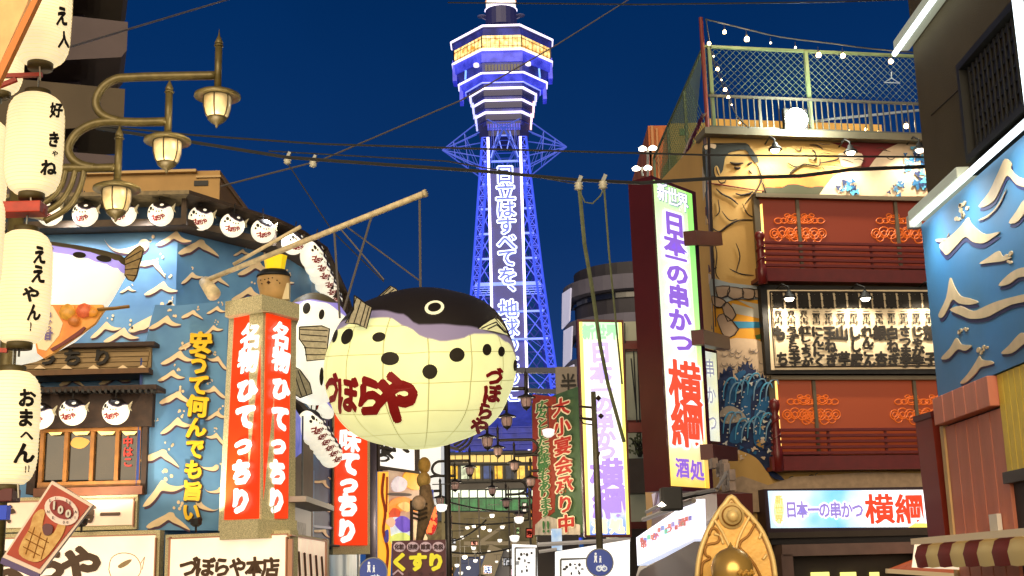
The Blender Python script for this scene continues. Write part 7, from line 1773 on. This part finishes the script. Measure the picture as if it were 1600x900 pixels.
def beamq(u0, v0, u1, v1, lab=None, Y0=21.9, Y1=24.6):
    mb = MB(); p, q_ = P(u0, v0, Y0), P(u1, v1, Y1); mb.bar(SA.local(p), SA.local(q_), .22, .26); mb.build('support_beam', m_case, sa)
beamq(1078, 372, 1120, 374); beamq(1090, 527, 1132, 537); beamq(1104, 706, 1144, 710)
mb = MB()
for u, v in ((1004, 232), (1020, 231), (994, 263), (1012, 262)): mb.lathe([(.001, -.03), (.07, -.03), (.08, 0), (.03, .04)], tuple(SA.local(P(u, v, 22.6))), 10)
mb.build('top_lamp', M('white spot bulb', (255, 244, 225)), sa, kind='stuff')
mb = MB(); mb.tube([SA.local(P(1004, 275, 22.6)), SA.local(P(1002, 262, 22.6)), SA.local(P(994, 263, 22.6))], .02, 5); mb.tube([SA.local(P(1012, 278, 22.6)), SA.local(P(1012, 232, 22.6)), SA.local(P(1020, 232, 22.6))], .025, 5); mb.build('lamp_arm', m_steel, sa, kind='stuff')
# pale sign right behind it
S6 = Wall(P(1112, 620, 24.2), 30)
s6 = thing('narrow_lit_sign', 'narrow pale yellow lit sign squeezed between the big vertical sign and the mural', 'sign', S6)
mb = MB(); mb.prism(pxs(S6, [(1098, 543), (1120, 549), (1127, 693), (1104, 690)], 0), 0, .2); mb.build('case', m_case, s6)
mb = MB(); mb.prism(pxs(S6, [(1100, 548), (1119, 552), (1125, 690), (1106, 688)], .02), -.02, .01); mb.build('face', M('pale yellow lit face', (246, 246, 190), .5, emit=.8, col2=(226, 236, 240), nscale=1.4), s6)
mb = MB(); text(mb, S6, '串かつ', (1109, 575), (1113, 660), 15, 30, .04, .004, .01); mb.build('lettering', M('faint violet print', (196, 196, 220), .5, emit=.5), s6, kind='stuff')
# orange brick and green wall behind, beside the mural building
BG = Wall(P(1050, 240, 40), 0)
bg_ = thing('back_building', 'orange brown and olive rear building showing between sky and the side banners', 'building', BG)
mb = MB(); rect(mb, BG, 1018, 196, 1052, 420, -6, 0); mb.build('orange_wall', M('orange brown cladding', (170, 92, 42), .7, noise=.25, nscale=2, stretch=(1, 1, .2)), bg_)
mb = MB(); rect(mb, BG, 1049, 192, 1120, 420, -6, .3); mb.build('yellow_wall', M('ochre green cladding', (170, 150, 76), .7, noise=.2, nscale=.9), bg_)
mb = MB(); rect(mb, BG, 1020, 196, 1024, 330, 0, .12); rect(mb, BG, 1028, 200, 1031, 330, 0, .1); mb.build('down_pipe', M('tan pipe', (176, 120, 70), .6), bg_, kind='stuff')
mb = MB(); poly(mb, BG, [(1036, 262), (1056, 240), (1060, 290), (1040, 300)], .35, .05, 2); mb.build('olive_patch', M('olive panel', (88, 96, 40), .7), bg_)
mb = MB(); rect(mb, BG, 1062, 201, 1070, 211, .3, .35); mb.build('green_emblem', M('green emblem', (50, 110, 60), .6), bg_)
mb = MB(); poly(mb, BG, [(1012, 232), (1018, 224), (1018, 340), (1010, 340)], 0, .3); mb.build('pink_pipe', M('salmon pipe', (176, 90, 80), .6), bg_)
# lower street side: red block, small lit screen, violet stripes
LR = wall_pts(P(992, 850, 27), P(1085, 850, 20.5))
lr = thing('red_shop_block', 'dark red shop block with a slanted bright screen sign and striped violet pennant', 'building', LR)
mb = MB(); poly(mb, LR, [(1022, 748), (1050, 764), (1120, 772), (1124, 905), (992, 905), (1018, 820)], -.6, .6); mb.build('wall', m_case, lr)
mb = MB(); poly(mb, LR, [(994, 840), (1082, 780), (1084, 842), (996, 884)], .05, .2); mb.build('screen_face', M('bright screen face', (240, 238, 250), .4, emit=.95, col2=(206, 222, 255), nscale=1.6), lr)
random.seed(3)
for k in range(15):
    u = 1002 + k * 5.4; v = 846 - (u - 1000) * .50 + random.uniform(-4, 6); c_ = [(200, 90, 90), (90, 120, 200), (90, 200, 160), (210, 120, 110), (130, 120, 200)][k % 5]
    mb = MB(); poly(mb, LR, [(u - 2, v - 3), (u + 2, v - 4), (u + 2, v + 3), (u - 2, v + 4)], .07, .01); mb.build('screen_mark', M('screen mark %d' % (k % 5), c_, .5, emit=.6), lr)
mb = MB(); text(mb, LR, '串', (1006, 850), (1006, 850), 10, 14, .08, .01, .04); text(mb, LR, 'かつ酒', (1024, 838), (1066, 816), 12, 14, .08, .01, .03); mb.build('lettering', M('screen mark 0', (200, 90, 90), .5, emit=.6), lr, kind='stuff')
mb = MB(); poly(mb, LR, [(1000, 892), (1085, 846), (1120, 846), (1124, 905), (996, 905)], .1, .15); mb.build('lower_fascia', M('brown fascia', (78, 50, 44), .6, emit=.03), lr)
mb = MB(); poly(mb, LR, [(1018, 772), (1038, 764), (1056, 770), (1050, 782), (1022, 796)], .2, .04); pn = mb.build('pennant', M('pale pennant', (206, 190, 214), .6, emit=.3), lr)
for k in range(4): mb = MB(); u = 1021 + k * 9; poly(mb, LR, [(u, 793 - k * 3.5), (u + 3, 791 - k * 3.5), (u + 8, 768), (u + 4, 768)], .24, .01); mb.build('stripe', M('violet stripe', (120, 60, 130), .6), pn)
mb = MB(); a_ = LR.hit(1043, 780, .8); mb.bbox(tuple(a_ - Vector((.11, .1, .16))), tuple(a_ + Vector((.11, .2, .16))), .03); mb.tube([tuple(a_ + Vector((0, .2, 0))), tuple(a_ + Vector((.1, .7, .1)))], .02, 5); fl2 = mb.build('lamp_body', m_black, lr)
mb = MB(); mb.lathe([(.001, -.05), (.06, -.03), (.001, .02)], tuple(a_ + Vector((.1, -.1, -.06))), 10); mb.build('lens', M('white spot bulb', (255, 244, 225)), fl2)
mb = MB(); mb.tube([LR.hit(1010, 800, .3), LR.hit(1060, 775, .4), LR.hit(1120, 765, .4), LR.hit(1134, 740, .2)], .03, 6); mb.tube([LR.hit(1005, 812, .3), LR.hit(1084, 782, .3)], .04, 6); mb.build('pipe', M('galvanised pipe', (150, 140, 130), .5, .3), lr, kind='stuff')
mb = MB(); random.seed(2)
for k in range(10):
    u, v = random.uniform(1112, 1142), random.uniform(722, 762); h = LR.hit(u, v, .1); mb.box(tuple(h - Vector((.12, .03, .06))), tuple(h + Vector((.12, .05, .08))))
mb.build('junction_box', M('grey junction box', (130, 110, 96), .6, noise=.3, nscale=9), lr, kind='stuff')

# ================================================================== GOLD POINTED BOARD WITH GOLD DOME
GW2 = Wall(P(1150, 860, 9), 0)
gd = thing('gold_shrine_board', 'gilded pointed arch board with relief rim and a round boss, bottom right of centre', 'statue', GW2, (GW2.hit(1150, 900).x, 0, 0))
m_gold2 = M('gilded paint', (232, 180, 88), .4, .12, noise=.10, nscale=9, bump=.2, bscale=30)
m_gold3 = M('pale gilded relief', (250, 214, 140), .38, .1, noise=.06, nscale=9)
m_gold4 = M('deep gilded groove', (170, 116, 46), .5, .1)
arch = [(1143, 776), (1156, 790), (1172, 806), (1188, 826), (1200, 850), (1208, 876), (1212, 905), (1212, 1500), (1089, 1500), (1089, 905), (1091, 880), (1096, 856), (1106, 830), (1120, 804), (1132, 788)]
mb = MB(); poly(mb, GW2, arch, 0, .14); mb.build('board', m_gold3, gd)
def shrink(pts, k, cx=1150, cy=880): return [(cx + (u - cx) * k, cy + (v - cy) * k) for u, v in pts]
mb = MB(); poly(mb, GW2, shrink(arch, .93), .012, .012); mb.build('groove', m_gold4, gd)
mb = MB(); poly(mb, GW2, shrink(arch, .905), .022, .012); mb.build('panel', m_gold2, gd)
edge = arch[9:] + arch[:7]
mb = MB(); line(mb, GW2, edge, .01, .018, 3, 8); mb.build('rim', m_gold3, gd, True)
hb = GW2.hit(1143, 806, .03); ks_ = GW2.scale(1143, 806)[0]
for r_, m__, y_ in ((20, m_gold3, .02), (16, m_gold4, .035), (14, m_gold3, .05)):
    mb = MB(); mb.lathe([(.001, -.001), (r_ * ks_, -.001), (r_ * ks_, .02), (.001, .03)], (0, 0, 0), 28); mb.v = [Vector((hb.x + v.x, -y_ - v.z, hb.z + v.y)) for v in mb.v]; mb.build('boss_ring', m__, gd, True)
mb = MB(); mb.lathe([(.001, -10 * ks_), (7 * ks_, -7 * ks_), (10 * ks_, 0), (7 * ks_, 7 * ks_), (.001, 10 * ks_)], (hb.x, -.08, hb.z), 24); mb.build('boss', m_gold3, gd, True)
for pl_ in ([(1116, 812), (1128, 830), (1136, 846), (1140, 854)], [(1172, 806), (1162, 824), (1154, 842), (1150, 858)], [(1108, 836), (1112, 826), (1120, 828), (1124, 840), (1120, 848), (1104, 852), (1102, 866), (1110, 872), (1098, 880), (1096, 900)],
            [(1180, 818), (1170, 836), (1158, 846), (1156, 856), (1168, 868), (1180, 884), (1190, 904)], [(1116, 834), (1126, 838), (1130, 850)], [(1190, 832), (1186, 842)], [(1198, 866), (1192, 874)]):
    mb = MB(); line(mb, GW2, pl_, .03, .010, 4, 6); mb.build('relief_rib', m_gold3 if len(pl_) < 7 else m_gold4, gd, True)
mb = MB(); ch2 = GW2.hit(1144, 888, .45); kk = GW2.scale(1146, 892)[0] * .96
mb.lathe([(.001, 40 * kk), (2 * kk, 36 * kk), (5 * kk, 32 * kk), (10 * kk, 30 * kk), (17 * kk, 27 * kk), (24 * kk, 21.5 * kk), (29.5 * kk, 13 * kk), (32.5 * kk, 2 * kk), (32 * kk, -10 * kk), (28 * kk, -24 * kk), (20 * kk, -40 * kk), (12 * kk, -60 * kk)], (ch2.x, -.45, ch2.z), 36)
mb.build('dome', M('polished gold', (214, 172, 92), .26, .5, noise=.05, nscale=4), gd, True)
mb = MB()
for i in range(9): w = i / 8 * math.pi; mb.lathe([(.001, -.014), (.016, 0), (.001, .014)], (ch2.x + .02 + i * .013, -.45 - .16 + .012 * i, ch2.z - .03 + .01 * math.sin(i * 2)), 8)
mb.build('bead_trim', m_gold2, gd, kind='stuff')
mb = MB(); mb.lathe([(.35, 0), (.35, .5), (.28, .55), (.2, .9), (.22, ch2.z - 60 * kk)], (ch2.x, -.45, 0), 24); mb.build('pedestal', m_gold2, gd, True)

# ================================================================== RIGHT DARK WALL
o_ = P(1443, 240, 15.5)
QW = Wall(o_, -90)
qw = thing('dark_side_building', 'dark plastered building at the right edge with white tube lights and a blue wave board', 'building', QW)
m_dw = M('dark olive plaster', (96, 82, 54), .85, noise=.10, nscale=1.5, bump=.35, bscale=60)
mb = MB(); mb.box((-.0, 0, 0), (15, 4, 16)); mb.build('wall', m_dw, qw)
mb = MB(); line(mb, QW, [(1455, 180), (1520, 120)], .005, .008); mb.build('plaster_joint', m_line, qw)
# window
def qpoly(pts, off, th, name, mat, par=None, kind=None, sm=0):
    mb = MB(); poly(mb, QW, pts, off, th, sm); return mb.build(name, mat, par or qw, kind=kind)
wx0, wx1 = QW.hit(1521, 170).x, QW.hit(1625, 100).x; wz0, wz1 = QW.hit(1530, 240).z, QW.hit(1518, 104).z
m_wf = M('dark window frame', (48, 46, 40), .5, .2)
mb = MB(); mb.box((wx0, -.02, wz0), (wx1, .1, wz1)); wn = mb.build('window', M('dark louvre glass', (40, 34, 24), .3, emit=.02), qw)
for a_, b_ in (((wx0 - .08, -.12, wz0 - .08), (wx0, .05, wz1 + .08)), ((wx0, -.12, wz1), (wx1, .05, wz1 + .08)), ((wx0, -.12, wz0 - .08), (wx1, .05, wz0))):
    mb = MB(); mb.box(a_, b_); mb.build('frame', m_wf, wn)
for k in range(7):
    z = wz0 + (wz1 - wz0) * (k + .5) / 7; mb = MB(); mb.box((wx0 + .12, -.05, z - .02), (wx1, -.03, z + .02)); mb.build('grille_bar', m_wf, wn)
for k in range(12):
    x = wx0 + .12 + k * .13; mb = MB(); mb.box((x - .016, -.06, wz0 + .02), (x + .016, -.04, wz1 - .02)); mb.build('grille_bar', m_wf, wn)
mb = MB()
for k in range(3):
    for j in range(9): x = wx0 + .2 + j * .13; z = wz0 + .15 + k * (wz1 - wz0) / 3.2; mb.box((x - .03, -.035, z), (x + .03, -.025, z + .16))
mb.build('dim_reflection', M('painted amber reflection', (110, 84, 44), .4, emit=.14), wn, kind='stuff')  # reflections in the glass painted as faintly glowing amber blocks
# tube lights
m_tube = M('white tube light', (240, 250, 245), .3, emit=3.0, ecol=(232, 245, 250), sample=True)
m_tubeh = M('tube housing', (196, 200, 176), .4, emit=.35)
zt2 = QW.hit(1452, 333).z; xt0 = QW.hit(1452, 333).x
xm = QW.hit(1530, 262).x
ze2 = QW.hit(1455, 330, .12).z
mb = MB(); mb.bbox((-.05, -.26, ze2 + .0), (xm, -.02, ze2 + .13), .02); th1 = mb.build('tube_housing', m_tubeh, qw)
mb = MB(); mb.tube([(-.1, -.2, ze2 - .02), (xm + 5, -.2, ze2 - .02)], .04, 10); mb.build('tube_light', m_tube, qw, True)
mb = MB(); mb.bbox((xm + .05, -.14, ze2 + .0), (xm + 5, -.02, ze2 + .1), .01); mb.build('tube_housing', m_wf, qw)
mb = MB(); mb.box((-.12, -.26, ze2 - .08), (-.02, -.1, ze2 + .08)); mb.build('end_clip', m_white, qw)
z3 = QW.hit(1420, 64, .12).z
mb = MB(); mb.bbox((-.1, -.22, z3), (3, -.02, z3 + .14), .02); mb.build('tube_housing', m_tubeh, qw)
mb = MB(); mb.tube([(-.14, -.2, z3 - .02), (3, -.2, z3 - .02)], .035, 10); mb.build('tube_light', m_tube, qw, True)
xv = QW.hit(1588, 60, .3).x
mb = MB(); mb.box((xv, -.3, QW.hit(1600, 195, .3).z), (xv + .07, -.22, 12)); mb.build('vertical_tube', m_tube, qw)
# sills under tubes: lights
for x_, pw in ((.6, 60), (1.8, 60), (3.2, 50)):
    lamp('tube_spill', QW.world((x_, -.5, ze2 - .12)), pw, (.9, .96, 1), 150, QW.world((x_, -.1, ze2 - 2)), .3)
# blue wave board
zb3 = QW.hit(1483, 616, .1).z
wb = thing('wave_board', 'blue board with cream wave crests on the dark building, right edge', 'sign', QW, (0, 0, zb3))
mb = MB(); mb.box((.0, -.12, zb3), (6, 0, ze2 - .06)); mb.build('board', M('blue painted board', (62, 118, 150), .55, col2=(54, 126, 176), nscale=.8, bump=.15, bscale=4), wb)
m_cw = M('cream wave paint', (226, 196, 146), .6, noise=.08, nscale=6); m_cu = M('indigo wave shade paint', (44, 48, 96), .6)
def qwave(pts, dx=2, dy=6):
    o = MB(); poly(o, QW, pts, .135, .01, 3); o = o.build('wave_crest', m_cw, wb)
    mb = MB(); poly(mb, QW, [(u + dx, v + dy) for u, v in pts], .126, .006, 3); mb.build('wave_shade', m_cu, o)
qwave([(1529, 322), (1545, 300), (1560, 268), (1570, 248), (1580, 256), (1579, 264), (1590, 276), (1606, 282), (1604, 292), (1588, 288), (1574, 274), (1564, 292), (1554, 312), (1540, 322)])
qwave([(1468, 382), (1488, 366), (1502, 352), (1512, 340), (1516, 348), (1526, 358), (1540, 366), (1562, 362), (1550, 372), (1536, 380), (1520, 378), (1508, 370), (1494, 384), (1480, 398), (1474, 394)], 1, 8)
qwave([(1462, 374), (1478, 372), (1482, 364), (1476, 376), (1466, 378)], 1, 3); qwave([(1528, 344), (1542, 340), (1560, 322), (1572, 296), (1560, 318), (1546, 334)], 1, 3)
qwave([(1576, 348), (1588, 330), (1600, 312), (1606, 322), (1590, 346)]); qwave([(1466, 492), (1478, 466), (1484, 434), (1490, 446), (1500, 462), (1514, 466), (1528, 472), (1514, 476), (1498, 474), (1488, 468), (1480, 484), (1472, 496)])
qwave([(1484, 484), (1500, 478), (1520, 486), (1540, 478), (1560, 470), (1590, 462), (1604, 460), (1604, 470), (1580, 476), (1560, 486), (1540, 496), (1516, 498), (1500, 492)]); qwave([(1560, 446), (1574, 430), (1590, 420), (1606, 418), (1606, 430), (1590, 434), (1576, 444)])
qwave([(1500, 598), (1512, 584), (1524, 566), (1530, 556), (1534, 562), (1548, 564), (1552, 568), (1540, 572), (1532, 574), (1522, 586), (1508, 598)], 1, 3); qwave([(1470, 560), (1484, 544), (1494, 528), (1502, 538), (1518, 540), (1508, 548), (1496, 546), (1482, 560)], 1, 4)
qwave([(1564, 552), (1576, 540), (1590, 524), (1598, 520), (1606, 530), (1596, 540), (1580, 552)], 1, 4); qwave([(1530, 412), (1544, 402), (1560, 392), (1566, 400), (1580, 402), (1566, 408), (1550, 410)], 1, 4)
mb = MB(); random.seed(8)
for cx, cy, n_ in ((1508, 328, 7), (1496, 340, 4), (1535, 545, 5), (1580, 405, 4), (1505, 520, 4)):
    for k in range(n_): poly(mb, QW, oval(cx + random.uniform(-9, 9), cy + random.uniform(-12, 8), random.uniform(1.5, 3), random.uniform(2, 4.5), .3, 8), .135, .015)
mb.build('foam_drop', m_cw, wb, kind='stuff')
# salmon planks
zp1, zp2 = QW.hit(1487, 660, .1).z, 1.7
m_pl = M('salmon painted plank', (214, 128, 98), .55, noise=.08, nscale=4, stretch=(1, 1, .15), bump=.1)
xy = QW.hit(1575, 620).x
n_ = 5; wpl = xy / n_
pk = thing('plank_front', 'salmon painted plank cladding below the blue wave board', 'cladding', QW, (0, 0, 0))
for k in range(n_):
    x0_ = k * wpl
    mb = MB(); mb.bbox((x0_ + .012, -.2, zp1), (x0_ + wpl - .012, 0, zb3 - .01), .008); mb.build('plank', m_pl, pk)
    mb = MB(); mb.bbox((x0_ + .014, -.08, 0), (x0_ + wpl - .014, 0, zp1 - .02), .008); mb.build('plank', m_pl, pk)
mb = MB(); mb.box((-.12, -.1, 0), (0, .02, zp1)); mb.build('edge_board', M('cream edge board', (214, 176, 116), .6, noise=.08, nscale=5), pk)
mb = MB(); mb.box((-.12, -.04, 0), (xy + 4, .01, zb3 - .02)); mb.build('backing', M('dark bay', (52, 44, 42)), pk)
yp = thing('hoarding', 'mustard yellow panelled board at the right edge below the wave board', 'panel', QW, (xy, 0, 0))
m_yp = M('mustard panel', (240, 204, 70), .55, noise=.08, nscale=5)
zy = QW.hit(1600, 735).z
for k in range(14):
    mb = MB(); mb.bbox((xy + k * .16 + .008, -.1, zy), (xy + k * .16 + .152, 0, zb3 - .01), .006); mb.build('board', m_yp, yp)
mb = MB(); mb.box((xy - .03, -.14, zy - .12), (xy + 3, 0, zy)); mb.build('lower_rail', m_wf, yp)
# rust red box on the far corner
RX = Wall(P(1480, 740, 15.9), 6)
mb = MB(); mb.prism(pxs(RX, [(1455, 647), (1504, 641), (1516, 834), (1477, 838)], 0), 0, .5); rx = solo(mb, 'sign_box', M('rust red lacquer box', (122, 34, 12), .45, noise=.06, nscale=4), RX, RX.hit(1490, 838), 'tall rust red box between the blue lit sign and the salmon planks', 'box')
mb = MB(); mb.prism(pxs(RX, [(1453, 643), (1506, 637), (1507, 645), (1455, 652)], .04), -.04, .5); mb.build('cap', m_case, rx)
# striped awning
aw2 = thing('striped_awning', 'cream and red striped awning with a lit cream end at the bottom right corner', 'awning', QW, (0, 0, 1))
zA1, zA2 = QW.hit(1482, 842, .5).z, QW.hit(1500, 885, 1.5).z
x_0 = QW.hit(1482, 842, .5).x
m_as, m_ar = M('cream awning cloth', (222, 190, 120), .7, emit=.12), M('red awning cloth', (130, 40, 26), .7, emit=.06)
ya, yb_ = QW.hit(1470, 846, .0), None
for k in range(10):
    xa, xb = .05 + k * .42, .05 + (k + 1) * .42
    mt_ = m_ar if k % 2 == 0 else m_as
    zt_, zm2 = zA1, zA1 - .12
    mb = MB(); N_ = 5
    vs = []
    prof_ = [(-.1, zt_ + .05), (-.5, zt_ - .03), (-.56, zt_ - .06), (-.6, zt_ - .17), (-.58, zt_ - .30)]
    for y_, z_ in prof_: vs += [(xa, y_, z_), ((xa + xb) / 2, y_ - .02, z_ - .01), (xb, y_, z_)]
    fs2 = []
    for i in range(4):
        for j in range(2): fs2.append((i * 3 + j, i * 3 + j + 1, i * 3 + j + 4, i * 3 + j + 3))
    mb.add(vs, fs2); mb.build('stripe', mt_, aw2, True)
mb = MB(); mb.bar((-.1, -.55, zt_ + .0), (4.3, -.55, zt_ + .0), .07); mb.build('front_bar', M('cream bar', (224, 196, 150)), aw2)
mb = MB(); mb.add([(0.02, -.05, zt_ + .05), (.02, -.56, zt_ - .02), (.02, -.62, zt_ - .3), (.02, -.05, zt_ - .34), (-.04, -.05, zt_ + .05), (-.04, -.56, zt_ - .02), (-.04, -.62, zt_ - .3), (-.04, -.05, zt_ - .34)], [(0, 1, 2, 3), (7, 6, 5, 4), (0, 4, 5, 1), (1, 5, 6, 2), (2, 6, 7, 3), (3, 7, 4, 0)]); mb.build('end_panel', M('lit cream end', (255, 236, 200), .5, emit=.9), aw2)
mb = MB(); rect(mb, RX, 1548, 812, 1562, 824, 0, .05)
q_ = QW.hit(1555, 818, .12); mb = MB(); mb.box((q_.x - .12, -.14, q_.z - .1), (q_.x + .12, -.09, q_.z + .1)); solo(mb, 'switch_box', m_white, QW, q_, 'small white box low on the salmon planks above the awning', 'box')
